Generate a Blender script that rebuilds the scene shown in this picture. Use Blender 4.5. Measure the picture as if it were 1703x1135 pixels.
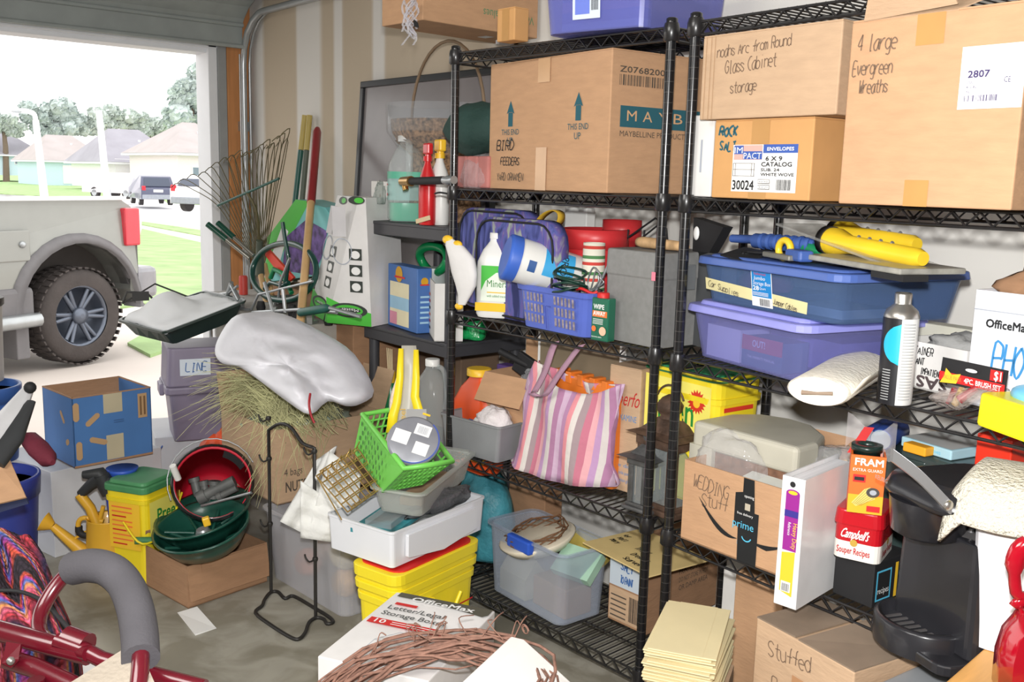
import bpy, bmesh, math, random
import numpy as np
from mathutils import Vector, Matrix
PI=math.pi; R_=math.radians
random.seed(7)
SC=bpy.context.scene; C=SC.collection
for o in list(bpy.data.objects): bpy.data.objects.remove(o)
# ---------------------------------------------------------------- camera
F_PX=1621.0; CX,CY=851.5,567.5
CAMZ=1.43
vz=np.array([600-CX,10300-CY,F_PX]); vz/=np.linalg.norm(vz)
vx=np.array([-528-CX,262-CY,F_PX]); vx/=np.linalg.norm(vx)
vx=vx-vz*vx.dot(vz); vx/=np.linalg.norm(vx)
AX=-vx; AZ=-vz; AY=np.cross(AZ,AX)
RW=np.array([AX,AY,AZ])
cam=bpy.data.cameras.new('camera'); camo=bpy.data.objects.new('camera',cam); C.objects.link(camo)
cam.sensor_width=36; cam.lens=F_PX/1703*36; cam.clip_start=.05; cam.clip_end=600
m=Matrix.Identity(4)
for i in range(3):
    m[i][0]=RW[i][0]; m[i][1]=-RW[i][1]; m[i][2]=-RW[i][2]
m[2][3]=CAMZ
camo.matrix_world=m
SC.camera=camo
# ---------------------------------------------------------------- light, world, exposure
w=bpy.data.worlds.new('world'); SC.world=w; w.use_nodes=True
bg=w.node_tree.nodes['Background']; bg.inputs[0].default_value=(1.0,.985,.96,1); bg.inputs[1].default_value=2.2
SC.view_settings.view_transform='Standard'; SC.view_settings.look='None'
SC.view_settings.exposure=0.0; SC.view_settings.gamma=1; SC.view_settings.use_curve_mapping=False
def lamp(name,kind,loc,power,size=.1,col=(1,1,1),aim=None,**k):
    l=bpy.data.lights.new(name,kind); l.energy=power; l.color=col
    if kind=='AREA': l.size=size
    elif kind!='SUN': l.shadow_soft_size=size
    o=bpy.data.objects.new(name,l); C.objects.link(o); o.location=loc
    if aim is not None: o.rotation_euler=(Vector(aim)-Vector(loc)).to_track_quat('-Z','Y').to_euler()
    for a,b in k.items(): setattr(l,a,b)
    return o
FLASH=m@Vector((0.0,.13,-.02))
lamp('camera_flash','SPOT',FLASH,262,.035,(1,.985,.97),aim=m@Vector((0.02,.13,-3)),spot_size=R_(86),spot_blend=.5)
lamp('bounce_fill','AREA',(-1.6,-.9,2.62),80,1.6,(1,.97,.93),aim=(-2.2,.6,0))  # added area lamp, soft fill imitating flash bounced off the ceiling
# ---------------------------------------------------------------- pixel -> place helpers (design aid: every thing gets its own real depth)
def ray(px,py):
    return RW@np.array([(px-CX)/F_PX,(py-CY)/F_PX,1.0])
CAM=np.array([0,0,CAMZ])
def P(px,py,x=None,y=None,z=None):
    d=ray(px,py)
    t=(z-CAMZ)/d[2] if z is not None else (y/d[1] if y is not None else x/d[0])
    return Vector(CAM+t*d)
def zat(px,py,p):
    "height at which the vertical line through p meets the sight line of (px,py)"
    d=ray(px,py); n=(p[0]*d[0]+p[1]*d[1])/(d[0]**2+d[1]**2); return CAMZ+n*d[2]
def along(A,yaw,px,py):
    "meet the vertical plane through A with heading yaw; returns (distance, height)"
    d=ray(px,py); u=np.array([math.cos(yaw),math.sin(yaw)]); n=np.array([-u[1],u[0]])
    t=(A[0]*n[0]+A[1]*n[1])/(d[0]*n[0]+d[1]*n[1]); q=CAM+t*d
    return float((q[0]-A[0])*u[0]+(q[1]-A[1])*u[1]), float(q[2])
def fit(A,L=None,R=None,T=None,x=None,y=None,z=None,yaw=None,w=None,d=None,h=None):
    "near-bottom corner A, left/right bottom corners, top of the near edge -> origin(front-left-bottom),yaw,w,d,h"
    a=P(*A,x=x,y=y,z=z)
    if yaw is None:
        b=P(*L,z=a.z); yaw=math.atan2(a.y-b.y,a.x-b.x)
    else: yaw=R_(yaw)
    if w is None: w=abs(along(a,yaw,*L)[0])
    if d is None: d=abs(along(a,yaw+PI/2,*R)[0])
    if h is None: h=zat(T[0],T[1],a)-a.z
    o=a-Vector((math.cos(yaw),math.sin(yaw),0))*w
    return (o,yaw,w,d,h)
def stand(px,pyb,wpx,pyt,x=None,y=None,z=None):
    "upright round thing: base centre, radius, height"
    a=P(px,pyb,x=x,y=y,z=z); dep=float(np.dot(RW.T@(np.array(a)-CAM),[0,0,1])); r=wpx/2*dep/F_PX
    v=Vector((a.x,a.y,0)).normalized(); c=a+v*r
    return c,r,zat(px,pyt,c)-a.z
# ---------------------------------------------------------------- materials
MATS={}
def mat(name,col=(.5,.5,.5),rough=.5,metal=0,var=.06,vs=9,bump=0,bs=60,spec=.5,emit=0,coat=0,stretch=None,sheen=0):
    if name in MATS: return MATS[name]
    m=bpy.data.materials.new(name); m.use_nodes=True; n=m.node_tree.nodes; l=m.node_tree.links
    b=n['Principled BSDF']; b.inputs['Roughness'].default_value=rough; b.inputs['Metallic'].default_value=metal
    b.inputs['Specular IOR Level'].default_value=spec
    if coat: b.inputs['Coat Weight'].default_value=coat; b.inputs['Coat Roughness'].default_value=.05
    if emit: b.inputs['Emission Color'].default_value=(*col,1); b.inputs['Emission Strength'].default_value=emit
    b.inputs['Base Color'].default_value=(*col,1)
    if var or bump:
        tc=n.new('ShaderNodeTexCoord'); mp=n.new('ShaderNodeMapping'); l.new(tc.outputs['Object'],mp.inputs[0])
        if stretch: mp.inputs['Scale'].default_value=stretch
    if var:
        t=n.new('ShaderNodeTexNoise'); t.inputs['Scale'].default_value=vs; t.inputs['Detail'].default_value=5
        l.new(mp.outputs[0],t.inputs[0])
        r=n.new('ShaderNodeValToRGB'); r.color_ramp.elements[0].position=.3; r.color_ramp.elements[1].position=.7
        r.color_ramp.elements[0].color=(*[max(0,c*(1-var*1.6)) for c in col],1); r.color_ramp.elements[1].color=(*[min(1,c*(1+var)) for c in col],1)
        l.new(t.outputs[0],r.inputs[0]); l.new(r.outputs[0],b.inputs['Base Color'])
    if bump:
        t2=n.new('ShaderNodeTexNoise'); t2.inputs['Scale'].default_value=bs; t2.inputs['Detail'].default_value=3; l.new(mp.outputs[0],t2.inputs[0])
        bp=n.new('ShaderNodeBump'); bp.inputs['Strength'].default_value=bump; bp.inputs['Distance'].default_value=.01
        l.new(t2.outputs[0],bp.inputs['Height']); l.new(bp.outputs[0],b.inputs['Normal'])
    MATS[name]=m; return m
def clear(name,col=(.8,.85,.9),alpha=.4,rough=.25,bump=.0,bs=12):
    "see-through plastic: part transparent, part milky"
    if name in MATS: return MATS[name]
    m=bpy.data.materials.new(name); m.use_nodes=True; n=m.node_tree.nodes; l=m.node_tree.links
    b=n['Principled BSDF']; b.inputs['Base Color'].default_value=(*col,1); b.inputs['Roughness'].default_value=rough
    alpha=alpha*.45
    t=n.new('ShaderNodeBsdfTransparent'); t.inputs[0].default_value=(*[min(1,c*.4+.6) for c in col],1)
    fr=n.new('ShaderNodeLayerWeight'); fr.inputs[0].default_value=.35
    ad=n.new('ShaderNodeMath'); ad.operation='MULTIPLY_ADD'; ad.inputs[1].default_value=.22; ad.inputs[2].default_value=alpha; ad.use_clamp=True
    l.new(fr.outputs['Facing'],ad.inputs[0])
    x=n.new('ShaderNodeMixShader'); l.new(ad.outputs[0],x.inputs[0]); l.new(t.outputs[0],x.inputs[1]); l.new(b.outputs[0],x.inputs[2])
    l.new(x.outputs[0],n['Material Output'].inputs[0])
    if bump:
        tc=n.new('ShaderNodeTexCoord'); q=n.new('ShaderNodeTexNoise'); q.inputs['Scale'].default_value=bs; q.inputs['Detail'].default_value=2; q.inputs['Distortion'].default_value=1.5
        l.new(tc.outputs['Object'],q.inputs[0]); bp=n.new('ShaderNodeBump'); bp.inputs['Strength'].default_value=bump; bp.inputs['Distance'].default_value=.03
        l.new(q.outputs[0],bp.inputs['Height']); l.new(bp.outputs[0],b.inputs['Normal'])
    MATS[name]=m; return m
def S(r,g,b): # sRGB 0..255 -> linear
    f=lambda c:(c/255/12.92) if c<=10.3 else ((c/255+.055)/1.055)**2.4
    return (f(r),f(g),f(b))
def pl(name,r,g,b,rough=.4,**k): return mat(name,S(r,g,b),rough,**k)
def stripes(name,cols,scale=1.0,axis=0,rough=.9,bump=.3):
    "woven stripes across one object axis"
    if name in MATS: return MATS[name]
    m=bpy.data.materials.new(name); m.use_nodes=True; n=m.node_tree.nodes; l=m.node_tree.links; b=n['Principled BSDF']
    tc=n.new('ShaderNodeTexCoord'); sp=n.new('ShaderNodeSeparateXYZ'); l.new(tc.outputs['Object'],sp.inputs[0])
    mu=n.new('ShaderNodeMath'); mu.operation='MULTIPLY'; mu.inputs[1].default_value=scale; l.new(sp.outputs[axis],mu.inputs[0])
    fr=n.new('ShaderNodeMath'); fr.operation='FRACT'; l.new(mu.outputs[0],fr.inputs[0])
    r=n.new('ShaderNodeValToRGB'); r.color_ramp.interpolation='CONSTANT'; k=len(cols)
    for i,c in enumerate(cols):
        e=r.color_ramp.elements[i] if i<2 else r.color_ramp.elements.new(i/k)
        e.position=i/k; e.color=(*c,1)
    l.new(fr.outputs[0],r.inputs[0]); l.new(r.outputs[0],b.inputs['Base Color']); b.inputs['Roughness'].default_value=rough
    if bump:
        q=n.new('ShaderNodeTexNoise'); q.inputs['Scale'].default_value=25; l.new(tc.outputs['Object'],q.inputs[0])
        bp=n.new('ShaderNodeBump'); bp.inputs['Strength'].default_value=bump; bp.inputs['Distance'].default_value=.02
        l.new(q.outputs[0],bp.inputs['Height']); l.new(bp.outputs[0],b.inputs['Normal'])
    MATS[name]=m; return m
# ---------------------------------------------------------------- mesh builder
class G:
    def __init__(s): s.v=[]; s.f=[]; s.mi=[]; s.sm=[]; s.M=Matrix.Identity(4); s.m=0
    def at(s,loc=(0,0,0),rot=(0,0,0)):
        from mathutils import Euler
        s.M=Matrix.Translation(loc)@Euler([R_(a) for a in rot]).to_matrix().to_4x4(); return s
    def mx(s,M): s.M=M; return s
    def add(s,vs,fs,smooth=False):
        b=len(s.v); s.v+= [s.M@Vector(v) for v in vs]; s.f+=[[b+i for i in f] for f in fs]; s.mi+=[s.m]*len(fs); s.sm+=[smooth]*len(fs); return s
    def box(s,a,b):
        (x0,y0,z0),(x1,y1,z1)=a,b
        return s.add([(x0,y0,z0),(x1,y0,z0),(x1,y1,z0),(x0,y1,z0),(x0,y0,z1),(x1,y0,z1),(x1,y1,z1),(x0,y1,z1)],
            [(3,2,1,0),(4,5,6,7),(0,1,5,4),(1,2,6,5),(2,3,7,6),(3,0,4,7)])
    def fr(s,w0,d0,w1,d1,z0,z1,cx=0,cy=0,r0=0,r1=0,seg=4,cap=(1,1),c1=None):
        "frustum with rounded corners, centred"
        a=rrect(w0,d0,r0,seg) if r0 else [(-w0/2,-d0/2),(w0/2,-d0/2),(w0/2,d0/2),(-w0/2,d0/2)]
        b=rrect(w1,d1,r1 or r0,seg) if r0 else [(-w1/2,-d1/2),(w1/2,-d1/2),(w1/2,d1/2),(-w1/2,d1/2)]
        c1=c1 or (cx,cy); n=len(a)
        fs=[(i,(i+1)%n,n+(i+1)%n,n+i) for i in range(n)]
        if cap[0]: fs.append(tuple(range(n-1,-1,-1)))
        if cap[1]: fs.append(tuple(range(n,2*n)))
        return s.add([(x+cx,y+cy,z0) for x,y in a]+[(x+c1[0],y+c1[1],z1) for x,y in b],fs)
    def loft(s,rings,cap=(1,1),smooth=True,closed=True):
        n=len(rings[0]); vs=[p for r in rings for p in r]; fs=[]
        for k in range(len(rings)-1):
            for i in range(n if closed else n-1):
                j=(i+1)%n; fs.append((k*n+i,k*n+j,(k+1)*n+j,(k+1)*n+i))
        s.add(vs,fs,smooth)
        if cap[0] and closed: s.add(rings[0],[tuple(range(n-1,-1,-1))])
        if cap[1] and closed: s.add(rings[-1],[tuple(range(n))])
        return s
    def lathe(s,prof,n=24,c=(0,0,0),cap=(1,1),sx=1,sy=1,smooth=True):
        rings=[[(c[0]+r*sx*math.cos(2*PI*i/n),c[1]+r*sy*math.sin(2*PI*i/n),c[2]+z) for i in range(n)] for r,z in prof]
        return s.loft(rings,cap,smooth)
    def tube(s,pts,r,n=8,closed=False,cap=True,smooth=True,flat=1.0):
        pts=[Vector(p) for p in pts]; rs=r if isinstance(r,(list,tuple)) else [r]*len(pts); N=len(pts); rings=[]; up=None
        for i,p in enumerate(pts):
            if closed: t=(pts[(i+1)%N]-pts[i-1])
            else: t=(pts[min(i+1,N-1)]-pts[max(i-1,0)])
            t=t.normalized() if t.length>1e-9 else Vector((0,0,1))
            if up is None:
                up=Vector((0,0,1)) if abs(t.z)<.9 else Vector((1,0,0))
            a=(up-t*up.dot(t)); a=a.normalized() if a.length>1e-6 else t.orthogonal().normalized()
            b=t.cross(a); up=a
            rings.append([p+(a*math.cos(2*PI*k/n)*flat+b*math.sin(2*PI*k/n))*rs[i] for k in range(n)])
        if closed: rings.append(rings[0]); return s.loft(rings,(0,0),smooth)
        return s.loft(rings,(cap,cap),smooth)
    def bar(s,a,b,r,n=6): return s.tube([a,b],r,n,smooth=n>6)
    def prism(s,poly,z0,z1):
        n=len(poly)
        return s.add([(x,y,z0) for x,y in poly]+[(x,y,z1) for x,y in poly],
          [tuple(range(n-1,-1,-1)),tuple(range(n,2*n))]+[(i,(i+1)%n,n+(i+1)%n,n+i) for i in range(n)])
    def ball(s,c,r,n=12,sx=1,sy=1,sz=1):
        m=max(6,n//2+2)
        return s.lathe([(max(1e-4,r*math.sin(PI*k/m)),-r*sz*math.cos(PI*k/m)) for k in range(m+1)],n,c,(0,0),sx,sy)
    def grid(s,fn,nu,nv,smooth=True,cu=False):
        vs=[fn(i/(nu if cu else nu-1),j/(nv-1)) for j in range(nv) for i in range(nu)]; fs=[]
        for j in range(nv-1):
            for i in range(nu if cu else nu-1):
                k=(i+1)%nu; fs.append((j*nu+i,j*nu+k,(j+1)*nu+k,(j+1)*nu+i))
        return s.add(vs,fs,smooth)
    def build(s,name,mats,parent=None,bevel=0,seg=2,solid=0,sub=0,smooth=None,loc=None,rot=None):
        me=bpy.data.meshes.new(name); me.from_pydata([tuple(v) for v in s.v],[],s.f)
        for q in (mats if isinstance(mats,(list,tuple)) else [mats]): me.materials.append(q)
        me.polygons.foreach_set('material_index',s.mi)
        me.polygons.foreach_set('use_smooth',[bool(x) if smooth is None else smooth for x in s.sm]); me.update()
        o=bpy.data.objects.new(name,me); C.objects.link(o)
        if parent: o.parent=parent
        if loc is not None: o.location=loc
        if rot is not None: o.rotation_euler=rot
        if solid: md=o.modifiers.new('thick','SOLIDIFY'); md.thickness=solid; md.offset=0
        if sub: md=o.modifiers.new('sub','SUBSURF'); md.levels=sub; md.render_levels=sub
        if bevel:
            md=o.modifiers.new('bev','BEVEL'); md.width=bevel; md.segments=seg; md.limit_method='ANGLE'; md.angle_limit=R_(40)
        return o
def rrect(w,d,r,seg=4):
    out=[]
    for cx,cy,a0 in ((w/2-r,-d/2+r,-90),(w/2-r,d/2-r,0),(-w/2+r,d/2-r,90),(-w/2+r,-d/2+r,180)):
        for k in range(seg+1):
            a=R_(a0+90*k/seg); out.append((cx+r*math.cos(a),cy+r*math.sin(a)))
    return out
def tag(o,label,cat,group=None,kind=None):
    o['label']=label; o['category']=cat
    if group: o['group']=group
    if kind: o['kind']=kind
    return o
def thing(name,label,cat,loc=(0,0,0),yaw=0,group=None,rot=None):
    o=bpy.data.objects.new(name,None); o.empty_display_size=.05; C.objects.link(o)
    o.location=loc; o.rotation_euler=rot if rot else (0,0,yaw)
    return tag(o,label,cat,group)
def struct(o): o['kind']='structure'; return o
def copy_tree(o,parent=None):
    c=o.copy(); C.objects.link(c)
    if parent: c.parent=parent
    for ch in list(o.children): copy_tree(ch,c)
    return c
def arc(c,r,a0,a1,n=16,plane='xz',ry=None):
    ry=ry or r; out=[]
    for k in range(n+1):
        a=R_(a0+(a1-a0)*k/n); p,q=r*math.cos(a),ry*math.sin(a)
        out.append((c[0]+p,c[1],c[2]+q) if plane=='xz' else ((c[0]+p,c[1]+q,c[2]) if plane=='xy' else (c[0],c[1]+p,c[2]+q)))
    return out
def smooth_path(pts,n=6,closed=False):
    pts=[Vector(p) for p in pts]; N=len(pts); out=[]
    for i in range(N if closed else N-1):
        p0=pts[(i-1)%N] if closed or i>0 else pts[0]; p1=pts[i]; p2=pts[(i+1)%N]; p3=pts[(i+2)%N] if closed or i+2<N else pts[-1]
        for k in range(n):
            t=k/n; out.append(.5*((2*p1)+(-p0+p2)*t+(2*p0-5*p1+4*p2-p3)*t*t+(-p0+3*p1-3*p2+p3)*t**3))
    if not closed: out.append(pts[-1])
    return out
# ---------------------------------------------------------------- printing and handwriting on faces
HF={'A':'00 25 40;12 32','B':'00 06 36 45 33 03;33 42 40 00','C':'46 26 04 02 20 40','D':'00 06 26 44 42 20 00','E':'46 06 00 40;03 33','F':'46 06 00;03 33',
'G':'45 26 04 02 20 41 43 23','H':'00 06;40 46;03 43','I':'10 30;20 26;16 36','J':'46 41 20 01','K':'00 06;46 02;13 40','L':'06 00 40','M':'00 06 23 46 40','N':'00 06 40 46',
'O':'26 04 02 20 42 44 26','P':'00 06 36 45 43 33 03','R':'00 06 36 45 43 33 03;23 40','S':'45 26 05 04 32 41 20 01','T':'06 46;26 20','U':'06 01 20 41 46','V':'06 20 46','W':'06 10 24 30 46',
'Y':'06 23 46;23 20','X':'00 46;06 40','Z':'06 46 00 40','a':'44 24 02 10 30 43;44 41 50','b':'06 00;03 24 43 41 20 01','c':'43 24 03 01 20 40','d':'43 24 03 01 20 41;46 40','e':'02 42 43 24 03 01 20 40',
'f':'46 35 20;03 43','g':'43 24 03 01 20 41;44 4< 1<','h':'06 00;03 24 43 40','i':'24 20;26 26','j':'34 3< 1<','k':'06 00;44 02 40','l':'26 20 30','m':'04 00;03 14 23 20;23 34 43 40','n':'04 00;03 24 43 40',
'o':'24 03 01 20 41 43 24','p':'04 0<;03 24 43 41 20 01','q':'44 4<;43 24 03 01 20 41','r':'04 00;02 24 44','s':'43 14 03 41 20 01','t':'26 21 30 40;04 44','u':'04 01 20 41;44 40','v':'04 20 44','w':'04 10 23 30 44',
'x':'04 40;44 00','y':'04 20;44 0<','z':'04 44 00 40','4':'36 30;36 02 42','0':'26 04 02 20 42 44 26','-':'03 43','1':'26 20','2':'05 26 45 00 40','9':'20 43 46 06 03 43'}
FONTC={}
def text_mesh(s):
    if s not in FONTC:
        c=bpy.data.curves.new('t','FONT'); c.body=s; c.size=1; c.resolution_u=2
        o=bpy.data.objects.new('t',c); me=bpy.data.meshes.new_from_object(o)
        vs=[tuple(v.co) for v in me.vertices]; fs=[tuple(p.vertices) for p in me.polygons]
        xs=[v[0] for v in vs] or [0,1]; FONTC[s]=(vs,fs,min(xs),max(xs))
        bpy.data.objects.remove(o); bpy.data.curves.remove(c)
    return FONTC[s]
class Decal:
    "print on a flat face: o origin, u right, v up in the thing's own frame"
    def __init__(s,o,u=(1,0,0),v=(0,0,1),rot=0):
        s.o=Vector(o); s.u=Vector(u).normalized(); s.v=Vector(v).normalized(); s.n=s.u.cross(s.v).normalized(); s.g=G(); s.mats=[]; s.k=0
        if rot:
            q=Matrix.Rotation(R_(rot),3,s.n); s.u=q@s.u; s.v=q@s.v
    def _m(s,m):
        if m not in s.mats: s.mats.append(m)
        s.g.m=s.mats.index(m); s.k+=1; return .0006+.00025*s.k
    def _pt(s,x,y,e): return s.o+s.u*x+s.v*y+s.n*e
    def poly(s,pts,m):
        e=s._m(m); s.g.add([s._pt(x,y,e) for x,y in pts],[tuple(range(len(pts)))]); return s
    def rect(s,x,y,w,h,m): return s.poly([(x,y),(x+w,y),(x+w,y+h),(x,y+h)],m)
    def disc(s,x,y,r,m,ry=None,n=24): return s.poly([(x+r*math.cos(2*PI*i/n),y+(ry or r)*math.sin(2*PI*i/n)) for i in range(n)],m)
    def ring(s,x,y,r,wd,m,ry=None,n=24,a0=0,a1=360):
        e=s._m(m); ry=ry or r; vs=[]
        for i in range(n+1):
            a=R_(a0+(a1-a0)*i/n); vs+= [s._pt(x+r*math.cos(a),y+ry*math.sin(a),e),s._pt(x+(r-wd)*math.cos(a),y+(ry-wd)*math.sin(a),e)]
        s.g.add(vs,[(2*i,2*i+1,2*i+3,2*i+2) for i in range(n)]); return s
    def text(s,t,x,y,size,m,width=None,bold=0,rot=0,shear=0,align='l'):
        e=s._m(m); vs,fs,x0,x1=text_mesh(t); k=size/.7; sx=k if width is None else width/max(1e-6,x1-x0)
        off=0 if align=='l' else (-(x1-x0)*sx/2 if align=='c' else -(x1-x0)*sx)
        ca,sa=math.cos(R_(rot)),math.sin(R_(rot))
        for dx,dy in ([(0,0)] if not bold else [(0,0),(bold,0),(0,bold),(bold,bold)]):
            q=[]
            for vx_,vy_,_ in vs:
                a=(vx_-x0)*sx+shear*vy_*k+off+dx; b=vy_*k+dy; q.append(s._pt(x+a*ca-b*sa,y+a*sa+b*ca,e)); 
            e+=.00005; s.g.add(q,fs)
        return s
    def hand(s,t,x,y,size,m,wd=.004,sp=1.25,rot=0,jit=.25,slant=.15,wx=.62):
        e=s._m(m); k=size/6; cx=0; ca,sa=math.cos(R_(rot)),math.sin(R_(rot)); rnd=random.Random(hash(t)%1000 if 0 else sum(map(ord,t)))
        for ch in t:
            if ch==' ': cx+=4*k*wx; continue
            ox,oy=rnd.uniform(-jit,jit),rnd.uniform(-jit,jit)*1.2
            for st in HF.get(ch,HF.get(ch.upper(),'00 46')).split(';'):
                pp=[]
                for c in st.split():
                    gx=float(c[0]); gy=-1.6 if c[1]=='<' else float(c[1])
                    gx+=ox+rnd.uniform(-jit,jit); gy+=oy+rnd.uniform(-jit,jit)
                    pp.append(Vector((cx+(gx+slant*gy)*k*wx*1.0,gy*k,0)))
                if len(pp)==1: pp.append(pp[0]+Vector((wd,0,0)))
                if len(pp)>2: pp=smooth_path(pp,3)
                vs=[]
                for i,p in enumerate(pp):
                    t_=(pp[min(i+1,len(pp)-1)]-pp[max(i-1,0)]); t_=t_.normalized() if t_.length>1e-9 else Vector((1,0,0))
                    nn=Vector((-t_.y,t_.x,0))*wd/2
                    for q in (p+nn,p-nn): vs.append(s._pt(x+q.x*ca-q.y*sa,y+q.x*sa+q.y*ca,e))
                s.g.add(vs,[(2*i,2*i+1,2*i+3,2*i+2) for i in range(len(pp)-1)])
            cx+=4*k*wx*sp
        return s
    def bars(s,x,y,w,h,m,seed=1):
        e=s._m(m); rnd=random.Random(seed); p=0; u=w/95
        while p<94:
            b=rnd.choice((1,1,2,3)); s.g.add([s._pt(x+p*u,y,e),s._pt(x+(p+b)*u,y,e),s._pt(x+(p+b)*u,y+h,e),s._pt(x+p*u,y+h,e)],[(0,1,2,3)]); p+=b+rnd.choice((1,1,2,3))
        return s
    def build(s,name,parent,label=None):
        o=s.g.build(name,s.mats,parent)
        if label: o['label']=label
        return o
INK=pl('black_ink',28,28,30,.7,var=0); WHT=pl('white_print',238,238,236,.5,var=0); RED=pl('red_print',205,35,35,.5,var=0)
PEN=pl('grey_marker_ink',84,74,64,.8,var=0)
CARD=mat('brown_cardboard',S(192,151,115),.85,var=.05,vs=14,bump=.15,bs=40,stretch=(1,1,4))
CARD2=mat('pale_cardboard',S(194,163,132),.85,var=.05,vs=14,bump=.15,bs=40,stretch=(1,1,4))
CARD3=mat('dull_cardboard',S(164,126,95),.88,var=.06,vs=14,bump=.15,bs=40,stretch=(1,1,4))
TAPE=pl('packing_tape',186,140,84,.3,var=.05); TAPEC=pl('clear_tape',205,165,125,.15,var=.05)
# ================================================================ the garage shell
WY=2.42; GX=-5.15; CEIL=2.75
def wallmat():
    m=mat('drywall',S(205,200,192),.9,var=.03,vs=3,bump=.06,bs=30); n=m.node_tree.nodes; l=m.node_tree.links
    b=n['Principled BSDF']; tc=n.new('ShaderNodeTexCoord'); sp=n.new('ShaderNodeSeparateXYZ'); l.new(tc.outputs['Object'],sp.inputs[0])
    mr=n.new('ShaderNodeMapRange'); mr.inputs[1].default_value=-5.15; mr.inputs[2].default_value=-1.65; l.new(sp.outputs[0],mr.inputs[0])
    r=n.new('ShaderNodeValToRGB'); tan=(*S(186,172,152),1); mud=(*S(214,211,206),1); wh=(*S(222,220,214),1)  # wh: brightness of the nearer flash painted into the wall behind the racks
    st=[(-5.15,mud),(-5.0,mud),(-4.96,tan),(-4.62,tan),(-4.6,mud),(-4.38,mud),(-4.34,tan),(-4.24,tan),(-4.23,mud),(-4.16,mud),(-4.15,tan),(-3.9,tan),(-3.88,mud),(-3.8,mud),(-3.78,tan),(-3.1,tan),(-2.9,wh)]
    r.color_ramp.elements[0].position=0; r.color_ramp.elements[1].position=.001
    for i,(x,c) in enumerate(st):
        e=r.color_ramp.elements[i] if i<2 else r.color_ramp.elements.new(min(1,(x+5.15)/3.5))
        e.position=min(1,(x+5.15)/3.5); e.color=c
    l.new(mr.outputs[0],r.inputs[0]); l.new(r.outputs[0],b.inputs['Base Color']); return m
DRY=wallmat()
def sbox(name,a,b,m,parent=None,bevel=0):
    o=G().box(a,b).build(name,m,parent,bevel=bevel)
    return o if parent else struct(o)
sbox('wall_side',(GX,WY,0),(2.4,WY+.15,CEIL),DRY)
PLAIN=mat('plain_drywall',S(205,198,186),.9,var=.03,vs=3)
sbox('wall_left',(GX,-3.6,0),(2.4,-3.45,CEIL),PLAIN); sbox('wall_rear',(2.4,-3.6,0),(2.55,WY+.15,CEIL),PLAIN)
sbox('ceiling',(GX-.15,-3.6,CEIL),(2.55,WY+.15,CEIL+.1),mat('ceiling_paint',S(222,220,214),.9,var=.02))
# concrete floor with stains
fm=mat('garage_concrete',S(164,160,148),.6,var=.13,vs=2.2,bump=.08,bs=25)
n=fm.node_tree.nodes; l=fm.node_tree.links
q=n.new('ShaderNodeTexNoise'); q.inputs['Scale'].default_value=5.5; q.inputs['Detail'].default_value=9; q.inputs['Distortion'].default_value=.8
tc=n.new('ShaderNodeTexCoord'); l.new(tc.outputs['Object'],q.inputs[0]); rr=n.new('ShaderNodeValToRGB'); rr.color_ramp.elements[0].position=.42; rr.color_ramp.elements[1].position=.6
rr.color_ramp.elements[0].color=(.62,.60,.55,1); rr.color_ramp.elements[1].color=(1,1,1,1); l.new(q.outputs[0],rr.inputs[0])
mx=n.new('ShaderNodeMixRGB'); mx.blend_type='MULTIPLY'; mx.inputs[0].default_value=.9
src=n['Principled BSDF'].inputs['Base Color'].links[0].from_socket; l.new(src,mx.inputs[1]); l.new(rr.outputs[0],mx.inputs[2]); l.new(mx.outputs[0],n['Principled BSDF'].inputs['Base Color'])
sbox('floor',(GX-.1,-3.6,-.12),(2.55,WY+.15,0),fm)
WOOD=mat('stud_wood',S(196,134,82),.7,var=.12,vs=6,stretch=(6,6,.6)); VIN=pl('white_vinyl',226,228,232,.5,var=.02)
sbox('wall_front',(GX-.15,2.235,0),(GX-.02,WY+.15,CEIL),VIN)
sbox('wall_front_header',(GX-.15,-3.6,2.12),(GX-.03,2.235,CEIL),VIN)
sbox('wall_front_far',(GX-.15,-3.6,0),(GX,-2.9,2.12),VIN)
sbox('trim_1',(GX-.03,2.285,0),(GX+.012,WY,CEIL),WOOD,bevel=.003)          # bare framing timber
sbox('trim_2',(GX-.17,2.185,0),(GX-.0,2.235,2.12),VIN,bevel=.004)              # jamb
sbox('trim_3',(GX-.06,2.235,0),(GX+.006,2.285,2.2),pl('grey_seal',150,152,152,.6),bevel=.004)
g=G().box((GX-.17,-2.9,2.05),(GX-.02,2.235,2.12)); g.box((GX-.05,-2.9,2.075),(GX+.0,2.25,2.1)); struct(g.build('trim_4',VIN,bevel=.006))
# garage door, rolled up: ridged steel sections + tracks
DG=pl('grey_door_steel',150,156,154,.45,var=.05)
t=thing('garage_door','grey steel sectional garage door rolled up above the opening','garage door',(GX+.05,2.33,0))
pr=[(0.0,2.095),(0.0,2.205),(.03,2.245),(.10,2.30),(.24,2.36),(.5,2.42),(1.0,2.45),(2.6,2.46)]
for k,(i,j) in enumerate(((0,1),(1,4),(4,6),(6,7))):
    g=G(); 
    for a in range(i,j):
        (xa,za),(xb,zb)=pr[a],pr[a+1]; dx,dz=xb-xa,zb-za; L=math.hypot(dx,dz); nx,nz=dz/L*.02,-dx/L*.02
        g.add([(xa,-5.2,za),(xb,-5.2,zb),(xb+nx,-5.2,zb+nz),(xa+nx,-5.2,za+nz),(xa,0.02,za),(xb,0.02,zb),(xb+nx,0.02,zb+nz),(xa+nx,0.02,za+nz)],
          [(0,1,2,3),(7,6,5,4),(0,4,5,1),(1,5,6,2),(2,6,7,3),(3,7,4,0)])
    (xa,za)=pr[i]; g.tube([(xa+.025,-5.2,za-.005),(xa+.025,0.02,za-.005)],.012,8)
    g.build('door_section',DG,t,bevel=.003)
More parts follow.
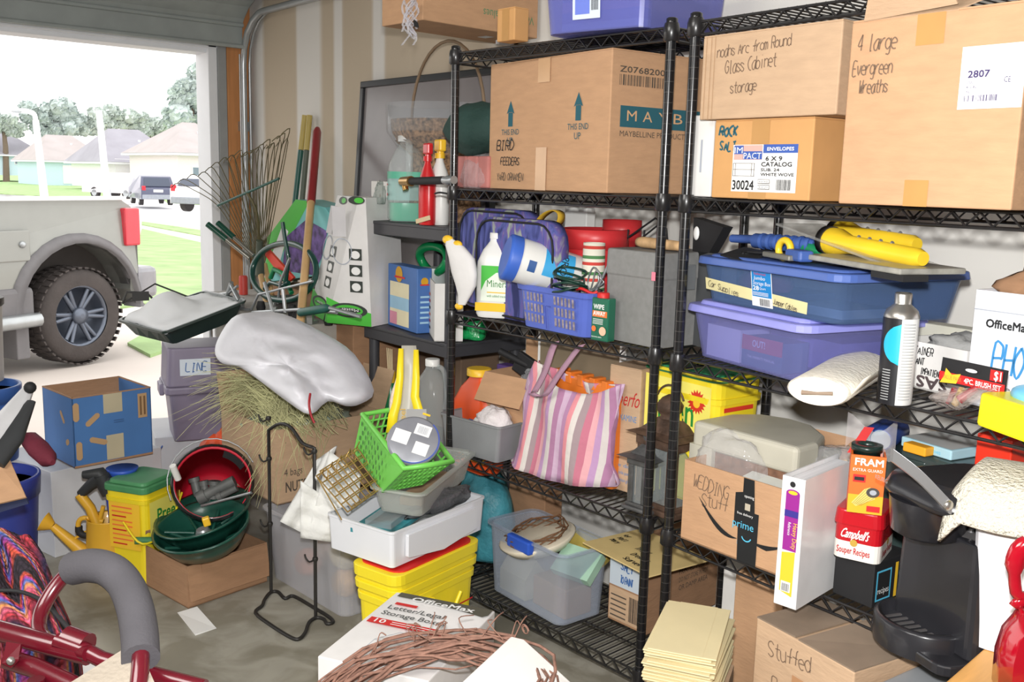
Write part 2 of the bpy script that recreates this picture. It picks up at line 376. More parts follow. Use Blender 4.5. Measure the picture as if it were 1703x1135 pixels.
g=G(); g.box((.35,-5.2,2.33),(.42,-.0,2.40)).build('stiffener',pl('galvanised',178,182,184,.35,metal=.7,var=.08),t,bevel=.004)
GAL=MATS['galvanised']
t=thing('door_track','galvanised garage door track running up the timber and curving under the ceiling','door track',(GX+.05,2.36,0))
g=G(); pts=[(0,0,.02),(0,0,2.0)]+[(.25-.25*math.cos(R_(a)),-.0,2.0+.25*math.sin(R_(a))) for a in (20,40,60,80,90)]+[(1.25,-.02,2.25)]
g.tube(pts,.018,8); g.tube([(p[0]+.012,p[1]+.03,p[2]) for p in map(Vector,pts)],.008,6); g.build('track',GAL,t)
g=G()
for z in (.5,1.1,1.65): g.box((-.04,-.02,z),(-.01,.04,z+.05))
g.build('bracket',GAL,t); G().tube([(.02,-.03,.3),(.02,-.03,2.05)],.004,6).build('cable',GAL,t)
# ================================================================ outdoors
def gz(x):
    a=-x
    return 0 if a<5.2 else (-.3*(a-5.2)/3.8 if a<9 else (-.3-.5*(a-9)/19 if a<28 else -.8))
def gp(px,py):
    z=-.3
    for _ in range(30): z=gz(P(px,py,z=z).x)*.5+z*.5
    return P(px,py,z=z)
CONC=mat('driveway_concrete',S(206,196,188),.8,var=.04,vs=.8); GRASS=mat('lawn_grass',S(158,186,128),.95,var=.16,vs=1.5,bump=.4,bs=30)
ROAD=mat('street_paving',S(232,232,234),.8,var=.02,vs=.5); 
g=G(); xs=[GX-.1,-9,-28,-260]
for a,b in zip(xs,xs[1:]): g.add([(a,-90,gz(a)-.02),(b,-90,gz(b)-.02),(b,120,gz(b)-.02),(a,120,gz(a)-.02)],[(3,2,1,0)])
g.add([(GX-.1,-4,-.02),(GX+.05,-4,0),(GX+.05,2.2,0),(GX-.1,2.2,-.02)],[(3,2,1,0)])
struct(g.build('driveway',CONC))
def patch(name,label,pix,m,dz,kind='structure'):
    v=[gp(*p)+Vector((0,0,dz)) for p in pix]; n=len(v)
    g=G().add(v+[q-Vector((0,0,.06)) for q in v],[tuple(range(n)),tuple(range(2*n-1,n-1,-1))]+[(i,n+i,n+(i+1)%n,(i+1)%n) for i in range(n)])
    o=g.build(name,m); o['kind']=kind; o['label']=label; return o
patch('front_lawn','mown green lawn beside the driveway',[(200,512),(430,474),(420,424),(236,381)],GRASS,.012)
patch('lawn_corner','small corner of lawn at the driveway edge',[(212,572),(250,592),(270,585),(265,558),(240,556)],GRASS,.012)
patch('street_verge','strip of grass between pavement and street',[(236,374),(420,408),(420,396),(236,369)],GRASS,.012)
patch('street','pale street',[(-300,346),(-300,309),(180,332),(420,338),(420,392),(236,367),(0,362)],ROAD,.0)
patch('far_lawn','far lawn across the street',[(-100,318),(60,326),(180,331),(190,312),(140,309),(60,303),(-100,303)],GRASS,.05)
patch('corner_lawn','lawn around the far left house',[(-100,298),(0,302),(68,302),(72,280),(-100,275)],GRASS,.05)
patch('house_lawn','lawn by the parked cars',[(278,338),(420,347),(420,307),(240,305)],GRASS,.05)
# houses across the street
ROOF=mat('asphalt_shingles',S(160,158,168),.9,var=.06,vs=.6); ROOF2=mat('tan_shingles',S(180,172,172),.9,var=.05,vs=.6)
def house(name,label,D,x0,x1,yb,ye,yr,wcol,roof,garage=None,side=None,windows=(),over=.6,hipl=.28,hipr=.28):
    a=P(x0,yb,x=-D); b=P(x1,yb,x=-D); ze=P((x0+x1)/2,ye,x=-D).z; zr=P((x0+x1)/2,yr,x=-D-6).z; zb=min(a.z,b.z)
    W=b.y-a.y; t=thing(name,label,'house',(-D,a.y,zb)); H=ze-zb; dp=12
    G().box((-dp,0,-.5),(0,W,H)).build('wall',wcol,t)
    g=G(); o=over
    g.add([(o,-o,H),(o,W+o,H),(-dp-o,W+o,H),(-dp-o,-o,H),(-dp/2,W*hipl,zr-zb),(-dp/2,W*(1-hipr),zr-zb)],[(0,1,5,4),(1,2,5),(2,3,4,5),(3,0,4),(3,2,1,0)])
    g.build('roof',roof,t); G().box((-dp-o,-o,H-.22),(o,W+o,H-.02)).build('fascia',VIN,t)
    for (u0,u1,h) in (garage or ()): 
        gg=G().box((0,W*u0,0),(.08,W*u1,h))
        for k in range(1,4): gg.box((.08,W*u0,h*k/4-.03),(.1,W*u1,h*k/4))
        gg.build('garage_door',side or VIN,t)
    for (u,z0) in windows:
        f=G().box((0,W*u-.5,z0),(.08,W*u+.5,z0+1.3)).build('window',VIN,t); G().box((.08,W*u-.4,z0+.1),(.1,W*u+.4,z0+1.2)).build('pane',pl('dim_glass',120,135,150,.2,var=0),f)
    G().tube([(-dp*.3,W*.6,(H+(zr-zb))/2),(-dp*.3,W*.6,(H+(zr-zb))/2+.6)],.15,8).build('roof_vent',VIN,t)
    return t
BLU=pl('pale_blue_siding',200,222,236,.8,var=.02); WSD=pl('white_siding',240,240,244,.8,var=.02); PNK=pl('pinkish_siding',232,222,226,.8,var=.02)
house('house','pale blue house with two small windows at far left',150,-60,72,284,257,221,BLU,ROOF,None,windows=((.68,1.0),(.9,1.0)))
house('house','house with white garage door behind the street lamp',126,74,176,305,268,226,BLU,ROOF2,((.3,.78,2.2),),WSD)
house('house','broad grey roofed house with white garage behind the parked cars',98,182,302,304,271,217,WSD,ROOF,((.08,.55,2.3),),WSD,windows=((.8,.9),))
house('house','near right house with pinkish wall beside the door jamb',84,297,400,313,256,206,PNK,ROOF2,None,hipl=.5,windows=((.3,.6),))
# street lamp and pole
def post(name,label,px,yb,yt,D,r,arm):
    a=P(px,yb,x=-D); zt=P(px-4,yt,x=-D).z; t=thing(name,label,'pole',tuple(a)); H=zt-a.z
    G().tube([(0,0,-.82-a.z),(0,-.3,H-.4)],[r,r*.75],10).build('pole',VIN,t)
    if arm: G().tube(smooth_path([(0,-.3,H-.4),(0,-.4,H),(0,-.9,H+.15),(0,-1.3,H+.12)],4),r*.6,8).build('lamp_arm',VIN,t); G().ball((0,-1.4,H+.08),.22,10,1,1.6,.5).build('lamp_head',GAL,t)
    return t
post('street_lamp','pale street lamp with a curved arm',73,304,190,70,.26,True)
post('utility_pole','tall plain pale pole in front of the houses',179,312,172,58,.22,False)
# trees
def foliage(g,c,r,n,leaf,rnd,sz=.8):
    for _ in range(n):
        u=rnd.uniform(-1,1); a=rnd.uniform(0,2*PI); q=math.sqrt(1-u*u); k=r*rnd.uniform(.82,1.03)
        p=Vector((c[0]+q*math.cos(a)*k,c[1]+q*math.sin(a)*k,c[2]+u*k*sz))
        t1=Vector((rnd.uniform(-1,1),rnd.uniform(-1,1),rnd.uniform(-1,1))).normalized()*leaf; t2=t1.orthogonal().normalized()*leaf*.7
        g.add([p-t1,p+t2,p+t1,p-t2],[(0,1,2,3)])
LEAF=[mat('haze_paled_foliage',S(204,214,210),.95,var=.12,vs=.6),mat('haze_paled_deep_foliage',S(194,206,204),.95,var=.12,vs=.6),mat('bright_foliage',S(180,206,150),.9,var=.12,vs=.6)]  # haze and flare painted pale into the background crown colours
BARK=pl('bark',120,105,92,.9)
def tree(label,D,blobs,lm,seed,leaf=.5):
    rnd=random.Random(seed); xs=[P(b[0],b[1],x=-D) for b in blobs]; base=xs[0]; gzv=-.8
    t=thing('tree',label,'tree',(base.x,base.y,gzv),group='trees behind the houses'); g=G(); sc=P(100,200,x=-D); ppm=(P(110,200,x=-D)-sc).length/10
    for b,q in zip(blobs,xs):
        r=b[2]*ppm; c=q-Vector(base[:2]+(gzv,)); nb=9
        for k in range(nb):
            cc=c+Vector((rnd.uniform(-.5,.5)*r,rnd.uniform(-.75,.75)*r,rnd.uniform(-.6,.6)*r)); rb=r*rnd.uniform(.35,.6)
            g.ball(cc,rb*.9,10); foliage(g,cc,rb*1.02,70,leaf,rnd)
    g.build('crown',LEAF[lm],t); h=xs[0].z-gzv
    G().tube([(0,0,0),(.2,.1,h*.6),(0,0,h)],[.45,.35,.2],8).build('trunk',BARK,t)
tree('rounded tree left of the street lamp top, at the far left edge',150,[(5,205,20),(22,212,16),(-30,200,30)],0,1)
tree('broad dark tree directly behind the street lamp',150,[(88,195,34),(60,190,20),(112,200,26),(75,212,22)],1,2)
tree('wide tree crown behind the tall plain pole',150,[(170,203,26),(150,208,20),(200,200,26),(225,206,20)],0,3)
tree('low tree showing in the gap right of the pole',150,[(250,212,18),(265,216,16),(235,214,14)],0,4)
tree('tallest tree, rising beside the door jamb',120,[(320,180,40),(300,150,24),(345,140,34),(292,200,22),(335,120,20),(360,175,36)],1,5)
t=thing('tree','bright green leafy twig poking in front of the door jamb top, its trunk hidden outside','tree',tuple(P(352,125,x=-9.0))); rnd=random.Random(9); g=G()
foliage(g,(0,-.02,0),.09,40,.03,rnd); foliage(g,(0,.15,-.03),.12,40,.03,rnd); g.build('leaves',LEAF[2],t); G().tube([(0,0,0),(0,.5,.06),(0,1.0,.0)],.008,6).build('twig',BARK,t); G().tube([(0,1.0,0),(0,1.05,-t.location.z+gz(t.location.x))],.03,8).build('trunk',BARK,t)
# parked vehicles across the street
def car(name,label,px,pyb,hpx,D,yaw,col,H=1.7,L=4.5,Wd=1.85,rear=True):
    a=P(px,pyb,x=-D); t=thing(name,label,'car',tuple(a),R_(yaw)); B=pl('car_paint_'+name,*col,.3,coat=.5,var=.02); GL=pl('car_glass',70,78,96,.15,var=0)
    side=[(-L/2,.35),(-L/2,.95),(-L/2+.25,1.05),(-L/2+.55,H-.08),(-L/2+.9,H),(.5,H),(1.15,1.1),(L/2-.2,.95),(L/2,.7),(L/2,.35)]
    g=G(); n=len(side); g.loft([[(x,-Wd/2+(.12 if z>1.1 else 0),z) for x,z in side],[(x,Wd/2-(.12 if z>1.1 else 0),z) for x,z in side]],smooth=False); g.build('body',B,t,bevel=.05)
    G().add([(-L/2+.22,-Wd/2+.2,1.08),(-L/2+.22,Wd/2-.2,1.08),(-L/2+.5,Wd/2-.25,H-.15),(-L/2+.5,-Wd/2+.25,H-.15)],[(3,2,1,0)]).build('rear_window',GL,t,solid=.03)
    for s in (-1,1):
        G().box((-1.5,s*(Wd/2-.13)-.01,1.08),(.6,s*(Wd/2-.13)+.01,H-.15)).build('side_window',GL,t)
        G().box((-L/2-.02,s*(Wd/2-.15)-.1,.85),(-L/2+.1,s*(Wd/2-.15)+.1,1.1)).build('tail_lamp',pl('tail_lamp_red',215,40,55,.25,var=0),t,bevel=.02)
        for x in (-1.35,1.35):
            g=G().mx(Matrix.Translation((x,s*(Wd/2-.12),.34))@Matrix.Rotation(PI/2,4,'X')); g.lathe([(.34,-.11),(.34,.11)],20); wl=g.build('wheel',pl('tyre_rubber',60,56,56,.8),t)
            g=G().mx(Matrix.Translation((x,s*(Wd/2-.02),.34))@Matrix.Rotation(PI/2,4,'X')); g.lathe([(.22,-.02),(.2,.02)],16); g.build('hub_cap',GAL,wl)
    G().box((-L/2-.06,-Wd/2+.05,.35),(-L/2+.1,Wd/2-.05,.62)).build('bumper',pl('grey_bumper',150,155,165,.5),t,bevel=.04)
    G().box((-L/2-.03,-.26,.75),(-L/2+.02,.26,.9)).build('number_plate',WHT,t)
    return t
car('parked_suv','dark sport utility car parked with its rear to the garage',252,340,45,58,10+180-20,(84,88,112))
car('parked_van','white van parked left of the dark car',202,330,40,64,205,(236,232,236),H=1.6,L=4.8)
car('parked_car','white car half hidden behind the door jamb',372,352,60,40,120,(235,236,240),H=1.5)
# pickup truck
A=Vector(gp(128,603)); 
A=Vector((-9.0,2.54,-.30)); TY=R_(112)
def TP(px,py):
    u,z=along(A,TY,px,py); return (u,z-A.z)
t=thing('pickup_truck','silver grey pickup truck parked on the driveway, rear quarter showing','truck',tuple(A),TY)
PNT=mat('truck_paint',S(142,143,138),.3,metal=.25,var=.02,coat=.6); TRM=pl('truck_trim_plastic',112,110,112,.6); TYR=mat('truck_tyre',S(72,66,64),.85,var=.1,bump=.3,bs=40)
wc=TP(148,532); wr=.43; wc=(TP(135,530)[0],wr)
arch=[(.62*math.cos(R_(a))*.98+wc[0],wr+.05+.60*math.sin(R_(a))) for a in range(180,-1,-12)]
rail=TP(5,335)[1]; tail=TP(226,345)[0]; sill=.62
prof=[(-3.2,sill),(-3.2,rail+.45),(-1.9,rail+.45),(-1.55,rail),(tail-.12,rail),(tail-.02,rail-.06),(tail,rail-.3),(tail-.0,.78),(tail-.1,.62),(wc[0]+.61,.5)]+arch[::-1]+[(wc[0]-.61,.5)]
g=G(); n=len(prof)
g.loft([[(x,y+(.05 if z>rail-.1 else 0),z) for x,z in prof] for y in (0,.0)][:1]+[[(x,.06,z) for x,z in prof]]+[[(x,1.94,z) for x,z in prof]]+[[(x,2.0,z) for x,z in prof]],smooth=False)
g.build('body',PNT,t,bevel=.02)
g=G(); fl=[(x,z) for x,z in arch]
outer=[(wc[0]+(x-wc[0])*1.13,wr+.05+(z-wr-.05)*1.14) for x,z in fl]
outer=[(wc[0]-.72,.40)]+outer+[(wc[0]+.72,.45)]; inner=[(wc[0]-.6,.40)]+fl+[(wc[0]+.6,.45)]
for i in range(len(outer)-1):
    a,b,c_,d=outer[i],outer[i+1],inner[i+1],inner[i]
    g.add([(a[0],-.01,a[1]),(b[0],-.01,b[1]),(c_[0],-.06,c_[1]),(d[0],-.06,d[1]),(a[0],.03,a[1]),(b[0],.03,b[1]),(c_[0],.16,c_[1]),(d[0],.16,d[1])],[(0,1,2,3),(3,2,6,7),(0,4,5,1)],True)
g.build('wheel_arch_flare',TRM,t)
G().box((wc[0]-.6,.3,.3),(wc[0]+.6,1.7,1.05)).build('wheel_well',pl('wheel_well_dark',60,55,52,.9),t)
for wy in (0.0,1.7):
    g=G().mx(Matrix.Translation((wc[0],wy+.12,wr))@Matrix.Rotation(-PI/2,4,'X')); g.lathe([(.27,-.14),(.36,-.15),(.41,-.12),(.43,-.06),(.43,.10),(.41,.15),(.27,.16)],48,cap=(0,0)); 
    for k in range(40):
        a=2*PI*k/40
        for z0,z1,da in ((-.14,-.05,0),(-.03,.05,.08),(.07,.15,0)):
            pp=[((.422+.014*e)*math.cos(a+da+b),(.422+.014*e)*math.sin(a+da+b),z) for e in (0,1) for z in (z0,z1) for b in (-.045,.045)]
            g.add(pp,[(4,5,7,6),(0,1,5,4),(2,6,7,3),(0,4,6,2),(1,3,7,5)])
    wh=g.build('wheel',TYR,t)
    g=G().mx(Matrix.Translation((wc[0],wy+.05,wr))@Matrix.Rotation(-PI/2,4,'X')); g.lathe([(.285,-.05),(.262,-.06),(.25,-.02),(.23,.10),(.02,.12)],32,cap=(0,0)); 
    for k in range(6):
        for s in (-.13,.13):
            a=2*PI*k/6+s; g.tube([(.05*math.cos(a),.05*math.sin(a),.0),(.25*math.cos(a),.25*math.sin(a),-.03)],[.026,.02],6)
    g.lathe([(.075,-.03),(.07,-.06),(.02,-.07)],16); g.build('alloy_rim',mat('dark_alloy',S(105,112,125),.35,metal=.6,var=.03),wh)
g=G().box((tail-.14,-.02,rail-.42),(tail+.03,.12,rail-.07)); g.build('tail_lamp',pl('truck_lamp_red',205,45,60,.2,coat=.6),t,bevel=.02)
g=G().box((tail-.02,-.02,.52),(tail+.22,2.0,.82)); g.build('rear_bumper',mat('bumper_chrome',S(150,150,155),.3,metal=.5),t,bevel=.05)
fx,fz=TP(20,410); G().box((fx-.16,-.012,fz-.13),(fx+.16,.02,fz+.13)).build('fuel_door',PNT,t,bevel=.01)
kx,kz=TP(35,407); G().ball((kx,-.015,kz),.03,10).build('fuel_door_latch',GAL,t)
sx,sz=TP(20,505); g=G().box((sx-1.2,-.03,sz-.17),(sx+.2,.1,sz+.13)); g.build('side_step_surround',TRM,t,bevel=.05); G().tube([(sx-1.2,-.06,sz-.17),(sx+.2,-.06,sz-.15)],.06,10).build('side_step',GAL,t)
G().box((wc[0]-.62,.02,.12),(wc[0]-.5,.3,.72)).build('mud_flap',pl('flap_grey',120,118,120,.7),t,bevel=.01)
G().box((-3.0,.2,.35),(tail-.2,1.8,.62)).build('chassis',pl('wheel_well_dark',60,55,52,.9),t)
G().box((-1.5,.12,rail),(tail-.1,.0,rail+.035)).build('bed_rail',pl('bed_rail_white',225,228,230,.4),t,bevel=.01)
# ================================================================ racks
BLK=mat('black_wire_coating',S(34,33,34),.32,var=.1,vs=30,coat=.3); BLK2=mat('black_post_coating',S(26,26,28),.25,var=.0,coat=.4)
def postmat():
    m=BLK2; n=m.node_tree.nodes; l=m.node_tree.links; b=n['Principled BSDF']
    tc=n.new('ShaderNodeTexCoord'); sp=n.new('ShaderNodeSeparateXYZ'); l.new(tc.outputs['Object'],sp.inputs[0])
    mu=n.new('ShaderNodeMath'); mu.operation='MULTIPLY'; mu.inputs[1].default_value=39.4; l.new(sp.outputs[2],mu.inputs[0])
    fr=n.new('ShaderNodeMath'); fr.operation='FRACT'; l.new(mu.outputs[0],fr.inputs[0])
    lt=n.new('ShaderNodeMath'); lt.operation='LESS_THAN'; lt.inputs[1].default_value=.07; l.new(fr.outputs[0],lt.inputs[0])
    mx=n.new('ShaderNodeMixRGB'); mx.inputs[1].default_value=(*S(26,26,28),1); mx.inputs[2].default_value=(*S(62,60,58),1); l.new(lt.outputs[0],mx.inputs[0]); l.new(mx.outputs[0],b.inputs['Base Color'])
postmat()
def wire_rack(label,FL,yaw,W,D,shelves,H):
    t=thing('wire_rack',label,'shelving',(FL[0],FL[1],0),yaw,'black wire racks')
    for x,y in ((0,0),(W,0),(W,D),(0,D)):
        g=G().tube([(x,y,.02),(x,y,H)],.0127,14); g.lathe([(.015,0),(.017,.01),(.012,.02)],14,(x,y,0)); g.lathe([(.0145,H-.005),(.0145,H+.004),(.010,H+.007)],14,(x,y,0)); p=g.build('post',BLK2,t)
        for z in shelves: G().lathe([(.0165,z-.038),(.0205,z-.034),(.0205,z-.006),(.0175,z+.006)],14,(x,y,0)).build('collar',BLK,p)
    for z in shelves:
        g=G(); r=.0032; zb=z-.034
        for (a,b) in (((.015,0),(W-.015,0)),((W,.015),(W,D-.015)),((W-.015,D),(.015,D)),((0,D-.015),(0,.015))):
            a=Vector((*a,0)); b=Vector((*b,0)); L=(b-a).length; n=max(2,int(L/.052))
            g.tube([a+Vector((0,0,z-.004)),b+Vector((0,0,z-.004))],r*1.15,6,cap=False); g.tube([a+Vector((0,0,zb)),b+Vector((0,0,zb))],r*1.15,6,cap=False)
            g.tube([a.lerp(b,i/(2*n))+Vector((0,0,(z-.006) if i%2 else zb+.002)) for i in range(2*n+1)],r,6,cap=False)
        nx=int(W/.0235)
        for i in range(1,nx): x=W*i/nx; g.tube([(x,0,z-.002),(x,D,z-.002)],.0024,5,cap=False)
        for k in ((.33,.67) if D<.4 else (.25,.5,.75)): 
            g.tube([(0.01,D*k,z-.007),(W-.01,D*k,z-.007)],r,6,cap=False)
        g.build('shelf',BLK,t)
    return t
Z1,Z2,Z3,Z4,Z5=1.81,1.397,1.003,.545,.11
R1=((-2.495,1.85),R_(2.4),.838,.36); R2=((-1.565,1.865),R_(-2.8),.93,.36)
wire_rack('left black wire rack, shelves full, holding the blue basket and striped bag',*R1,(Z1,Z2,Z3,Z4,Z5),1.822)
wire_rack('right black wire rack with the binder and coffee maker',*R2,(Z1,Z2,Z3,Z4,Z5),1.822)
# grey-black resin shelving
RES=pl('charcoal_resin',62,62,66,.5)
a=P(611,370,y=1.98); b=P(748,392,y=2.0)
t=thing('resin_shelf','charcoal plastic shelving holding bottles, left of the wire racks','shelving',(a.x,a.y,0),0); RW_=b.x-a.x+.03; RD=.34
for x,y in ((.02,.02),(RW_-.02,.02),(RW_-.02,RD-.02),(.02,RD-.02)):
    G().tube([(x,y,0),(x,y,1.26)],.02,12).build('post',RES,t)
for z in (1.262,.86,.45,.1):
    g=G().fr(RW_+.02,RD+.03,RW_+.02,RD+.03,z-.012,z,RW_/2,RD/2,.03)
    g.box((-.005,-.012,z-.05),(RW_+.005,-.002,z-.002)); g.box((-.005,RD,z-.05),(RW_+.005,RD+.01,z-.002)); g.box((-.008,0,z-.05),(.002,RD,z-.002)); g.box((RW_-.002,0,z-.05),(RW_+.008,RD,z-.002))
    g.build('shelf',RES,t,bevel=.003)
RS0=a
# ================================================================ makers
def root(name,label,cat,Ft,group=None):
    return thing(name,label,cat,Ft[0],Ft[1],group)
def FR(Ft,x=0,y=0): return Decal((x,0,y))                                   # on the front face
def RT(Ft,x=0,y=0): return Decal((Ft[2],x,y),(0,1,0),(0,0,1))               # on the right side
def TP_(Ft,x=0,y=0): return Decal((x,y,Ft[4]),(1,0,0),(0,1,0))
def closed_box(name,label,cat,Ft,m=CARD,bevel=.003,tape=None,group=None,seam=True):
    t=root(name,label,cat,Ft,group); _,_,w,d,h=Ft
    G().box((0,0,0),(w,d,h)).build('body',m,t,bevel=bevel)
    if seam:
        g=G().box((.001,.001,h-.0005),(w-.001,d/2-.002,h+.003)); g.box((.001,d/2+.002,h-.0005),(w-.001,d-.001,h+.003)); g.build('top_flap',m,t,bevel=.001)
    if tape: G().box((-.0006,d/2-.03,h-.06),(w+.0006,d/2+.03,h+.004)).build('tape',tape,t)
    return t
def open_box(name,label,cat,Ft,m=CARD,flaps=(),th=.004,fill=None,wl=.1):
    "flaps: list of (side, length, angle): side 0 front 1 right 2 back 3 left, angle 0=up 90=out flat"
    t=root(name,label,cat,Ft); _,_,w,d,h=Ft; g=G()
    g.box((0,0,0),(w,d,th)); g.box((0,0,0),(w,th,h)); g.box((0,d-th,0),(w,d,h)); g.box((0,th,0),(th,d-th,h)); g.box((w-th,th,0),(w,d-th,h))
    g.build('body',m,t)
    for s,L,a in flaps:
        a=R_(a); dx,dz=math.sin(a)*L,math.cos(a)*L; g=G()
        e={0:((0,0),(w,0),(0,-1)),1:((w,0),(w,d),(1,0)),2:((w,d),(0,d),(0,1)),3:((0,d),(0,0),(-1,0))}[s]
        (ax,ay),(bx,by),(ox,oy)=e
        g.add([(ax,ay,h),(bx,by,h),(bx+ox*dx,by+oy*dx,h+dz),(ax+ox*dx,ay+oy*dx,h+dz)],[(0,1,2,3)]); g.build('flap',m,t,solid=th)
    return t
def tote(name,label,cat,Ft,m,rimm=None,taper=.88,r=.03,th=.003,lid=None,lidh=.02,rim=.012,handle=None,t=None,group=None):
    "tapered plastic bin; Ft describes the base footprint"
    t=t or root(name,label,cat,Ft,group); _,_,w,d,h=Ft; cx,cy=w/2,d/2; W,D=w/taper,d/taper
    g=G(); rings=[]
    def R(k,z,ins=0): 
        return [(x+cx,y+cy,z) for x,y in rrect(w+(W-w)*k-2*ins,d+(D-d)*k-2*ins,r)]
    g.loft([R(0,0),R(0,.0)]+[R(1,h)],cap=(1,0),smooth=False); g.loft([R(1,h,th),R(0,th,th)],cap=(0,1),smooth=False)
    # rim
    a=[(x+cx,y+cy,h-.004) for x,y in rrect(W,D,r)]; b=[(x+cx,y+cy,h-.002) for x,y in rrect(W+2*rim,D+2*rim,r+rim)]; c=[(x+cx,y+cy,h+.004) for x,y in rrect(W+2*rim,D+2*rim,r+rim)]; e=[(x+cx,y+cy,h+.004) for x,y in rrect(W-2*th,D-2*th,r)]
    g.build('body',m,t)
    g=G(); g.loft([a,b,c,e,a],cap=(0,0),smooth=False); g.build('rim',rimm or m,t)
    if lid:
        g=G(); g.fr(W+2*rim+.006,D+2*rim+.006,W+2*rim,D+2*rim,h-.012,h+.006,cx,cy,r+rim); g.fr(W-.02,D-.02,W-.03,D-.03,h+.006,h+lidh,cx,cy,r); g.build('lid',lid,t,bevel=.003)
    if handle:
        for s in (0,):
            y=cy-(D/2+rim); G().box((cx-.055,y-.012,h-.035),(cx+.055,y+.012,h+.006)).build('latch',handle,t,bevel=.006)
    return t
def bottle(name,label,cat,c,yaw,prof,m,capm,caph,parts=None,n=20,sx=1,sy=1,group=None):
    t=thing(name,label,cat,c,yaw,group); G().lathe(prof,n,sx=sx,sy=sy).build('body',m,t)
    z=prof[-1][1]; r=prof[-1][0]; G().lathe([(r*1.15,z-.004),(r*1.15,z+caph),(r*1.0,z+caph+.002)],16).build('cap',capm,t)
    return t
def jug(name,label,c,yaw,w,d,h,m,capm,group=None,hm=None):
    "gallon jug: squared body, shoulder, neck, moulded side handle"
    t=thing(name,label,'jug',c,yaw,group); g=G(); R=lambda k,z,q=.35:[(x,y,z) for x,y in rrect(w*k,d*k,min(w,d)*k*q)]
    g.loft([R(.92,0),R(1,.01),R(1,h*.58),R(.97,h*.66),R(.7,h*.80),R(.52,h*.86,.45),R(.40,h*.90,.48),R(.38,h*.95,.48)],smooth=True); g.build('body',m,t)
    G().lathe([(w*.21,h*.93),(w*.21,h*.995),(w*.19,h)],16).build('cap',capm,t)
    G().tube(smooth_path([(w*.14,0,h*.93),(w*.36,0,h*.90),(w*.47,0,h*.78),(w*.49,0,h*.62),(w*.44,0,h*.5)],4),w*.075,8).build('handle',hm or m,t)
    return t
def poly_sheet(pts3,name,m,parent=None,solid=.002):
    return G().add(pts3,[tuple(range(len(pts3)))]).build(name,m,parent,solid=solid)
def crumple(name,label,cat,loc,yaw,rx,ry,rz,m,seed=1,amp=.25,n=28,parent=None,sub=0,flatbot=True,fs=1.0):
    "soft crumpled mass (bag, cloth, plastic film)"
    from mathutils import noise
    g=G()
    def f(u,v):
        a=2*PI*u; b=PI*(v-.5); p=Vector((math.cos(b)*math.cos(a),math.cos(b)*math.sin(a),math.sin(b)))
        k=1+amp*(noise.noise(p*1.6*fs+Vector((seed,0,0)))*1.2+noise.noise(p*4*fs+Vector((0,seed,0)))*.7+abs(noise.noise(p*8*fs+Vector((0,0,seed))))*.35)
        z=p.z*k*rz
        if flatbot and z<-rz*.6: z=-rz*.6
        return (p.x*k*rx,p.y*k*ry,z+ (rz*.6 if flatbot else 0))
    g.grid(f,n,max(10,n*2//3),cu=True)
    if parent is not None: return g.build(name,m,parent,sub=sub,loc=loc,rot=(0,0,yaw))
    o=g.build(name,m,sub=sub,loc=loc,rot=(0,0,yaw)); return tag(o,label,cat)
FILM=clear('clear_film',(.9,.92,.94),.25,.1,bump=.6,bs=25)
def preen_bucket(label,Ft,yellow,green,lf=.90):
    t=root('lidded_bucket',label,'bucket',Ft); _,_,w,d,h=Ft; cx,cy=w/2,d/2
    g=G(); g.fr(w*.92,d*.92,w,d,0,h*(lf+.03),cx,cy,w*.13); g.fr(w*1.03,d*1.03,w*1.04,d*1.04,h*.80,h*.84,cx,cy,w*.13); g.build('body',yellow,t,smooth=False)
    g=G(); g.fr(w*1.07,d*1.07,w*1.07,d*1.07,h*lf,h*.965,cx,cy,w*.13); g.fr(w*.95,d*.95,w*.9,d*.9,h*.965,h,cx,cy,w*.12); g.build('lid',green,t,bevel=.004)
    return t
# ================================================================ left wire rack: contents
E1=.002
# ---- top
BT=clear('violet_blue_plastic',S(140,146,220),.75,.2)
F=fit((1072,44),L=(908,58),R=(1290,84),T=(1075,0),z=Z1+E1); F=(F[0],F[1],F[2],.42,.17)
t=tote('storage_tub','violet-blue see-through tub with a label, on top of the racks','tub',F,BT,taper=.93)
G().box((.03,.03,.01),(F[2]-.03,F[3]-.03,.11)).build('folded_contents',stripes('tub_contents',[S(150,170,215),S(120,130,200),S(170,150,200),S(110,120,190)],9,2,bump=0),t)
dc=Decal((F[2]*.30,-.008,.03),(1,0,0),(0,-.05,1)); dc.rect(0,0,.085,.15,pl('label_paper',215,225,235,.5,var=0)); dc.rect(.008,.075,.05,.035,WHT); dc.text('Sterilite',.012,.085,.018,RED,width=.042); dc.rect(.008,.012,.045,.06,pl('label_blue',110,130,220,.5,var=0)); dc.bars(.058,.02,.022,.07,INK); dc.build('label',t)
Ft=fit((703,33),L=(635,46),R=(900,68),y=1.88,yaw=3,h=.34); Ft=(Ft[0],Ft[1],Ft[2],.52,.34)
t=closed_box('cardboard_box','large brown carton high on the left, green upside-down lettering on its side','box',Ft,CARD,tape=None)
GRN=pl('faded_green_print',95,140,100,.8,var=0)
dc=Decal((Ft[2],Ft[3],Ft[4]),(0,-1,0),(0,0,-1)); dc.text('Vegetable Values',.02,.27,.028,GRN,width=.24); dc.text('California',.0,.17,.035,GRN,width=.16,shear=.2); dc.text('Sunkist',.16,.16,.05,GRN,width=.13); dc.text('Growers',.02,.08,.05,GRN,width=.26); dc.build('printed_lettering',t)
dc=Decal((0,Ft[3],0),(1,0,0),(0,-1,0)); dc.rect(.08,.12,.05,.04,WHT); dc.build('sticker',t)
B0=Ft
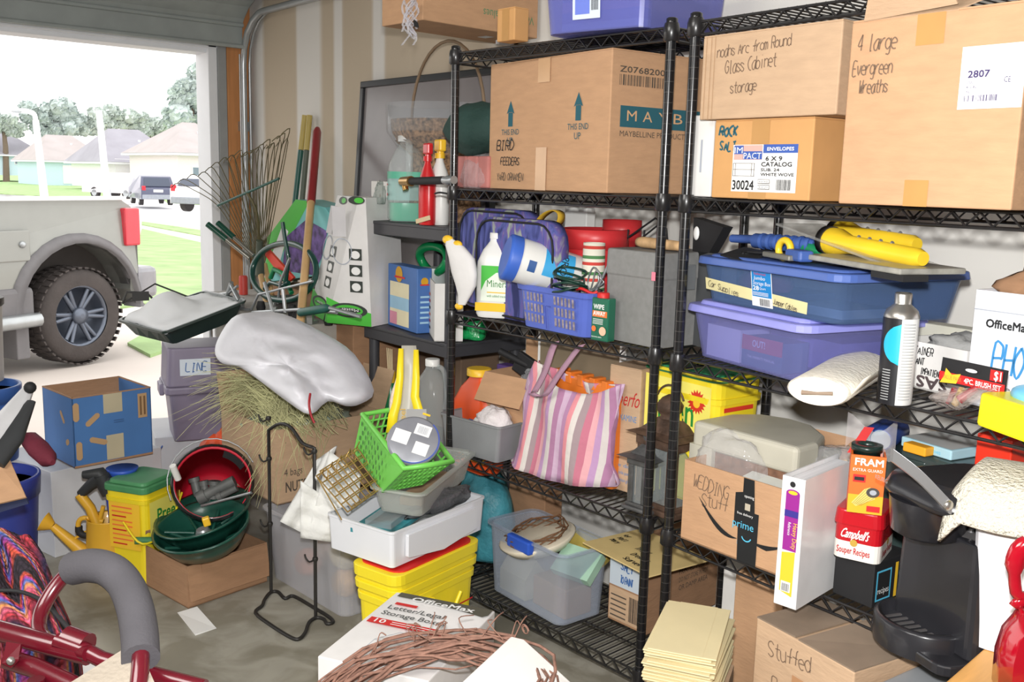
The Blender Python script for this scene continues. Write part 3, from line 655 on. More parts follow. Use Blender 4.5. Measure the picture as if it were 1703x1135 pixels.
t=thing('shelf_bracket','white wall bracket carrying the high carton','bracket',(Ft[0].x+.05,WY-.002,Ft[0].z)); g=G(); g.box((0,-.02,-.10),(.02,0,0)); g.box((0,-.09,-.015),(.02,0,-.0005)); g.build('bracket_arm',VIN,t)
F=fit((855,66),L=(826,70),R=(879,66),T=(855,12),z=Z1+E1); 
t=closed_box('small_carton','little taped brown box on the top rack beside the violet tub','box',F,mat('orange_cardboard',S(204,154,98),.8,var=.05)); FR(F,F[2]*.3,0).rect(0,0,F[2]*.4,F[4],TAPE).build('tape',t)
# ornament hanging from the high carton
c=P(682,0,y=1.83); t=thing('hanging_ornament','clear crinkled plastic ornament dangling from the high carton','ornament',c); rnd=random.Random(3); g=G()
for k in range(9):
    a=rnd.uniform(-.02,.02); L=rnd.uniform(.08,.15); g.grid(lambda u,v,a=a,L=L,k=k:(a+.018*math.sin(7*v+k)+.012*(u-.5),.012*math.cos(6*v+k),-.0-L*v),3,9)
g.build('film_strips',clear('crystal_film',(.9,.9,.95),.5,.05),t,solid=.0008); poly_sheet([(.02,0,-.06),(.045,0,-.075),(.05,0,-.09),(.025,0,-.085)],'dark_tab',INK,t)
# ---- second shelf
F=fit((1009,324),L=(812,312),R=(1148,322),T=(1012,82),y=1.862,yaw=-5); F[0].z=Z2+E1; F=(F[0],F[1],F[2],.34,zat(1012,82,P(1009,324,y=1.862))-Z2)
t=closed_box('cosmetics_carton','big brown carton with two teal arrows on the middle of the second shelf','box',F,CARD)
TEAL=pl('teal_print',38,92,104,.8,var=0); w,h=F[2],F[4]
dc=FR(F)
for fx,fy in ((.20,.50),(.77,.52)):
    x=w*fx; y=h*fy; s=h*.20; dc.rect(x-s*.16,y,s*.32,s*.55,TEAL); dc.poly([(x-s*.27,y+s*.5),(x,y+s*1.02),(x+s*.27,y+s*.5),(x+s*.13,y+s*.56),(x-s*.13,y+s*.56)],TEAL)
    dc.text('THIS END',x,y-h*.065,h*.045,TEAL,width=w*.16,align='c'); dc.text('UP',x,y-h*.135,h*.05,TEAL,width=w*.05,align='c')
dc.hand('BIRD',w*.08,h*.315,h*.075,INK,.0035,wx=1.0,jit=.16); dc.hand('FEEDERS',w*.12,h*.195,h*.058,INK,.0028,sp=1.25,wx=.8,jit=.12); dc.hand('YARD ORNAMEN',w*.09,h*.07,h*.058,PEN,.0022,sp=1.25,wx=.66,jit=.1)
dc.rect(w*.44,h*.82,w*.10,h*.18,TAPEC); dc.rect(w*.44,0,w*.09,h*.33,TAPEC); dc.build('printing',t)
dc=RT(F); d=F[3]; dc.text('Z0768200',d*.08,h*.85,h*.042,PEN,width=d*.47,bold=.0006); dc.bars(d*.08,h*.76,d*.46,h*.075,PEN,4); dc.rect(d*.10,h*.47,d*.88,h*.15,TEAL); [dc.text(ch,d*(.17+.165*i),h*.515,h*.075,mat('card_print',S(206,164,122),.8,var=0),width=d*.10) for i,ch in enumerate('MAYB')]; dc.text('MAYBELLINE PRODUCTS CO.',d*.10,h*.405,h*.04,PEN,width=d*.86); dc.build('side_printing',t)
F=fit((812,306),L=(757,303),R=(812,306),T=(812,252),y=1.90,yaw=0,d=.14); F[0].z=Z2+E1
t=root('brick_pack','plastic wrapped pink block pack on the left end of the second shelf','package',F)
for k in range(3): G().box((F[2]*k/3+.002,0,0),(F[2]*(k+1)/3-.002,F[3],F[4])).build('brick',pl('pink_brick',186,118,112,.7,var=.12),t,bevel=.006)
crumple('wrap','','',(F[2]/2,F[3]/2,-.005),0,F[2]*.62,F[3]*.62,F[4]*.72,FILM,3,.1,parent=t)
c=P(795,214,y=2.02); t=thing('cushion_bag','dark green stuffed bag wedged behind the arrow carton','bag',(c.x,c.y,c.z),.2)
crumple('pouch','','',(0,0,0),0,.12,.08,.085,mat('dark_green_fabric',S(38,66,60),.8,var=.1,bump=.3),5,.12,parent=t,flatbot=False)
# ---- third shelf
TAP=mat('tapestry_blue',S(74,78,132),.75,var=.0); n_=TAP.node_tree.nodes; l_=TAP.node_tree.links
tc=n_.new('ShaderNodeTexCoord'); mp=n_.new('ShaderNodeMapping'); mp.inputs['Scale'].default_value=(1,1,.35); mp.inputs['Rotation'].default_value=(0,.5,0); l_.new(tc.outputs['Object'],mp.inputs[0]); q=n_.new('ShaderNodeTexNoise'); q.inputs['Scale'].default_value=26; q.inputs['Distortion'].default_value=1.2; l_.new(mp.outputs[0],q.inputs[0]); r=n_.new('ShaderNodeValToRGB'); cr=r.color_ramp; cr.elements[0].position=.35; cr.elements[0].color=(*S(38,44,96),1); cr.elements[1].position=.5; cr.elements[1].color=(*S(84,92,160),1); e=cr.elements.new(.6); e.color=(*S(104,84,150),1); e=cr.elements.new(.68); e.color=(*S(150,160,150),1); l_.new(q.outputs[0],r.inputs[0]); l_.new(r.outputs[0],n_['Principled BSDF'].inputs['Base Color'])
for k,(px,pt,yy,lab) in enumerate(((760,345,1.98,'rear of two blue and violet patterned cases at the left end of the third shelf'),(788,360,1.90,'front blue and violet patterned case, behind the white jug'))):
    c=P(px,500,y=yy); ht=zat(px+10,pt,c)-Z3; t=thing('soft_case',lab,'case',(c.x,yy,Z3+E1),R_(-3),'patterned soft cases')
    W=.40; g=G(); 
    ring=lambda y,i:[(x+W/2,y,z+ht/2) for x,z in rrect(W-i,ht-i,.07)]
    g.loft([ring(0,.03),ring(.006,0),ring(.05,0),ring(.056,.03)],smooth=True); g.build('cover',TAP,t); G().tube([Vector(p) for p in ring(-.001,.02)],.0035,6,closed=True).build('piping',INK,t)
c=P(745,395,y=1.80); A=Vector(c)
def px_local(A,yaw,pts,dy=0): 
    out=[]
    for p in pts: u,z=along(A,yaw,*p); out.append((u,dy,z-A.z))
    return out
# white cone bag with yellow ends
t=thing('cloth_pouch','limp white pouch with yellow ends hanging by the left post of the third shelf','pouch',(P(770,500,y=1.80).x,1.80,Z3+E1),.1)
pts=[(750,398,8),(758,410,22),(768,430,30),(772,455,30),(774,475,24),(772,492,15),(768,508,9)]
rings=[]
for px,py,hw in pts:
    q=P(px,py,y=1.80); rr=hw/560*1.0; rings.append([(q.x-t.location.x+rr*math.cos(a),rr*.45*math.sin(a)*(1+.2*math.cos(3*a)),q.z-Z3) for a in [2*PI*i/16 for i in range(16)]])
G().loft(rings).build('cloth',mat('white_cloth',S(226,224,222),.9,var=.04,bump=.3,bs=18),t)
YEL=pl('yellow_plastic',246,196,50,.4)
for px,py,r in ((748,400,.016),(762,408,.014),(764,511,.012)): q=P(px,py,y=1.80); G().ball((q.x-t.location.x,0,q.z-Z3),r,12,1.4,.8,.9).build('yellow_end',YEL,t)
WPL=pl('white_plastic',232,232,228,.35,var=.02)
c,r,h=stand(825,531,74,387,z=Z3+E1); t=jug('gallon_jug','white jug of mineral feed with a green label, left of the blue basket',c,R_(35),r*1.75,r*1.5,h,WPL,WPL)
w=r*1.75; dq=r*.75; dc=Decal((-w*.30,-dq-.0005,h*.20)); GL_=pl('lime_label',76,190,70,.5,var=0); 
dc.rect(0,0,w*.75,h*.42,pl('cream_label',232,240,225,.5,var=0)); dc.poly([(0,h*.42),(0,h*.12),(w*.12,h*.24),(w*.4,h*.34),(w*.75,h*.36),(w*.75,h*.42)],GL_); dc.text('Mineral',w*.16,h*.17,h*.085,pl('green_ink',60,130,60,.6,var=0),width=w*.6); dc.rect(w*.16,h*.10,w*.5,h*.012,YEL); dc.text('with added trace',w*.16,h*.05,h*.03,pl('green_ink',0,0,0),width=w*.5); dc.build('label',t)
dc=Decal((-w*.45,-dq-.001,h*.08)); dc.rect(0,0,w*.9,h*.10,YEL); dc.build('yellow_band',t)
# blue basket
F=fit((974,562),L=(868,540),R=(998,556),T=(988,490),z=Z3+E1); F=(F[0],F[1],F[2],.20,F[4])
BL=pl('basket_blue',88,108,196,.4)
t=root('caddy_basket','blue plastic slotted basket on the edge of the third shelf','basket',F); w,d,h=F[2:]
g=G(); k=1.12
g.loft([[(x+w/2,y+d/2,0) for x,y in rrect(w,d,.03)],[(x+w/2,y+d/2,h) for x,y in rrect(w*k,d*k,.035)]],cap=(1,0),smooth=False); g.build('shell',BL,t,solid=.003)
g=G(); g.loft([[(x+w/2,y+d/2,z) for x,y in rrect(w*k+o,d*k+o,.035)] for z,o in ((h-.012,.0),(h-.012,.014),(h+.003,.018),(h+.003,-.006),(h-.012,.0))],cap=(0,0),smooth=False); g.build('rim',BL,t)
DK=pl('slot_dark',150,140,150,.8,var=.3,vs=80); dc=Decal((0,-.0,0),(1,0,0),(0,-.06*d/h if 0 else -d*(k-1)/2/h,1))
for sx in (.06,.56):
    for i in range(6):
        for j in range(3): dc.rect(w*(sx+.058*i),h*(.14+.26*j),w*.034,h*.20,DK)
dc.rect(w*.44,h*.05,w*.015,h*.55,pl('basket_blue_dark',60,74,165,.4)); dc.rect(w*.455,h*.60,w*.08,h*.015,pl('basket_blue_dark',0,0,0)); dc.build('slots',t)
G().ball((w*.35,d*.5,h*.45),.07,12,1.4,1,.7).build('odds_and_ends',pl('mixed_contents',165,130,120,.8,var=.35,vs=40),t)
BK0=F
# tub lying on the basket
a=P(842,427,y=1.80); b=P(962,462,y=1.99); ax=(b-a); L=ax.length; t=thing('supplement_tub','white tub with blue screw lid lying across the blue basket','tub',a); q=ax.to_track_quat('Z','Y'); t.rotation_euler=q.to_euler()
r=.0655; roll=0
G().lathe([(r*.98,.03),(r,.04),(r*.97,L*.95),(r*.9,L)],32).build('body',WPL,t); g=G(); g.lathe([(r*.9,-.004),(r*1.02,0),(r*1.04,.006),(r*1.04,.032)],40)
for i in range(40): aa=2*PI*i/40; g.box((0,0,0),(0,0,0)) if 0 else None
g.build('lid',pl('lid_blue',60,104,200,.45),t)
qi=q.inverted(); up=qi@Vector((0,0,1)); cam_d=qi@((CAM_V:=Vector((0,0,CAMZ)))-a)
def wrap(tn,prims,m,rad,name,off=.0008):
    "bend a small patch around the tub: prims = (angle0,angle1,z0,z1)"
    g=G()
    for a0,a1,z0,z1 in prims:
        g.grid(lambda u,v:((rad+off)*math.cos(a0+(a1-a0)*u),(rad+off)*math.sin(a0+(a1-a0)*u),z0+(z1-z0)*v),12,3)
    return g.build(name,m,tn)
ac=math.atan2(cam_d.y,cam_d.x); 
wrap(t,[(ac-1.0,ac+.35,.10,.19)],pl('sky_label',60,165,220,.5,var=0),r*.99,'label')
def wrap_text(tn,s,size,m,rad,ang,z,name,along_axis=False,bold=0):
    vs,fs,x0,x1=text_mesh(s); k=size/.7; g=G(); out=[]
    for vx_,vy_,_ in vs:
        if along_axis: A_=ang+(vy_*k)/rad; Z=z+(vx_-x0)*k
        else: A_=ang+((vx_-x0)*k)/rad; Z=z+vy_*k
        out.append((rad*math.cos(A_),rad*math.sin(A_),Z))
    g.add(out,fs); return g.build(name,m,tn)
wrap_text(t,'PRO-GLY',.022,INK,r*1.012,ac-.75,.148,'lettering'); wrap_text(t,'SALTS',.011,INK,r*1.012,ac+.05,.172,'lettering')
wrap(t,[(ac-.15,ac+.35,.055,.078)],pl('navy_label',50,90,150,.5,var=0),r*1.0,'badge')
# wipe away tin
F=fit((1010,570),L=(982,565),R=(1022,569),T=(1010,498),z=Z3+E1); F=(F[0],F[1],F[2],F[3],F[4])
t=closed_box('cleaner_tin','green and orange stain wipe tin at the shelf edge before the grey case','tin',F,pl('tin_green',34,104,80,.3),seam=False); w,h=F[2],F[4]
ORG=pl('orange_print',240,120,60,.5,var=0); dc=FR(F); dc.rect(w*.08,h*.60,w*.84,h*.34,WHT) if 0 else None
dc.text('WIPE',w*.12,h*.74,h*.11,WHT,width=w*.62,bold=.0008); dc.rect(w*.08,h*.56,w*.85,h*.14,ORG); dc.text('AWAY',w*.12,h*.59,h*.10,WHT,width=w*.7,bold=.0008)
for k in range(4): dc.rect(w*.12,h*(.50-.035*k),w*.6,h*.012,WHT)
dc.disc(w*.2,h*.28,w*.13,ORG); dc.disc(w*.72,h*.24,w*.2,pl('peach_print',245,190,160,.5,var=0)); dc.text('removes stains',w*.08,h*.08,h*.04,WHT,width=w*.6); dc.build('label',t)
G().lathe([(w*.28,h),(w*.28,h+.012),(w*.24,h+.014)],16,(w*.45,F[3]/2,0)).build('cap',RED,t)
# grey case
F=fit((1093,582),L=(1000,562),R=(1172,575),T=(1098,418),z=Z3+E1); F=(F[0],F[1],F[2],.22,zat(1098,420,P(1093,582,z=Z3))-Z3)
GRY=mat('speckled_grey_plastic',S(132,132,130),.6,var=.06,vs=60); t=root('file_case','grey speckled lidded carry case at the right end of the third shelf','case',F); w,d,h=F[2:]
G().fr(w-.012,d-.012,w-.006,d-.006,0,h*.74,w/2,d/2,.012).build('body',GRY,t,bevel=.002); G().fr(w,d,w-.004,d-.004,h*.70,h*.985,w/2,d/2,.014).build('lid',GRY,t,bevel=.006)
G().box((w-.002,d*.4,h*.60),(w+.008,d*.55,h*.86)).build('latch',GAL,t,bevel=.002)
GC=F
c=Vector(F[0])+Vector((w*.72,d*.25,h*1.0+.02)); t=thing('wooden_tool','turned wooden tool handle lying on the grey case','tool',(c.x,c.y,Z3+E1+h+.014),R_(-8)); g=G().mx(Matrix.Rotation(PI/2,4,'Y')); g.lathe([(.004,-.10),(.012,-.098),(.015,-.08),(.014,0),(.012,.09),(.006,.10)],14); g.build('grip',mat('worn_wood',S(196,160,116),.6,var=.15,vs=40),t)
# red planter + things behind
c=P(985,520,y=2.08); h=zat(980,382,c)-Z3; r=55/1703*2.7*1.02
t=thing('planter_pot','red plastic planter pot with a thick rim at the back of the third shelf','pot',(c.x,c.y,Z3+E1)); rr=P(1012,400,y=2.05).x-P(935,400,y=2.05).x; r=rr*.52
RP=pl('pot_red',205,52,56,.4); G().lathe([(r*.7,0),(r*.88,h*.8),(r*.9,h*.8),(r*.98,h*.8),(r,h),(r*.95,h+.002),(r*.9,h*.8),(r*.68,.005)],32,cap=(1,1)).build('body',RP,t)
c=P(1028,520,y=2.2); h2=zat(1020,366,c)-Z3; t=thing('planter_pot','second red pot, peeping out to the right behind the front planter','pot',(c.x+.02,2.18,Z3+E1)); r2=.06
G().lathe([(r2*.7,0),(r2*.9,h2*.8),(r2,h2*.8),(r2,h2),(r2*.93,h2),(r2*.85,h2*.8),(r2*.6,.005)],28).build('body',RP,t)
F=fit((972,450),L=(936,448),R=(990,448),T=(972,347),y=2.19,yaw=0,d=.04); F[0].z=Z3+E1; F=(*F[:4],zat(972,347,P(972,450,y=2.19))-Z3); t=closed_box('white_carton','upright white carton behind the red planter','box',F,WPL,seam=False); FR(F,F[2]*.3,F[4]*.55).rect(0,0,F[2]*.6,F[4]*.12,pl('label_magenta',150,70,90,.5)).build('label',t)
# yellow strap loop
c=P(905,440,y=1.99); t=thing('webbing_strap','mustard yellow strap looped upright behind the white tub','strap',(c.x,1.99,Z3+E1)); A=Vector((c.x,1.99,Z3+E1))
lp=px_local(A,0,[(893,455),(889,430),(890,395),(893,375),(905,358),(922,350),(933,356),(931,370),(918,378),(903,376),(893,382)]); g=G(); sp=smooth_path(lp,4)
g.add([q+Vector((0,s,0)) for q in sp for s in (-.014,.014)],[(2*i,2*i+1,2*i+3,2*i+2) for i in range(len(sp)-1)],True); g.tube([(lp[0][0],0,0),lp[0]],.008,6); g.build('webbing',mat('mustard_webbing',S(204,164,44),.8,var=.08,bump=.2),t,solid=.003)
c=P(920,430,y=1.97); o=crumple('crumpled_bag','crumpled white and red plastic bag between the tub and the red pot','bag',(c.x,1.97,Z3+E1),0,.055,.03,.13,mat('white_film',S(236,236,240),.25,var=.03,bump=.5,bs=25),7,.3); MATS['white_film']
c=P(985,440,y=1.93); t=thing('floral_mug','small floral printed mug in front of the red pot','mug',(P(984,520,y=1.95).x,1.95,Z3+E1)); hh=zat(984,405,Vector((0,0,0))+Vector(P(984,520,y=1.95)))-Z3; G().lathe([(.028,0),(.034,hh*.5),(.031,hh),(.028,hh),(.026,.01)],20).build('body',stripes('floral_print',[S(226,222,205),S(200,70,60),S(226,222,205),S(80,130,80),S(226,222,205)],22,2,bump=0),t)
c=P(985,500,y=1.90); t=thing('tool_bundle','black handled tools standing in the basket corner','tools',(c.x,1.90,Z3+E1)); g=G()
for k,(dx,dz,r) in enumerate(((-.01,.12,.012),(.01,.13,.01),(.0,.115,.014))): g.tube([(dx,0,0),(dx+.005,0.01*k,dz)],r,8)
g.build('handles',INK,t); g=G()
for k in range(4): g.tube(smooth_path([(-.01,0,.12),(-.02+.02*k,0,.15),(.0+.01*k,0,.19-.01*k),(.03,0,.17)],4),.0025,5)
g.tube([(.01,.0,.12),(.055,.02,.23)],.004,6); g.tube([(.05,.02,.20),(.055,.02,.235)],.007,6); g.build('wire_ends',GAL,t)
c=P(945,480,y=1.86); t=thing('cable_coil','dark green cable coiled on the blue basket contents','cable',(c.x,1.865,Z3+.075)); g=G(); rnd=random.Random(4)
for k in range(5): g.tube([(.05*math.cos(a)*(1+.15*k/5)+.008*math.sin(3*a+k),.035*math.sin(a),.05+.012*k+.012*math.cos(a+k)) for a in [2*PI*i/20 for i in range(20)]],.0035,6,closed=True)
g.build('cord',pl('cord_green',24,60,48,.35,var=0),t); g=G(); g.tube(smooth_path([(.03,0,.055),(.06,-.01,.06),(.09,0,.05),(.10,.01,.055)],4),.0045,6); g.build('red_wire',RED,t)
# bent wire hooks
t=thing('wire_hanger','bent black wire plant hooks leaning at the back over the grey case','hooks',(P(1050,400,y=2.12).x,2.12,Z3+E1)); A=Vector(t.location); g=G()
for pp in ([(1035,402),(1090,363),(1103,372),(1108,420)],[(1060,402),(1095,374),(1108,380),(1112,420)],[(1041,408),(1045,382)],[(1070,400),(1072,383)],[(1097,400),(1098,386)]):
    g.tube(px_local(A,0,pp),.003,6)
g.tube([(-.03,0,0),px_local(A,0,[(1036,402)])[0]],.003,6); g.build('wire',INK,t)
# pink tag on the post
t=thing('price_tag','tiny pink sticker on the right front post of the left rack','sticker',(R1[0][0]+R1[2]*math.cos(R1[1])-.011,R1[0][1]+R1[2]*math.sin(R1[1])-.0165,zat(1114,469,Vector((-1.645,1.87,0))))); G().box((0,-.0006,0),(.013,0,.022)).build('paper',pl('pink_paper',240,130,150,.6),t)
# ---- fourth shelf
F=fit((826,771),L=(739,745),R=(868,753),T=(830,712),z=Z4+E1); F=(F[0],F[1],F[2],F[3]*1.0,F[4])
GT=pl('trough_grey',140,142,144,.6); t=tote('planter_trough','grey plastic trough full of odds, left end of the fourth shelf','trough',F,GT,taper=.90,r=.012,rim=.004)
w,d,h=F[2:]; t2=thing('disc_package','blue and white round package in the grey trough','package',t.matrix_world@Vector((0,0,0))); bpy.context.view_layer.update(); MT=t.matrix_world.copy()
def put(t,M,loc,yaw=0): p=M@Vector(loc); t.location=p; t.rotation_euler=(0,0,yaw)
put(t2,MT,(w*.35,d*.55,h*.55)); G().lathe([(.065,0),(.065,.012),(.06,.016)],28).build('disc',pl('disc_blue',60,90,160,.4,var=.3,vs=20),t2).rotation_euler=(R_(35),0,0)
g=G(); g.tube(arc((.05,-.02,.02),.032,0,180,10),.012,8); g.build('white_handle',WPL,t2)
o=crumple('towel_bundle','white pink-flecked towels heaped in the grey trough','towels',(0,0,0),F[1],w*.30,d*.40,.055,mat('towel_white',S(232,224,224),.95,var=.08,bump=.6,bs=60),6,.18); p=MT@Vector((w*.72,d*.5,h*.62)); o.location=p
G().box((.012,.012,0),(w-.012,d-.012,h*.6)).build('filler',pl('inner_stuff',170,165,160,.8,var=.3,vs=30),t)
# striped tote bag, built as an inflated cloth form
TB=stripes('bag_stripes',[S(176,126,160),S(206,176,200),S(186,140,176),S(232,150,158),S(222,214,208),S(166,146,150),S(200,120,140),S(228,170,176),S(190,150,190),S(212,204,200)],5.2,0)
A=P(940,805,z=Z4+E1); A=Vector((P(935,790,z=Z4+E1).x,P(935,790,z=Z4+E1).y,Z4+E1)); yw=R_(2)
t=thing('tote_bag','pink and lilac striped cloth tote bag standing on the fourth shelf','bag',A,yw)
L_=px_local(A,yw,[(852,778),(866,740),(872,700),(868,660),(878,630),(893,600)]); R__=px_local(A,yw,[(1028,808),(1020,770),(1022,720),(1028,690),(1030,665),(1034,640)])
zb=[0,.055,.12,.17,.22,.27]
def bagpt(u,v,side):
    k=v*(len(L_)-1); i=min(int(k),len(L_)-2); f=k-i
    l=Vector(L_[i]).lerp(Vector(L_[i+1]),f); r=Vector(R__[i]).lerp(Vector(R__[i+1]),f); p=l.lerp(r,u)
    p.z-=.06*math.sin(PI*u)*v*v*(1 if side<0 else .4); bul=(.065*(1-v)+.012)*math.sin(PI*u)**.55
    y=side*bul+side*.010*math.sin(9*u+5*v)+.006*math.sin(23*u+3*v)
    return (p.x,y,max(0,p.z))
g=G(); g.grid(lambda u,v:bagpt(u,v,-1),28,16); g.grid(lambda u,v:bagpt(u,v,1),28,16); g.add([bagpt(i/15,0,-1) for i in range(16)]+[bagpt(i/15,0,1) for i in range(16)],[(i,i+1,17+i,16+i) for i in range(15)]); g.build('bag_cloth',TB,t,solid=.003)
H_=px_local(A,yw,[(908,650),(925,618),(938,580),(945,566)]); H2=px_local(A,yw,[(910,650),(930,655),(955,620),(985,580),(995,570)])
LIL=mat('lilac_webbing',S(178,140,160),.9,var=.08,bump=.2)
for hp,y0 in ((H_,-.03),(H2,-.045)):
    sp=smooth_path([(p[0],y0-.02,p[2]) for p in hp],4); g=G(); g.add([q+Vector((s,0,s*.3)) for q in sp for s in (-.014,.014)],[(2*i,2*i+1,2*i+3,2*i+2) for i in range(len(sp)-1)],True); g.build('handle',LIL,t,solid=.004)
# orange item in the bag, board behind, cartons
c=P(960,660,y=1.97); t=thing('orange_case','orange plastic moulded case showing over the top of the striped bag','case',(P(912,640,y=1.99).x,1.99,Z4+E1),R_(-4)); Wd=P(1010,650,y=1.96).x-P(905,622,y=1.99).x; hh=zat(950,628,Vector((c.x,1.97,0)))-Z4; G().box((0,0,0),(Wd,.04,hh)).build('body',pl('orange_plastic',226,122,44,.4),t,bevel=.012); g=G(); 
for k in range(5): g.box((Wd*(.1+.18*k),-.004,hh-.03),(Wd*(.18+.18*k),.044,hh+.006))
g.build('ribs',MATS['orange_plastic'],t,bevel=.003)
A=P(895,700,y=2.06); A.z=Z4+E1; t=thing('canvas_board','big olive-brown board with white edges standing behind the striped bag','board',A,R_(-2)); Wd=P(1032,700,y=2.06).x-A.x; G().box((0,0,0),(Wd,.012,.44)).build('panel',pl('board_olive',128,114,92,.8),t); g=G(); g.box((-.008,-.003,0),(0,.016,.445)); g.box((Wd,-.003,0),(Wd+.008,.016,.445)); g.build('edge_trim',WHT,t); Decal((Wd*.63,-.001,.235)).rect(0,0,.035,.035,WHT).rect(.006,.008,.022,.012,pl('label_grey',170,175,185,.6)).build('sticker',t)
F=fit((880,700),L=(806,688),R=(900,690),T=(880,615),y=1.98,yaw=8,d=.2); F[0].z=Z4+E1; F=(*F[:4],.26); t=open_box('open_carton','open brown carton with a black dustpan in it, beside the canvas board','box',F,CARD,flaps=((0,.10,150),(2,.10,0)))
q=Decal((0,0,0)); FR(F,F[2]*.2,F[4]*.35).rect(0,0,.03,.03,WHT).rect(.03,0,.012,.03,pl('magenta_print',210,80,170,.5,var=0)).build('sticker',t)
bpy.context.view_layer.update(); M_=t.matrix_world.copy()
t=thing('dustpan','black dustpan and brush poking out of the open carton','dustpan',M_@Vector((F[2]*.5,F[3]*.5,.18)),.3); G().box((-.09,-.01,.05),(.08,.01,.12)).build('pan',INK,t,bevel=.004).rotation_euler=(0,R_(25),0); G().tube([(-.10,-.02,.14),(.0,0,.10)],.012,8).build('handle',INK,t); crumple('film','','',(.05,-.03,.05),0,.05,.03,.03,FILM,2,.3,parent=t)
F=fit((1062,700),L=(1024,690),R=(1064,700),T=(1060,613),y=2.0,yaw=5,d=.2); F[0].z=Z4+E1; F=(F[0],F[1],F[2]+.03,.2,zat(1055,612,Vector((F[0].x,2.0,0)))-Z4); F[0].x-=.03; t=closed_box('perforated_carton','tall tan carton with red script to the right of the striped bag','box',F,CARD2); w,h=F[2],F[4]
dc=FR(F); dc.text('perfo',w*.30,h*.70,h*.12,pl('script_red',190,40,40,.6,var=0),width=w*.66,shear=.25); dc.text('EXAMINE',w*.32,h*.58,h*.05,pl('print_blue',90,140,190,.6,var=0),width=w*.6)
for k in range(3): dc.text(('the dog','non sterile powder','examination gloves')[k],w*.2,h*(.20-.06*k),h*.03,pl('print_blue',0,0,0),width=w*.7)
dc.build('printing',t)
F=fit((1060,775),L=(1024,765),R=(1064,770),T=(1060,732),z=Z4+E1,yaw=2,d=.12); F=(*F[:4],.11); t=closed_box('black_case','small black box low between the striped bag and the lantern','box',F,INK,seam=False)
# yellow weed-preventer bucket
YB=pl('bucket_yellow',240,216,40,.4,var=.02); GB=pl('lid_green',44,130,84,.4)
F=fit((1183,800),L=(1063,790),R=(1232,790),T=(1183,645),y=2.0,yaw=-4,d=.16); h=zat(1183,628,P(1183,700,y=2.0))-Z4; F[0].z=Z4+E1; F=(F[0],F[1],F[2],.19,h)
t=preen_bucket('large yellow and green bucket behind the posts between the two racks',F,YB,GB,lf=.955); w,d=F[2:4]
dc=Decal((0,-.0015,0),(1,0,0),(0,-.045*w/h if 0 else 0,1)); dc.rect(w*.04,h*.10,w*.9,h*.82,pl('pale_yellow',246,234,110,.4,var=0)); dc.text('Preen',w*.10,h*.62,h*.19,pl('preen_green',40,140,60,.5,var=0),width=w*.62,bold=.002)
SR=pl('sun_red',214,54,34,.5,var=0); dc.poly([(w*.76+(.125 if i%2 else .09)*w*math.cos(PI*i/18),h*.80+(.125 if i%2 else .09)*w*math.sin(PI*i/18)) for i in range(36)],SR); dc.disc(w*.76,h*.79,w*.045,YEL); dc.build('label',t)
dc=Decal((w+.0015,0,0),(0,1,0),(0,0,1))
for k in range(6): dc.rect(d*.15,h*(.30+.09*k),d*.6,h*.03,SR if k%2 else pl('gold_print',214,160,30,.5))
dc.build('side_label',t); G().tube(smooth_path([(w*.55,-.01,h*.75),(w*.72,-.03,h*.5),(w*.98,-.02,h*.38),(w*1.06,d*.3,h*.42)],5),.006,8).build('bail',YB,t); G().tube([(w*.99,-.012,h*.38),(w*1.08,d*.4,h*.45)],.014,10).build('grip',GB,t)
# lanterns
def lantern(label,Ft,m,gl,hood=True):
    t=root('candle_lantern',label,'lantern',Ft,'metal lanterns'); _,_,w,d,h=Ft
    G().box((-.012,-.012,0),(w+.012,d+.012,h*.05)).build('base',m,t,bevel=.004)
    for x in (0,w-.014):
        for y in (0,d-.014): G().box((x,y,h*.05),(x+.014,y+.014,h*.60)).build('corner_bar',m,t)
    g=G(); g.box((-.004,-.004,h*.56),(w+.004,d+.004,h*.66)); g.box((-.004,-.004,h*.05),(w+.004,d+.004,h*.09)); g.box((.01,-.005,h*.10),(.02,.0,h*.56)); g.box((w-.026,-.005,h*.1),(w-.016,0,h*.56)); g.build('band',m,t,bevel=.002)
    G().box((.012,.004,h*.08),(w-.012,.007,h*.58)).build('pane',gl,t); G().box((w-.008,.012,h*.08),(w-.005,d-.012,h*.58)).build('pane',gl,t)
    g=G(); g.fr(w+.05,d+.05,w*.9,d*.9,h*.66,h*.69,w/2,d/2); g.fr(w*.95,d*.95,w*.38,d*.38,h*.69,h*.80,w/2,d/2); g.build('roof',m,t)
    g=G(); g.lathe([(w*.2,h*.80),(w*.16,h*.82),(w*.24,h*.86),(w*.26,h*.91),(w*.16,h*.97),(w*.04,h)],20,(w/2,d/2,0)); g.build('dome',m,t); G().tube(arc((w/2,d/2,h*.92),w*.36,20,160,12),.003,6).build('bail',m,t)
    return t
PEW=mat('aged_pewter',S(98,98,98),.45,metal=.45,var=.25,vs=25,bump=.25,bs=60); GLS=clear('lantern_glass',(.75,.8,.8),.22,.05)
F=fit((1078,857),L=(1042,845),R=(1135,850),T=(1080,720),z=Z4+E1); F=(F[0],F[1],F[2],F[2]*1.05,F[4]); lantern('pewter candle lantern with a domed top standing behind the rack post',F,PEW,GLS)
F=fit((1150,790),L=(1072,785),R=(1160,785),T=(1150,672),y=1.96,yaw=-3,d=.085); F[0].z=Z4+E1; F=(F[0],F[1],F[2]*.82,.09,zat(1120,660,Vector((F[0].x+.08,1.96,0)))-Z4); F[0].y=1.935; RUST=mat('rusty_metal',S(96,74,60),.7,metal=.3,var=.35,vs=25,bump=.3); lantern('rusty square-roofed lantern behind the pewter one',F,RUST,GLS)
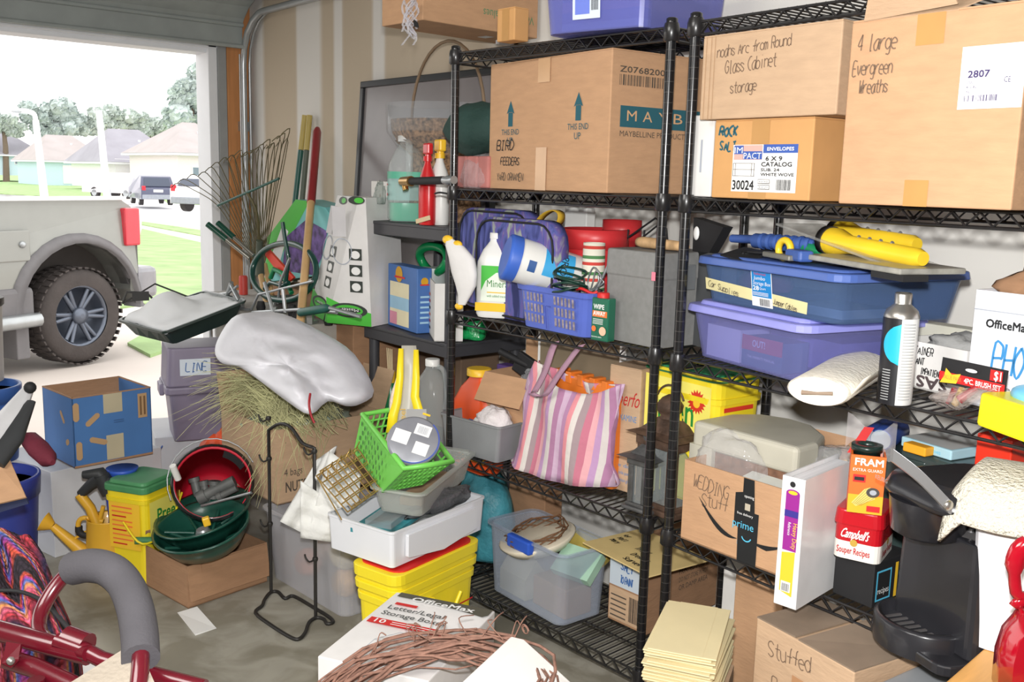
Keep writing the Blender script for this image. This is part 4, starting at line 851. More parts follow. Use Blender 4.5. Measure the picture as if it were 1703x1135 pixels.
# ---- bottom shelf
CT=clear('frosted_tote',(.70,.76,.86),.42,.3); 
F=fit((930,1044),L=(816,978),R=(1004,1006),T=(935,925),z=Z5+E1)
t=tote('clear_tote','clear storage tote with blue latch on the bottom shelf of the left rack','tote',F,CT,taper=.92,r=.03,handle=pl('latch_blue',48,92,200,.4)); w,d,h=F[2:]; bpy.context.view_layer.update(); M_=t.matrix_world.copy()
def inn(name,label,cat,x,y,z,yaw=0): return thing(name,label,cat,M_@Vector((w*x,d*y,h*z)),F[1]+yaw)
q=inn('wreath_plate','cream plate with wiry twig wreath on top of the clear tote contents','plate',.42,.45,.78,.4); G().lathe([(.02,.01),(.10,.0),(.125,.03),(.12,.034),(.02,.02)],28).build('plate',pl('cream_ceramic',222,212,190,.5),q); g=G(); rnd=random.Random(2)
for k in range(7): g.tube([(.09*math.cos(a)*(1+.1*math.sin(3*a+k)),.09*math.sin(a)+rnd.uniform(-.02,.02),.04+.02*math.sin(a*2+k)) for a in [2*PI*i/16 for i in range(16)]],.0022,5,closed=True)
g.build('twigs',pl('twig_brown',120,84,56,.8),q); q.rotation_euler=(R_(12),R_(-8),0)
q=inn('picture_book','yellow picture book slanting in the clear tote','book',.62,.62,.80,.35); G().box((0,0,0),(.15,.11,.02)).build('cover',pl('book_yellow',206,184,92,.6,var=.2),q); q.rotation_euler=(R_(10),R_(10),q.rotation_euler.z)
q=inn('green_card','mint green card standing at the right in the clear tote','card',.70,.25,.62,.2); G().box((0,0,0),(.14,.03,.10)).build('card',pl('mint_card',164,200,176,.6),q); q.rotation_euler=(R_(-50),0,q.rotation_euler.z)
q=inn('wooden_block','tan wooden block lying at the bottom of the clear tote','block',.50,.2,.02); G().box((0,0,0),(w*.45,d*.6,h*.42)).build('block',pl('block_tan',176,140,110,.8),q,bevel=.004)
q=inn('paper_house','cream folded paper house inside the clear tote','ornament',.06,.12,.02); g=G(); g.prism([(0,0),(w*.38,0),(w*.38,d*.5),(0,d*.5)],0,h*.30); g.add([(0,0,h*.3),(w*.38,0,h*.3),(w*.38,d*.5,h*.3),(0,d*.5,h*.3),(0,d*.25,h*.55),(w*.38,d*.25,h*.55)],[(0,1,5,4),(2,3,4,5),(0,4,3),(1,2,5)]); g.build('house',pl('cream_card',214,204,178,.7,var=.15),q)
F=fit((1074,1058),L=(1010,1028),R=(1196,1012),T=(1090,935),z=Z5+E1); F=(F[0],F[1],F[2],min(.34,F[3]),F[4])
t=closed_box('forms_carton','brown printed forms carton with shipping label at right end of the bottom shelf','box',F,CARD3); w,d,h=F[2:]
dc=FR(F); LB=pl('label_bluegrey',196,206,216,.6,var=0); dc.rect(w*.02,h*.50,w*.94,h*.46,LB); dc.hand('SALT',w*.3,h*.74,h*.13,pl('blue_pen',70,110,170,.7,var=0),.004,wx=.5); dc.hand('TO PAINT',w*.3,h*.56,h*.10,pl('blue_pen',0,0,0),.0035,sp=1.0,wx=.4); dc.rect(w*.04,h*.04,w*.9,h*.44,CARD2); dc.bars(w*.55,h*.08,w*.3,h*.34,INK,8)
for k in range(5): dc.rect(w*.08,h*(.36-.07*k),w*.4,h*.02,PEN)
dc.build('label',t); dc=RT(F); 
for k,s in enumerate(('PRINTED FORMS','DO NOT STORE IN HOT','OR DAMP AREA')): dc.text(s,d*.42,h*(.66-.11*k),h*.07,INK if k==0 else PEN,width=d*.42)
dc.build('side_printing',t)
bpy.context.view_layer.update(); M_=t.matrix_world.copy(); t=thing('padded_envelope','buff envelope with pen notes lying on the printed forms carton','envelope',M_@Vector((-.06,-.06,h+.004)),F[1]+R_(-8)); MAN=pl('manila_buff',226,200,138,.75); G().box((0,0,0),(.30,.24,.004)).build('paper',MAN,t,bevel=.001)
dc=Decal((0.02,0,.0045),(1,0,0),(0,1,0)); dc.hand('THICK',.10,.10,.022,INK,.003); dc.hand('Dresser',.13,.06,.020,INK,.003); dc.hand('Scarves',.14,.02,.020,INK,.003); dc.hand('for',.0,.14,.018,INK,.003); dc.hand('Hall',.01,.11,.018,INK,.003); dc.hand('Mary',.01,.08,.018,INK,.003); dc.build('pen_notes',t)
c=P(815,835,y=2.0); o=crumple('teal_bag','teal and tan folded sack behind the clear tote','sack',(P(800,840,y=2.05).x,2.06,Z5+E1),0,.13,.09,.20,mat('teal_bag_film',S(70,150,165),.5,var=.5,vs=6,bump=.4),4,.15)
dc=Decal((o.location.x*0,0,0)); 
F=fit((905,870),L=(845,860),R=(915,866),T=(905,830),y=2.12,yaw=0,d=.08); F[0].z=Z5+E1; F=(*F[:4],.36); closed_box('rear_carton','plain brown carton at the back of the bottom shelf behind the tote','box',F,CARD3)
# ================================================================ plastic shelving contents
RT_=1.2635
CJ=clear('clear_jug',(.85,.9,.9),.35,.15); 
def on(px,y,z): p=P(px,300,y=y); return Vector((p.x,y,z))
c=on(678,2.06,RT_); hgt=zat(678,226,c)-RT_; wd=P(706,300,y=2.06).x-P(651,300,y=2.06).x
t=jug('cleaner_jug','clear jug with green cleaning liquid on the plastic shelf top',c,R_(-30),wd*.80,wd*.66,hgt,CJ,WPL); R=lambda k,z:[(x,y,z) for x,y in rrect(wd*.80*k,wd*.66*k,wd*.2)]
G().loft([R(.9,.003),R(.93,.012),R(.93,hgt*.22)]).build('liquid',pl('mint_liquid',80,184,150,.2,var=0),t); LBM=clear('label_aqua',(.55,.85,.82),.75,.4); G().loft([R(1.01,hgt*.25),R(1.01,hgt*.52)],cap=(0,0)).build('label',LBM,t); G().loft([R(1.015,hgt*.50),R(1.015,hgt*.58)],cap=(0,0)).build('label_band',pl('band_green',90,180,150,.5),t)
dc=Decal((wd*.02,-wd*.345,hgt*.3)); dc.rect(0,0,wd*.3,hgt*.03,RED); dc.rect(0,hgt*.12,wd*.3,hgt*.02,RED); dc.bars(wd*.05,hgt*.05,wd*.15,hgt*.05,INK); dc.build('label_print',t)
def spray(label,px,y,ptop,wpx,body,head,nozz):
    c=on(px,y,RT_); h=zat(px,ptop,c)-RT_; w=P(px+wpx,300,y=y).x-c.x; t=thing('spray_bottle',label,'spray bottle',c,R_(-15),'spray bottles on the plastic shelf')
    G().lathe([(w*.46,0),(w*.5,.01),(w*.5,h*.5),(w*.42,h*.6),(w*.2,h*.74),(w*.16,h*.80)],20,sy=.75).build('body',body,t)
    g=G(); g.lathe([(w*.2,h*.78),(w*.2,h*.84)],16); g.build('collar',head,t); g=G(); g.box((-w*.3,-w*.14,h*.86),(w*.34,w*.14,h)); g.box((-w*.08,-w*.12,h*.82),(w*.2,w*.12,h*.88)); g.build('head',head,t,bevel=.006); G().box((-w*.42,-w*.08,h*.91),(-w*.3,w*.08,h*.99)).build('nozzle',nozz,t,bevel=.002); G().tube([(-w*.1,0,h*.88),(-w*.22,0,h*.76)],.004,6).build('trigger',nozz,t)
RB=pl('spray_red',208,38,42,.3); spray('red spray bottle beside the jug on the plastic shelf',711,1.985,238,22,RB,RB,YEL); t=spray('white spray bottle with yellow head next to the red one',731,2.03,232,26,WPL,YEL,WPL)
# white carton with handle hole, wood stick, nozzle
F=fit((655,363),L=(617,362),R=(660,362),T=(655,300),y=2.06,yaw=-10,d=.1); F[0].z=RT_; F=(*F[:4],zat(640,302,P(640,360,y=2.06))-RT_); t=closed_box('handled_carton','small white carton with an oval hand hole on the plastic shelf top','box',F,pl('white_card',228,226,222,.7),seam=False); dc=FR(F); dc.disc(F[2]*.42,F[4]*.55,.006,pl('hole_brown',150,110,70,.8),ry=.016); dc.build('hand_hole',t)
t=thing('paint_stick','pale wooden paint stick propped at the front of the plastic shelf top','stick',on(694,1.955,RT_+.002),R_(0)); G().box((0,-.004,0),(.085,0,.016)).build('stick',pl('pale_wood',222,200,160,.7),t,bevel=.001).rotation_euler=(0,R_(-12),0)
t=thing('hose_nozzle','black hose end with brass fittings lying between the plastic shelf and the rack post','hose',on(672,1.93,RT_+.09)); a_=t.location.copy(); L=P(768,300,y=1.80).x; e=Vector((P(768,300,y=1.83).x,1.83,P(768,300,y=1.83).z+.0))-a_
e=Vector((e.x,e.y,P(768,299,y=1.83).z-a_.z)); s0=Vector((0,0,P(672,302,y=1.93).z-a_.z)); BR=mat('brass',S(190,150,90),.3,metal=.9,var=.1)
G().tube([s0.lerp(e,.12),s0.lerp(e,.72)],.013,12).build('rubber_hose',INK,t); 
g=G(); g.tube([s0-Vector((.01,0,0)),s0.lerp(e,.14)],[.016,.018],12); g.tube([s0+Vector((0,0,0)),s0+Vector((.012,0,-.03))],.011,10); g.build('brass_tap',BR,t); G().tube([s0.lerp(e,.72),s0.lerp(e,.80),s0.lerp(e,.81),s0.lerp(e,.88)],[.012,.015,.012,.013],12).build('coupling',GAL,t)
t=thing('shelf_hook','thin black hook clipped on the rack by the hose end','hook',(R1[0][0]-.05,1.835,Z2-.02)); G().tube(smooth_path([(-.03,0,0),(.0,0,.004),(.05,0,.0)],4),.003,6).build('wire',INK,t)
t=thing('grey_glove','olive grey plastic glove flopped over the small carton','glove',on(632,2.0,RT_+.06),.2); crumple('film','','',(0,0,0),0,.022,.015,.05,clear('olive_film',(.45,.5,.47),.6,.3,bump=.5),5,.4,parent=t)
t=thing('black_trowel_handle','black tool handle lying on top of the green and white box','handle',on(600,2.16,RT_+.06)); G().tube([(-.02,0,.0),(.03,0,.003),(.09,0,-.01)],[.012,.011,.008],10).build('grip',INK,t)
# handled basket with bird seed, behind
c=on(741,2.22,RT_); t=thing('seed_bowl','clear bowl of brown seed husks inside a tall bent-handled basket','bowl',c); zt=lambda py:zat(741,py,c)-RT_; r=(P(800,200,y=2.22).x-P(683,200,y=2.22).x)/2
G().lathe([(r*.5,zt(262)),(r*.8,zt(250)),(r,zt(222)),(r*1.02,zt(176)),(r*.97,zt(176)),(r*.92,zt(222))],28).build('glass_bowl',clear('bowl_glass',(.8,.82,.84),.15,.05),t); SEED=mat('seed_husks',S(150,118,88),.9,var=.55,vs=70,bump=.8,bs=80); G().lathe([(r*.45,zt(260)),(r*.74,zt(248)),(r*.9,zt(224)),(r*.93,zt(202)),(.01,zt(198))],24).build('seed',SEED,t)
G().lathe([(r*.62,0),(r*.58,zt(262)),(r*.86,zt(236))],20).build('stand',SEED,t); h0=zt(200); h1=zt(68); g=G(); g.tube([((r*1.03)*math.cos(R_(a)),.0,h0+(h1-h0)*math.sin(R_(a))) for a in range(0,181,10)],.006,8); g.build('hoop_handle',mat('bent_cane',S(130,108,84),.6,var=.15),t)
# picture frame leaning on the wall
A=P(593,135,y=WY-.06); B=P(742,110,y=WY-.06); t=thing('framed_picture','large black framed picture with grey glass leaning against the wall','picture',(A.x,WY-.10,1.0),0); Wd=1.0; H=A.z-1.0; H=P(600,135,y=WY-.04).z-1.0
t.rotation_euler=(R_(-4),0,0); FRM=pl('frame_black',30,31,34,.35); g=G(); f=.028
for a,b in (((0,0,0),(Wd,.03,f)),((0,0,H-f),(Wd,.03,H)),((0,0,f),(f,.03,H-f)),((Wd-f,0,f),(Wd,.03,H-f))): g.box(a,b)
g.build('frame',FRM,t,bevel=.003); G().box((f,.012,f),(Wd-f,.02,H-f)).build('picture_glass',mat('grey_picture',S(128,122,122),.22,var=.1,vs=3),t)
t=thing('wall_shelf_board','dark storage box under the leaning picture','box',(A.x+.0,WY-.20,0)); G().box((0,0,0),(1.0,.19,.998)).build('body',pl('stack_brown',120,98,80,.9),t,bevel=.004)
# second level of plastic shelf
s2=.862
F=fit((693,556),L=(645,549),R=(712,553),T=(690,447),y=2.0,yaw=-8,d=.06); F[0].z=s2; F=(*F[:4],zat(690,447,P(690,550,y=2.0))-s2)
t=closed_box('cereal_box','blue and cream printed box on the middle plastic shelf','box',F,pl('box_blue',70,112,176,.5),seam=False); w,h=F[2],F[4]; dc=FR(F); dc.rect(w*.08,h*.05,w*.66,h*.68,pl('cream_panel',236,226,190,.6)); dc.rect(w*.08,h*.30,w*.66,h*.2,pl('sky_panel',160,200,224,.6)); dc.rect(w*.08,h*.05,w*.25,h*.2,pl('pink_panel',226,150,170,.6)); dc.disc(w*.4,h*.86,w*.12,pl('gold_print',0,0,0)); dc.rect(w*.25,h*.80,w*.35,h*.03,RED); dc.build('printing',t)
dc=RT(F); dc.disc(F[3]*.5,h*.8,F[3]*.25,pl('gold_print',0,0,0)); dc.rect(F[3]*.2,h*.74,F[3]*.6,h*.02,RED)
for k in range(6): dc.rect(F[3]*.2,h*(.15+.08*k),F[3]*.6,h*.03,pl('sky_panel',0,0,0))
dc.build('side_printing',t)
A=P(722,580,y=1.955); F=fit((722,583),L=(702,570),R=(744,575),T=(716,470),y=1.955,yaw=-30,d=.10); F[0].z=s2+.001; F=(*F[:4],zat(716,472,P(720,560,y=1.955))-s2); t=open_box('white_box','white open-topped box turned cornerwise on the middle plastic shelf','box',F,pl('white_card',0,0,0)); dc=FR(F)
for k in range(6): dc.rect(F[2]*.1,F[4]*(.1+.12*k),F[2]*.6,F[4]*.05,(INK,RED,ORG)[k%3])
dc.build('printing',t)
c=on(634,2.12,s2); h=zat(634,440,c)-s2; t=thing('slim_bottle','slim lime green bottle with clear neck behind the blue printed box','bottle',c); G().lathe([(.022,0),(.024,h*.05),(.024,h*.85),(.012,h*.9),(.01,h)],16).build('body',pl('lime_liquid',130,215,110,.3),t); G().lathe([(.011,h),(.011,h+.02)],12).build('cap',WPL,t)
g=None
t=thing('skewers','two thin wooden sticks with a black clip on the middle plastic shelf','sticks',on(640,2.2,s2)); g=G(); g.tube([(0,0,0),(-.005,0,h+.06)],.003,5); g.tube([(.02,0,0),(.012,0,h+.065)],.003,5); g.build('sticks',pl('pale_wood',0,0,0),t); G().box((.04,-.01,0),(.06,.01,h+.04)).build('clip',INK,t,bevel=.004)
c=on(722,2.14,s2); t=thing('hose_coil','shiny green hose loop behind the white box','hose',c); zc=zat(722,432,c)-s2; g=G(); g.tube([(.085*math.cos(a),.01*math.sin(2*a),zc+.05*math.sin(a)) for a in [2*PI*i/24 for i in range(24)]],.017,10,closed=True); g.build('tube',pl('hose_green',20,130,74,.25),t); G().lathe([(.05,0),(.05,zc-.03)],16).build('tub_below',pl('clear_grey_tub',190,198,196,.4),t)
# ================================================================ right wire rack: contents
def hold(o): bpy.context.view_layer.update(); return o.matrix_world.copy()
PENK=pl('soft_pen',116,94,76,.8,var=0)
# ---- second shelf
F=fit((1345,337),L=(1182,332),R=(1392,337),T=(1349,198),y=1.835,yaw=-2.5); F[0].z=Z2+E1; F=(F[0],F[1],F[2],.26,F[4]); w,d,h=F[2:]
OC=mat('orange_cardboard',(0,0,0)); t=closed_box('envelope_carton','orange-brown carton with a white and blue 30024 label, below the larger box','box',F,OC)
dc=FR(F); dc.rect(w*.40,0,w*.18,h,TAPE); NB=pl('label_navy',60,92,170,.5,var=0); dc.hand('ROCK',w*.06,h*.80,h*.12,TEAL,.005,wx=.75,jit=.4); dc.hand('SALT',w*.07,h*.62,h*.11,TEAL,.004,wx=.75,jit=.4)
lx,ly,lw,lh=w*.22,h*.09,w*.65,h*.60; dc.rect(lx,ly,lw,lh,WHT); dc.rect(lx+lw*.48,ly+lh*.82,lw*.52,lh*.18,NB); dc.text('ENVELOPES',lx+lw*.54,ly+lh*.87,lh*.07,WHT,width=lw*.40,bold=.0004)
dc.rect(lx+lw*.02,ly+lh*.68,lw*.45,lh*.31,pl('logo_pink',214,170,160,.5,var=0)); dc.rect(lx+lw*.02,ly+lh*.80,lw*.15,lh*.18,NB); dc.rect(lx+lw*.17,ly+lh*.69,lw*.30,lh*.17,NB); dc.text('IM',lx+lw*.03,ly+lh*.82,lh*.13,WHT,width=lw*.13); dc.text('PACT',lx+lw*.18,ly+lh*.70,lh*.13,WHT,width=lw*.28)
dc.text('6 X 9',lx+lw*.53,ly+lh*.66,lh*.09,INK,width=lw*.25,bold=.0006); dc.text('CATALOG',lx+lw*.47,ly+lh*.54,lh*.09,INK,width=lw*.46,bold=.0006); dc.text('SUB. 24',lx+lw*.47,ly+lh*.44,lh*.06,INK,width=lw*.28,bold=.0004); dc.text('WHITE WOVE',lx+lw*.47,ly+lh*.34,lh*.065,INK,width=lw*.5,bold=.0004)
dc.text('30024',lx+lw*.03,ly+lh*.04,lh*.20,INK,width=lw*.34,bold=.0008); dc.bars(lx+lw*.72,ly+lh*.05,lw*.22,lh*.22,INK,3)
for a,b in (((.03,.33),(.35,.005)),((.03,.60),(.35,.005)),((.03,.47),(.35,.005))): dc.rect(lx+lw*a[0],ly+lh*a[1],lw*b[0],lh*.008,PEN)
for a in (.03,.37,.07,.33): dc.rect(lx+lw*a,ly+lh*.33,lw*.008,lh*.275,PEN)
for yy in (.06,.18): dc.rect(lx+lw*.45,ly+lh*yy,lw*.18,lh*.09,PEN); dc.rect(lx+lw*.455,ly+lh*(yy+.01),lw*.17,lh*.07,WHT); dc.text('BULK PACK' if yy>.1 else 'BOX QTY',lx+lw*.47,ly+lh*(yy+.025),lh*.035,INK,width=lw*.14)
dc.build('label',t); M1=hold(t); top1=F[0].z+h+.004
F2=fit((1390,197),L=(1162,213),R=(1404,198),T=(1399,28),y=1.82,yaw=-2.5); F2[0].z=top1; h2=zat(1399,29,P(1390,197,y=1.82))-top1; F2=(F2[0],F2[1],F2[2],.27,h2-.005); w,d,h=F2[2:]
t=closed_box('ark_carton','dull brown carton with three lines of marker writing, stacked on the labelled carton','box',F2,CARD2)
dc=FR(F2); dc.hand('noahs Arc from Round',w*.12,h*.74,h*.13,PENK,.0022,rot=3,wx=.54,sp=1.2,jit=.12); dc.hand('Glass Cabinet',w*.19,h*.54,h*.15,PENK,.0022,rot=3,wx=.5,sp=1.2,jit=.12); dc.hand('storage',w*.24,h*.30,h*.13,PENK,.0022,rot=3,wx=.55,sp=1.2,jit=.12)
for x in (.03,.07,.10): dc.rect(w*x,0,.0018,h,mat('crease',S(172,138,104),.9,var=0))
dc.build('marker_writing',t)
F=fit((1680,359),L=(1393,345),R=(1704,352),T=(1688,0),y=1.70,yaw=-2.5); A3=P(1680,359,y=1.70); h=zat(1404,40,Vector(F[0]))-Z2; F[0].z=Z2+E1; F=(F[0],F[1],F[2],.42,min(h,.405)); w,d,h=F[2:]
t=closed_box('wreath_carton','largest brown carton at upper right with a white 2807 label','box',F,CARD)
dc=FR(F); dc.rect(w*.40,h*.84,w*.16,h*.16,TAPE); dc.rect(w*.41,0,w*.14,h*.14,TAPE); dc.hand('4 large',w*.05,h*.84,h*.085,PENK,.0026,wx=.5,jit=.12); dc.hand('Evergreen',w*.03,h*.71,h*.075,PENK,.0024,wx=.44,jit=.12); dc.hand('Wreaths',w*.08,h*.61,h*.07,PENK,.0024,wx=.44,jit=.12)
lx,ly,lw,lh=w*.67,h*.50,w*.34,h*.31; dc.rect(lx,ly,lw*.97,lh,WHT); PU=pl('violet_print',60,48,96,.5,var=0); dc.text('2807',lx+lw*.12,ly+lh*.50,lh*.11,PU,width=lw*.33,bold=.0008); dc.text('UW',lx+lw*.12,ly+lh*.40,lh*.045,PU,width=lw*.09); dc.text('4-14s',lx+lw*.11,ly+lh*.33,lh*.045,PU,width=lw*.16); dc.text('XL',lx+lw*.11,ly+lh*.26,lh*.045,PU,width=lw*.07); dc.text('CE',lx+lw*.68,ly+lh*.40,lh*.09,PU,width=lw*.10); dc.bars(lx+lw*.1,ly+lh*.12,lw*.5,lh*.10,PU,5); dc.build('label',t)
g=G(); g.add([(w*.08,-.002,h),(w*.62,-.002,h+.01),(w*.58,-.05,h+.075),(w*.2,-.05,h+.06)],[(0,1,2,3)]); g.add([(w*.08,0,h),(w*.62,0,h),(w*.9,.1,h+.06),(w*.15,.02,h+.05)],[(0,1,2,3)]); g.build('raised_flap',CARD2,t,solid=.003)
F=fit((1181,326),L=(1148,325),R=(1190,325),T=(1181,193),y=1.88,yaw=0,d=.2); F[0].z=Z2+E1; F=(F[0],F[1],F[2],.2,zat(1160,193,P(1160,300,y=1.88))-Z2); t=closed_box('white_ring_file','white upright file box squeezed beside the post on the second shelf','file',F,pl('white_card',0,0,0),seam=False); Decal((F[2]*.4,0,F[4]*.3)).rect(0,0,.006,F[4]*.4,pl('label_grey',0,0,0)).build('spine_print',t)
# ---- third shelf: two tubs with things on them
LT=pl('lid_violet',146,148,220,.35); VT=clear('violet_tub',S(164,166,226),.38,.15); BTB=clear('blue_tub',S(120,150,196),.42,.12)
F=fit((1330,637),L=(1160,590),R=(1530,610),T=(1350,575),z=Z3+E1); F=(F[0],F[1],F[2],.34,.125); w,d,h=F[2:]
t=tote('under_tub','violet see-through tub with violet lid, lower of the two on the third shelf','tub',F,VT,LT,taper=.90,lid=LT,lidh=.016); VM=hold(t)
G().box((.02,.012,.004),(w*.40,.10,h*.66)).build('white_box_inside',WHT,t); g=G().box((w*.42,.012,.004),(w*.80,.09,h*.58)); g.build('book_inside',pl('inside_teal',60,112,130,.6),t); Decal((w*.42,.0115,.004)).rect(0,h*.30,w*.38,h*.28,pl('inside_red',200,70,70,.6)).text('OUT!',w*.10,h*.38,h*.13,WHT,width=w*.12,bold=.0006).text('THE PARENTS MANUAL',w*.06,h*.16,h*.05,WHT,width=w*.26).build('book_print',t); G().box((w*.3,d*.4,.004),(w*.95,d*.9,h*.6)).build('stuff_inside',pl('violet_stuff',150,150,205,.7,var=.2),t)
zt=F[0].z+h+.016
F=fit((1392,541),L=(1176,498),R=(1548,512),T=(1425,458),z=zt+.001); h=zat(1425,457,P(1392,541,z=zt))-zt; F=(F[0],F[1],F[2],.34,h*.95); w,d,h=F[2:]
LB2=pl('lid_navy',78,104,172,.35); t=tote('storage_tub','blue see-through tub with masking tape notes and a sticker, upper of the two','tub',F,BTB,LB2,taper=.92,lid=LB2,lidh=.012,rim=.012); BM=hold(t)
g=G().box((.03,.03,.006),(w*.5,d*.6,h*.35)); g.build('cables_inside',pl('inside_dark',54,70,104,.7,var=.3),t); crumple('red_cloth_inside','','',(w*.25,d*.25,h*.35),0,.09,.04,.035,pl('inside_redcloth',150,70,100,.8),3,.3,parent=t); G().box((w*.6,d*.1,.006),(w*.95,d*.5,h*.25)).build('tray_inside',pl('inside_pale',150,165,185,.6),t)
k=.043*w/h/1.0; dc=Decal((0,0,0),(1,0,0),(0,-(w*.0+d*(1/.92-1)/2)/h,1)); MASK=pl('masking_tape',224,214,160,.8,var=.04); dc.poly([(w*.0,h*.27),(w*.80,h*.10),(w*.81,h*.36),(w*.0,h*.55)],MASK); dc.rect(w*.395,h*.08,w*.16,h*.82,WHT); dc.rect(w*.400,h*.30,w*.15,h*.58,pl('sticker_blue',20,130,200,.4,var=0)); dc.text('Rubbermaid',w*.42,h*.80,h*.06,RED,width=w*.09); dc.text('Jumbo',w*.415,h*.69,h*.085,WHT,width=w*.09,shear=.2); dc.text('Storage Box',w*.41,h*.575,h*.085,WHT,width=w*.135,shear=.2); dc.text('28',w*.41,h*.45,h*.10,WHT,width=w*.045,bold=.0006); dc.text('Quart',w*.46,h*.48,h*.05,WHT,width=w*.05); dc.bars(w*.46,h*.11,w*.08,h*.16,INK,7)
for i in range(3): dc.rect(w*.41,h*(.40-.03*i),w*.12,h*.012,WHT)
dc.hand('Car Supplies',w*.03,h*.36,h*.14,PEN,.0016,rot=-7,wx=.86,jit=.1,sp=1.2); dc.hand('Jumper Cables',w*.565,h*.215,h*.12,PEN,.0016,rot=-7,wx=.62,jit=.1,sp=1.2); dc.build('notes',t)
zl=F[0].z+h+.013; Wt=w
def bt(x,y,z=0): p=BM@Vector((w*x,d*y,h)); p.z=zl+z; return p
t=thing('ice_scraper','black scraper blade with blue ribbed handle on the blue tub lid','scraper',bt(.12,.05),F[1]+.15); g=G(); g.add([(.0,-.03,.0),(.10,-.035,-.012),(.10,.03,.012),(.02,.03,.018)],[(0,1,2,3)]); g.build('blade',INK,t,solid=.004); G().tube([(-.05,.06,.035),(.02,.06,.037),(.03,.055,.035),(.20,.07,.035)],[.010,.011,.018,.017],12).build('handle',pl('grip_blue',62,92,160,.5),t); g=G(); 
for k in range(7): g.lathe([(.0195,-.003),(.0195,.003)],12) if 0 else g.tube([(.05+.022*k,.057+.0013*k,.035),(.058+.022*k,.058+.0013*k,.035)],.0195,12)
g.build('grip_rings',pl('grip_blue',0,0,0),t)
t=thing('tool_case','long black tool sleeve slanting behind the blue tub at left','sleeve',VM@Vector((.0,.22,.0)),F[1]); t.location=P(1152,600,y=2.02); t.location.z=Z3+E1; g=G(); A=Vector(t.location); pr=px_local(A,0,[(1150,362),(1215,378),(1185,420),(1148,430)]); g.add([(p[0],0,p[2]) for p in pr]+[(p[0],.03,p[2]) for p in pr],[(0,1,2,3),(7,6,5,4),(0,4,5,1),(1,5,6,2),(2,6,7,3),(3,7,4,0)]); g.build('sleeve',INK,t); G().box((-.01,0,0),(.06,.03,pr[3][2]+.02)).build('lower_case',pl('case_charcoal',70,72,74,.6),t); G().ball((pr[0][0]+.02,-.003,pr[0][2]-.04),.012,10,1,.4,1.5).build('white_tag',WHT,t)
def torch(label,loc,yaw,L,pitch=0):
    t=thing('plastic_torch',label,'torch',loc,rot=(0,R_(pitch),yaw),group='yellow torches on the blue tub'); YT=pl('torch_yellow',232,196,46,.35); g=G().mx(Matrix.Rotation(PI/2,4,'Y')); g.lathe([(.030,0),(.031,.035),(.020,.075),(.019,L*.95),(.014,L)],20); g.build('body',YT,t); g=G().mx(Matrix.Rotation(PI/2,4,'Y')); g.lathe([(.025,-.002),(.033,-.006),(.033,.012)],20); g.build('lens_ring',pl('torch_black',40,40,42,.4),t)
    g=G()
    for k in range(4): g.tube([(.10+.035*k,0,.018),(.103+.035*k,0,.021)],.004,8)
    g.build('buttons',GAL,t); return t
torch('yellow torch at the back of the blue tub, half hidden in clear packaging',bt(.48,.60,.062),F[1]-.1,.26,2)
torch('yellow torch lying in front in its clear shell on the blue tub',bt(.66,.30,.05),F[1]-.12,.30,3)
CLR=clear('blister_clear',(.75,.75,.72),.35,.12)
t=thing('blister_package','long clear plastic tool package across the top of the blue tub','package',bt(.30,.25,.075),rot=(0,R_(9),F[1]-.12)); G().box((0,0,0),(.42,.13,.006)).build('card',CLR,t,bevel=.002); 
t=thing('blister_package','flat grey clear package overhanging the right end of the blue tub','package',bt(.72,.02,.012),rot=(0,R_(1),F[1]-.10)); G().box((0,0,0),(.30,.16,.012)).build('card',mat('cloudy_plastic',S(150,148,140),.3,var=.2,vs=30),t,bevel=.003); G().box((.22,.0,-.012),(.31,.06,0)).build('black_clip',INK,t)
t=thing('file_tool','grey blade file with blue grip on the blue tub','file',bt(.40,.04,.006),F[1]-.25); G().box((0,0,0),(.13,.02,.012)).build('blade',pl('file_grey',130,128,120,.5,metal=.3),t,bevel=.003); G().box((.09,.01,.0),(.16,.045,.025)).build('grip',pl('grip_blue',0,0,0),t,bevel=.006)
t=thing('pruning_tool','green handled small tool on the blue tub','tool',bt(.38,.35,.012),F[1]-.2); G().tube([(0,0,.01),(.05,0,.018),(.12,0,.01)],[.012,.016,.008],10).build('handle',pl('tool_green',30,140,90,.4),t)
t=thing('yellow_ring_tool','yellow ring-ended plastic piece on the blue tub','tool',bt(.56,.05,.024),F[1]); G().tube([(.02*math.cos(a),0,.004+.02*math.sin(a)) for a in [2*PI*i/16 for i in range(16)]],.008,8,closed=True).build('ring',pl('torch_yellow',0,0,0),t)
t=thing('cord_tangle','thin black cord tangled along the blue tub lid','cord',bt(.05,.1,.003),F[1]); g=G(); rnd=random.Random(8)
for k in range(4): g.tube(smooth_path([(rnd.uniform(0,.35),rnd.uniform(-.02,.12),rnd.uniform(.0,.012)) for _ in range(7)],4),.0028,5)
g.build('cord',INK,t)
